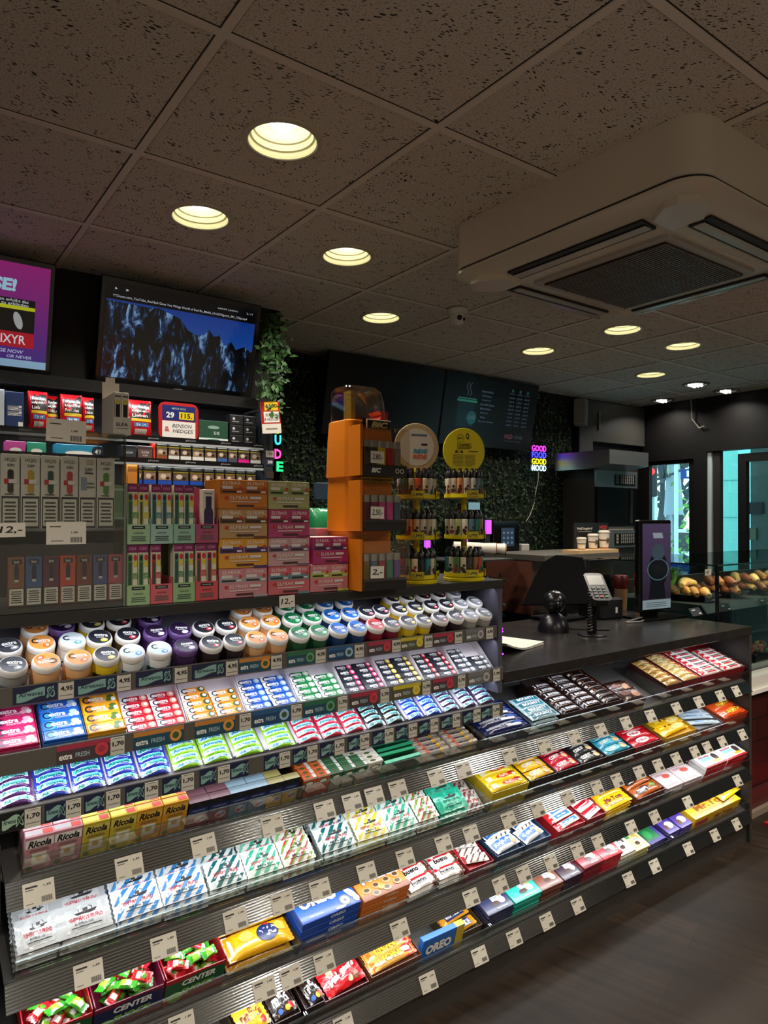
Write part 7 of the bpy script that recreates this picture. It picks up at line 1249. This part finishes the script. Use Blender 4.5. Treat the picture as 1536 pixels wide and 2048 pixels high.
for k in range(260):
    a = r.random() * 6.28; q = r.random() ** .5 * .045; l = r.uniform(.08, .16); ln = r.uniform(.2, 1.0) * l; p0 = Vector((q * math.cos(a), q * math.sin(a), .05)); p1 = p0 + Vector((math.cos(a) * ln * .5, math.sin(a) * ln * .5, l * .7)); p2 = p0 + Vector((math.cos(a) * ln * 1.1, math.sin(a) * ln * 1.1, l * .8)); sd = Vector((-math.sin(a), math.cos(a), 0)) * .004
    mb.add([p0 - sd, p0 + sd, p1 + sd, p1 - sd, p2], [(0, 1, 2, 3), (3, 2, 4)], ms[k % 3])
part('foliage', mb, o); part('pot', MB().lathe([(.04, 0), (.05, .055)], mat('#2A2624', .5), 20), o)
for i, x in enumerate((VX + .32, VX + .56, VX + .80, VX + 1.04)):
    mb = MB(); mb.box(-.10, .10, -.07, .07, 0, .05, mat('#171B20', .35), .004); part_ = root('salad_tray', 'dark tray of orange salad low in the pastry counter, %s along' % ORD[i], 'tray', tr(x, 1.98, .7305), 'salad trays'); part('tray_body', mb, part_); mb = MB(); r = random.Random(i)
    for k in range(40): mb.ball((r.uniform(-.085, .085), r.uniform(-.055, .055), .055 + r.random() * .025), r.uniform(.010, .018), mat(r.choice(['#D8803A', '#C8602E', '#E0A860', '#7A9A4A', '#A84A4A']), .5), 4)
    part('salad', mb, part_)['kind'] = 'stuff'
for i, (u, v) in enumerate(((1393, 1228), (1452, 1212), (1530, 1190))):
    p = onY(u, v, 1.935); mb = MB(); mb.box(-.05, .05, 0, .002, -.022, .022, mat('#3A3E42', .35)); S = plane((0, 0, 0), (1, 0, 0), (0, 0, 1)); mb.quad(S, -.03, .008, .0, .012, WHT, .0003); mb.quad(S, .02, -.014, .04, -.008, WHT, .0003); thing('shelf_card', mb, 'dark name card clipped to the pastry shelf rail, %s one' % ORD[i], 'label', tr(p.x, 1.938, 1.065) @ rx(-.6))
p = onY(1428, 1137, 1.875); mb = MB(); mb.box(-.03, .03, 0, .001, -.02, .012, mat('#B9B4A8', .5)); mb.txt(plane((0, 0, 0), (1, 0, 0), (0, 0, 1)), 'AT', -.006, -.004, .03, .016, INKB, .0004, bold=.03); thing('corner_sticker', mb, 'small pale sticker in the upper corner of the pastry counter glass', 'sticker', tr(p.x - .04, 1.8837, VZ - .03))
thing('door_mat', MB().box(3.62, 4.5, 1.15, 1.70, .0005, .012, mat('#B0181C', .8, bump=.6, bs=300)), 'bright red door mat on the floor by the pastry counter', 'mat')
# ------------------------------------------------------------------ the street outside
struct('street_ground', MB().box(6.1, 70, -20, 60, -.2, -.1, mat('#CCD2D4', .8, vary=.1, bs=2)))
thing('teal_wall', MB().box(7.4, 7.7, 3.74, 4.02, -.1, 4.2, mat('#78CFC4', .6, vary=.08, bs=3)).box(7.395, 7.3995, 3.74, 4.02, 1.55, 1.556, mat('#3AA098', .6)).box(7.395, 7.3995, 3.74, 4.02, 1.95, 1.956, mat('#3AA098', .6)), 'turquoise outside wall seen through the shop window', 'wall', None)
mb = MB(); mb.box(6.9, 7.0, .2, 3.36, -.1, 3.0, mat('#4E6660', .7)); thing('grey_green_wall', mb, 'grey green outside wall beyond the dark window frame', 'wall')
a, b = onX_ = (onY(1498, 1005, 3.30), onY(1525, 1028, 3.30)); k = 6.88
def onXp(u, v, X): d = ray(u, v); return Vector((0, 0, CAM_H)) + d * (X / d.x)
def flat(name, u0, v1, u1, v0, X, c, label, cat, th=.01):
    a, b = onXp(u0, v1, X), onXp(u1, v0, X); return thing(name, MB().box(X - th, X, b.y, a.y, b.z, a.z, mat(c, .5)), label, cat)
flat('wall_plaque', 1499, 1005, 1526, 1028, 6.899, '#14282C', 'dark plaque on the grey green outside wall', 'sign'); flat('small_poster', 1499, 1056, 1513, 1080, 6.899, '#5A6A58', 'small faded poster on the grey green outside wall', 'poster'); 
def dirp(u, dist): a = YAW + math.atan((u - 768) / FPX); return Vector((math.sin(a) * dist, math.cos(a) * dist, -.1))
def tree(u, dist, hgt, seed, label, leafc, nleaf):
    r = random.Random(seed); base = dirp(u, dist); o = root('street_tree', label, 'tree', tr(*base), 'street trees'); mb = MB(); bark = mat('#3A4248', .8); tips = []
    def br(p, d, l, rad, dep):
        pts = [p]; q = p.copy(); dd = d.copy()
        for i in range(3): dd = (dd + Vector((r.gauss(0, .16), r.gauss(0, .16), r.gauss(0.05, .1)))).normalized(); q = q + dd * l / 3; pts.append(q.copy())
        mb.tube(pts, rad, bark, 5, [rad * (1 - .14 * i) for i in range(4)], cap=False); tips.extend(pts[1:])
        if dep: [br(pts[-1] if i else pts[2], (dd + Vector((r.gauss(0, .75), r.gauss(0, .75), r.gauss(.12, .45)))).normalized(), (l if dep < 5 else hgt * .26) * r.uniform(.6, .85), rad * .6, dep - 1) for i in range(4 if dep > 2 else 3)]
    br(Vector((0, 0, 0)), Vector((0, 0, 1)), hgt * .16, hgt * .016, 5); part('trunk', mb, o); mb = MB(); lm = [mat(c, .6) for c in leafc]
    for k in range(nleaf):
        p = r.choice(tips) + Vector((r.gauss(0, .25), r.gauss(0, .25), r.gauss(0, .25))); a = Vector((r.gauss(0, 1), r.gauss(0, 1), r.gauss(0, 1))).normalized() * .10; b_ = a.orthogonal().normalized() * .06; mb.add([p - a, p + b_, p + a, p - b_], [(0, 1, 2, 3)], lm[k % len(lm)])
    part('foliage', mb, o)
tree(1318, 15, 9, 4, 'bare branched street tree seen through the glass door', ['#7A9A6A', '#8AA878'], 500); tree(1362, 25, 10, 7, 'second street tree behind the sign pole', ['#6A9A4A', '#86B05A'], 900); tree(1290, 36, 11, 12, 'far street tree near the oven side of the door', ['#7AA08A', '#8AB49A'], 700)
def bush(u, dist, sz, seed, label):
    b = dirp(u, dist); r0 = random.Random(seed)
    def f(r): a = r.random() * 6.28; q = r.random() ** .5 * sz; return (q * math.cos(a), q * math.sin(a), abs(r.gauss(0, .55)) * sz), (math.cos(a), math.sin(a), .6)
    o = root('street_bush', label, 'bush', tr(*b), 'street bushes'); part('foliage', leaves('f', 1500, f, .11, ['#5E9A3A', '#74B04A', '#4A8032'], seed), o)
bush(1372, 12.6, 1.2, 3, 'bright green bush outside beside the sign pole'); bush(1300, 22, 1.6, 5, 'green bush outside behind the traffic light')
def pole(u, dist, h, r_, c, label, name='sign_pole'): b = dirp(u, dist); return thing(name, MB().lathe([(r_, 0), (r_, h)], mat(c, .4), 12), label, 'pole', tr(*b)), b
_, b = pole(1352.5, 11, 3.4, .028, '#B9CCD8', 'pale street sign pole outside with a blue name plate'); fz = Vector((math.cos(YAW + .4), -math.sin(YAW + .4), 0))
mb = MB(); mb.box(.06, .75, -.01, .01, 0, .14, mat('#1E3A7A', .4)); mb.txt(plane((.40, -.0105, .07), (1, 0, 0), (0, 0, 1)), 'Eibe', -.08, 0, .36, .09, WHT, .001, bold=.02); thing('street_sign', mb, 'dark blue street name sign on the pale pole', 'sign', tr(b.x, b.y, zY(1360, 958, b.y)) @ rz(-YAW - .4))
pole(1311, 13, 4.2, .03, '#D8E4EA', 'thin white lamp pole outside behind the door glass', 'lamp_pole')
_, b = pole(1303, 12.5, 2.0, .05, '#8A969C', 'grey traffic light pole outside', 'traffic_pole'); thing('traffic_light', MB().box(-.09, .09, -.08, .08, 0, .55, mat('#1A1E20', .5), .02).ball((0, -.09, .42), .06, glow('#FF2A2A', 3), 8), 'traffic light showing red outside the door', 'traffic light', tr(b.x, b.y, 1.9) @ rz(-YAW - .4))
for i, (u, d_, h0, h1) in enumerate(((1347, 13.5, 1.7, 3.6), (1341, 15, 1.0, 2.2))):
    b = dirp(u, d_); thing('closed_parasol', MB().lathe([(.17 - .02 * i, h0), (.10, h0 + (h1 - h0) * .55), (.02, h1)], mat('#8E9CA8', .8), 10).lathe([(.03, 0), (.03, h0 + .02)], mat('#7A868E', .5), 8), 'folded grey parasol outside, %s one' % ('taller', 'shorter')[i], 'parasol', tr(*b))
b = dirp(1349, 7.6); thing('pavement_board', MB().box(-.16, .16, -.03, .03, .0, .62, mat('#2A5AC0', .4), .01).quad(plane((0, -.031, .4), (1, 0, 0), (0, 0, 1)), -.1, -.05, .12, .06, mat('#C8D4E8', .4), .001), 'blue advert board standing on the pavement', 'sign', tr(b.x, b.y, .55) @ rz(-YAW - .4)); thing('board_table', MB().box(-.35, .35, -.3, .3, .50, .545, mat('#C85A4A', .5)).lathe([(.04, 0), (.04, .5)], DSTEEL, 10), 'reddish pavement table under the blue advert board', 'table', tr(b.x, b.y, -.1 + .10) )
b = dirp(1362, 18); o = root('parked_car', 'pale parked car beyond the pavement', 'car', tr(b.x, b.y, -.1) @ rz(-.3)); part('car_body', MB().prism([(-2.1, .3), (2.1, .3), (2.1, .75), (1.3, .85), (.8, 1.35), (-1.0, 1.4), (-1.7, .9), (-2.1, .85)], -.85, .85, mat('#C9D4DA', .25, coat=.5), 'y'), o)
part('car_window', MB().prism([(-1.5, .9), (1.15, .88), (.75, 1.28), (-.95, 1.32)], -.86, .86, mat('#1A2226', .1), 'y'), o, 'dark side window')
for x in (-1.3, 1.3):
    for y in (-.8, .8): mb = MB(); mb.T = tr(x, y, .32) @ rx(PI / 2); mb.lathe([(.2, -.1), (.32, -.09), (.32, .09), (.2, .1)], mat('#141414', .7), 20); part('wheel', mb, o)
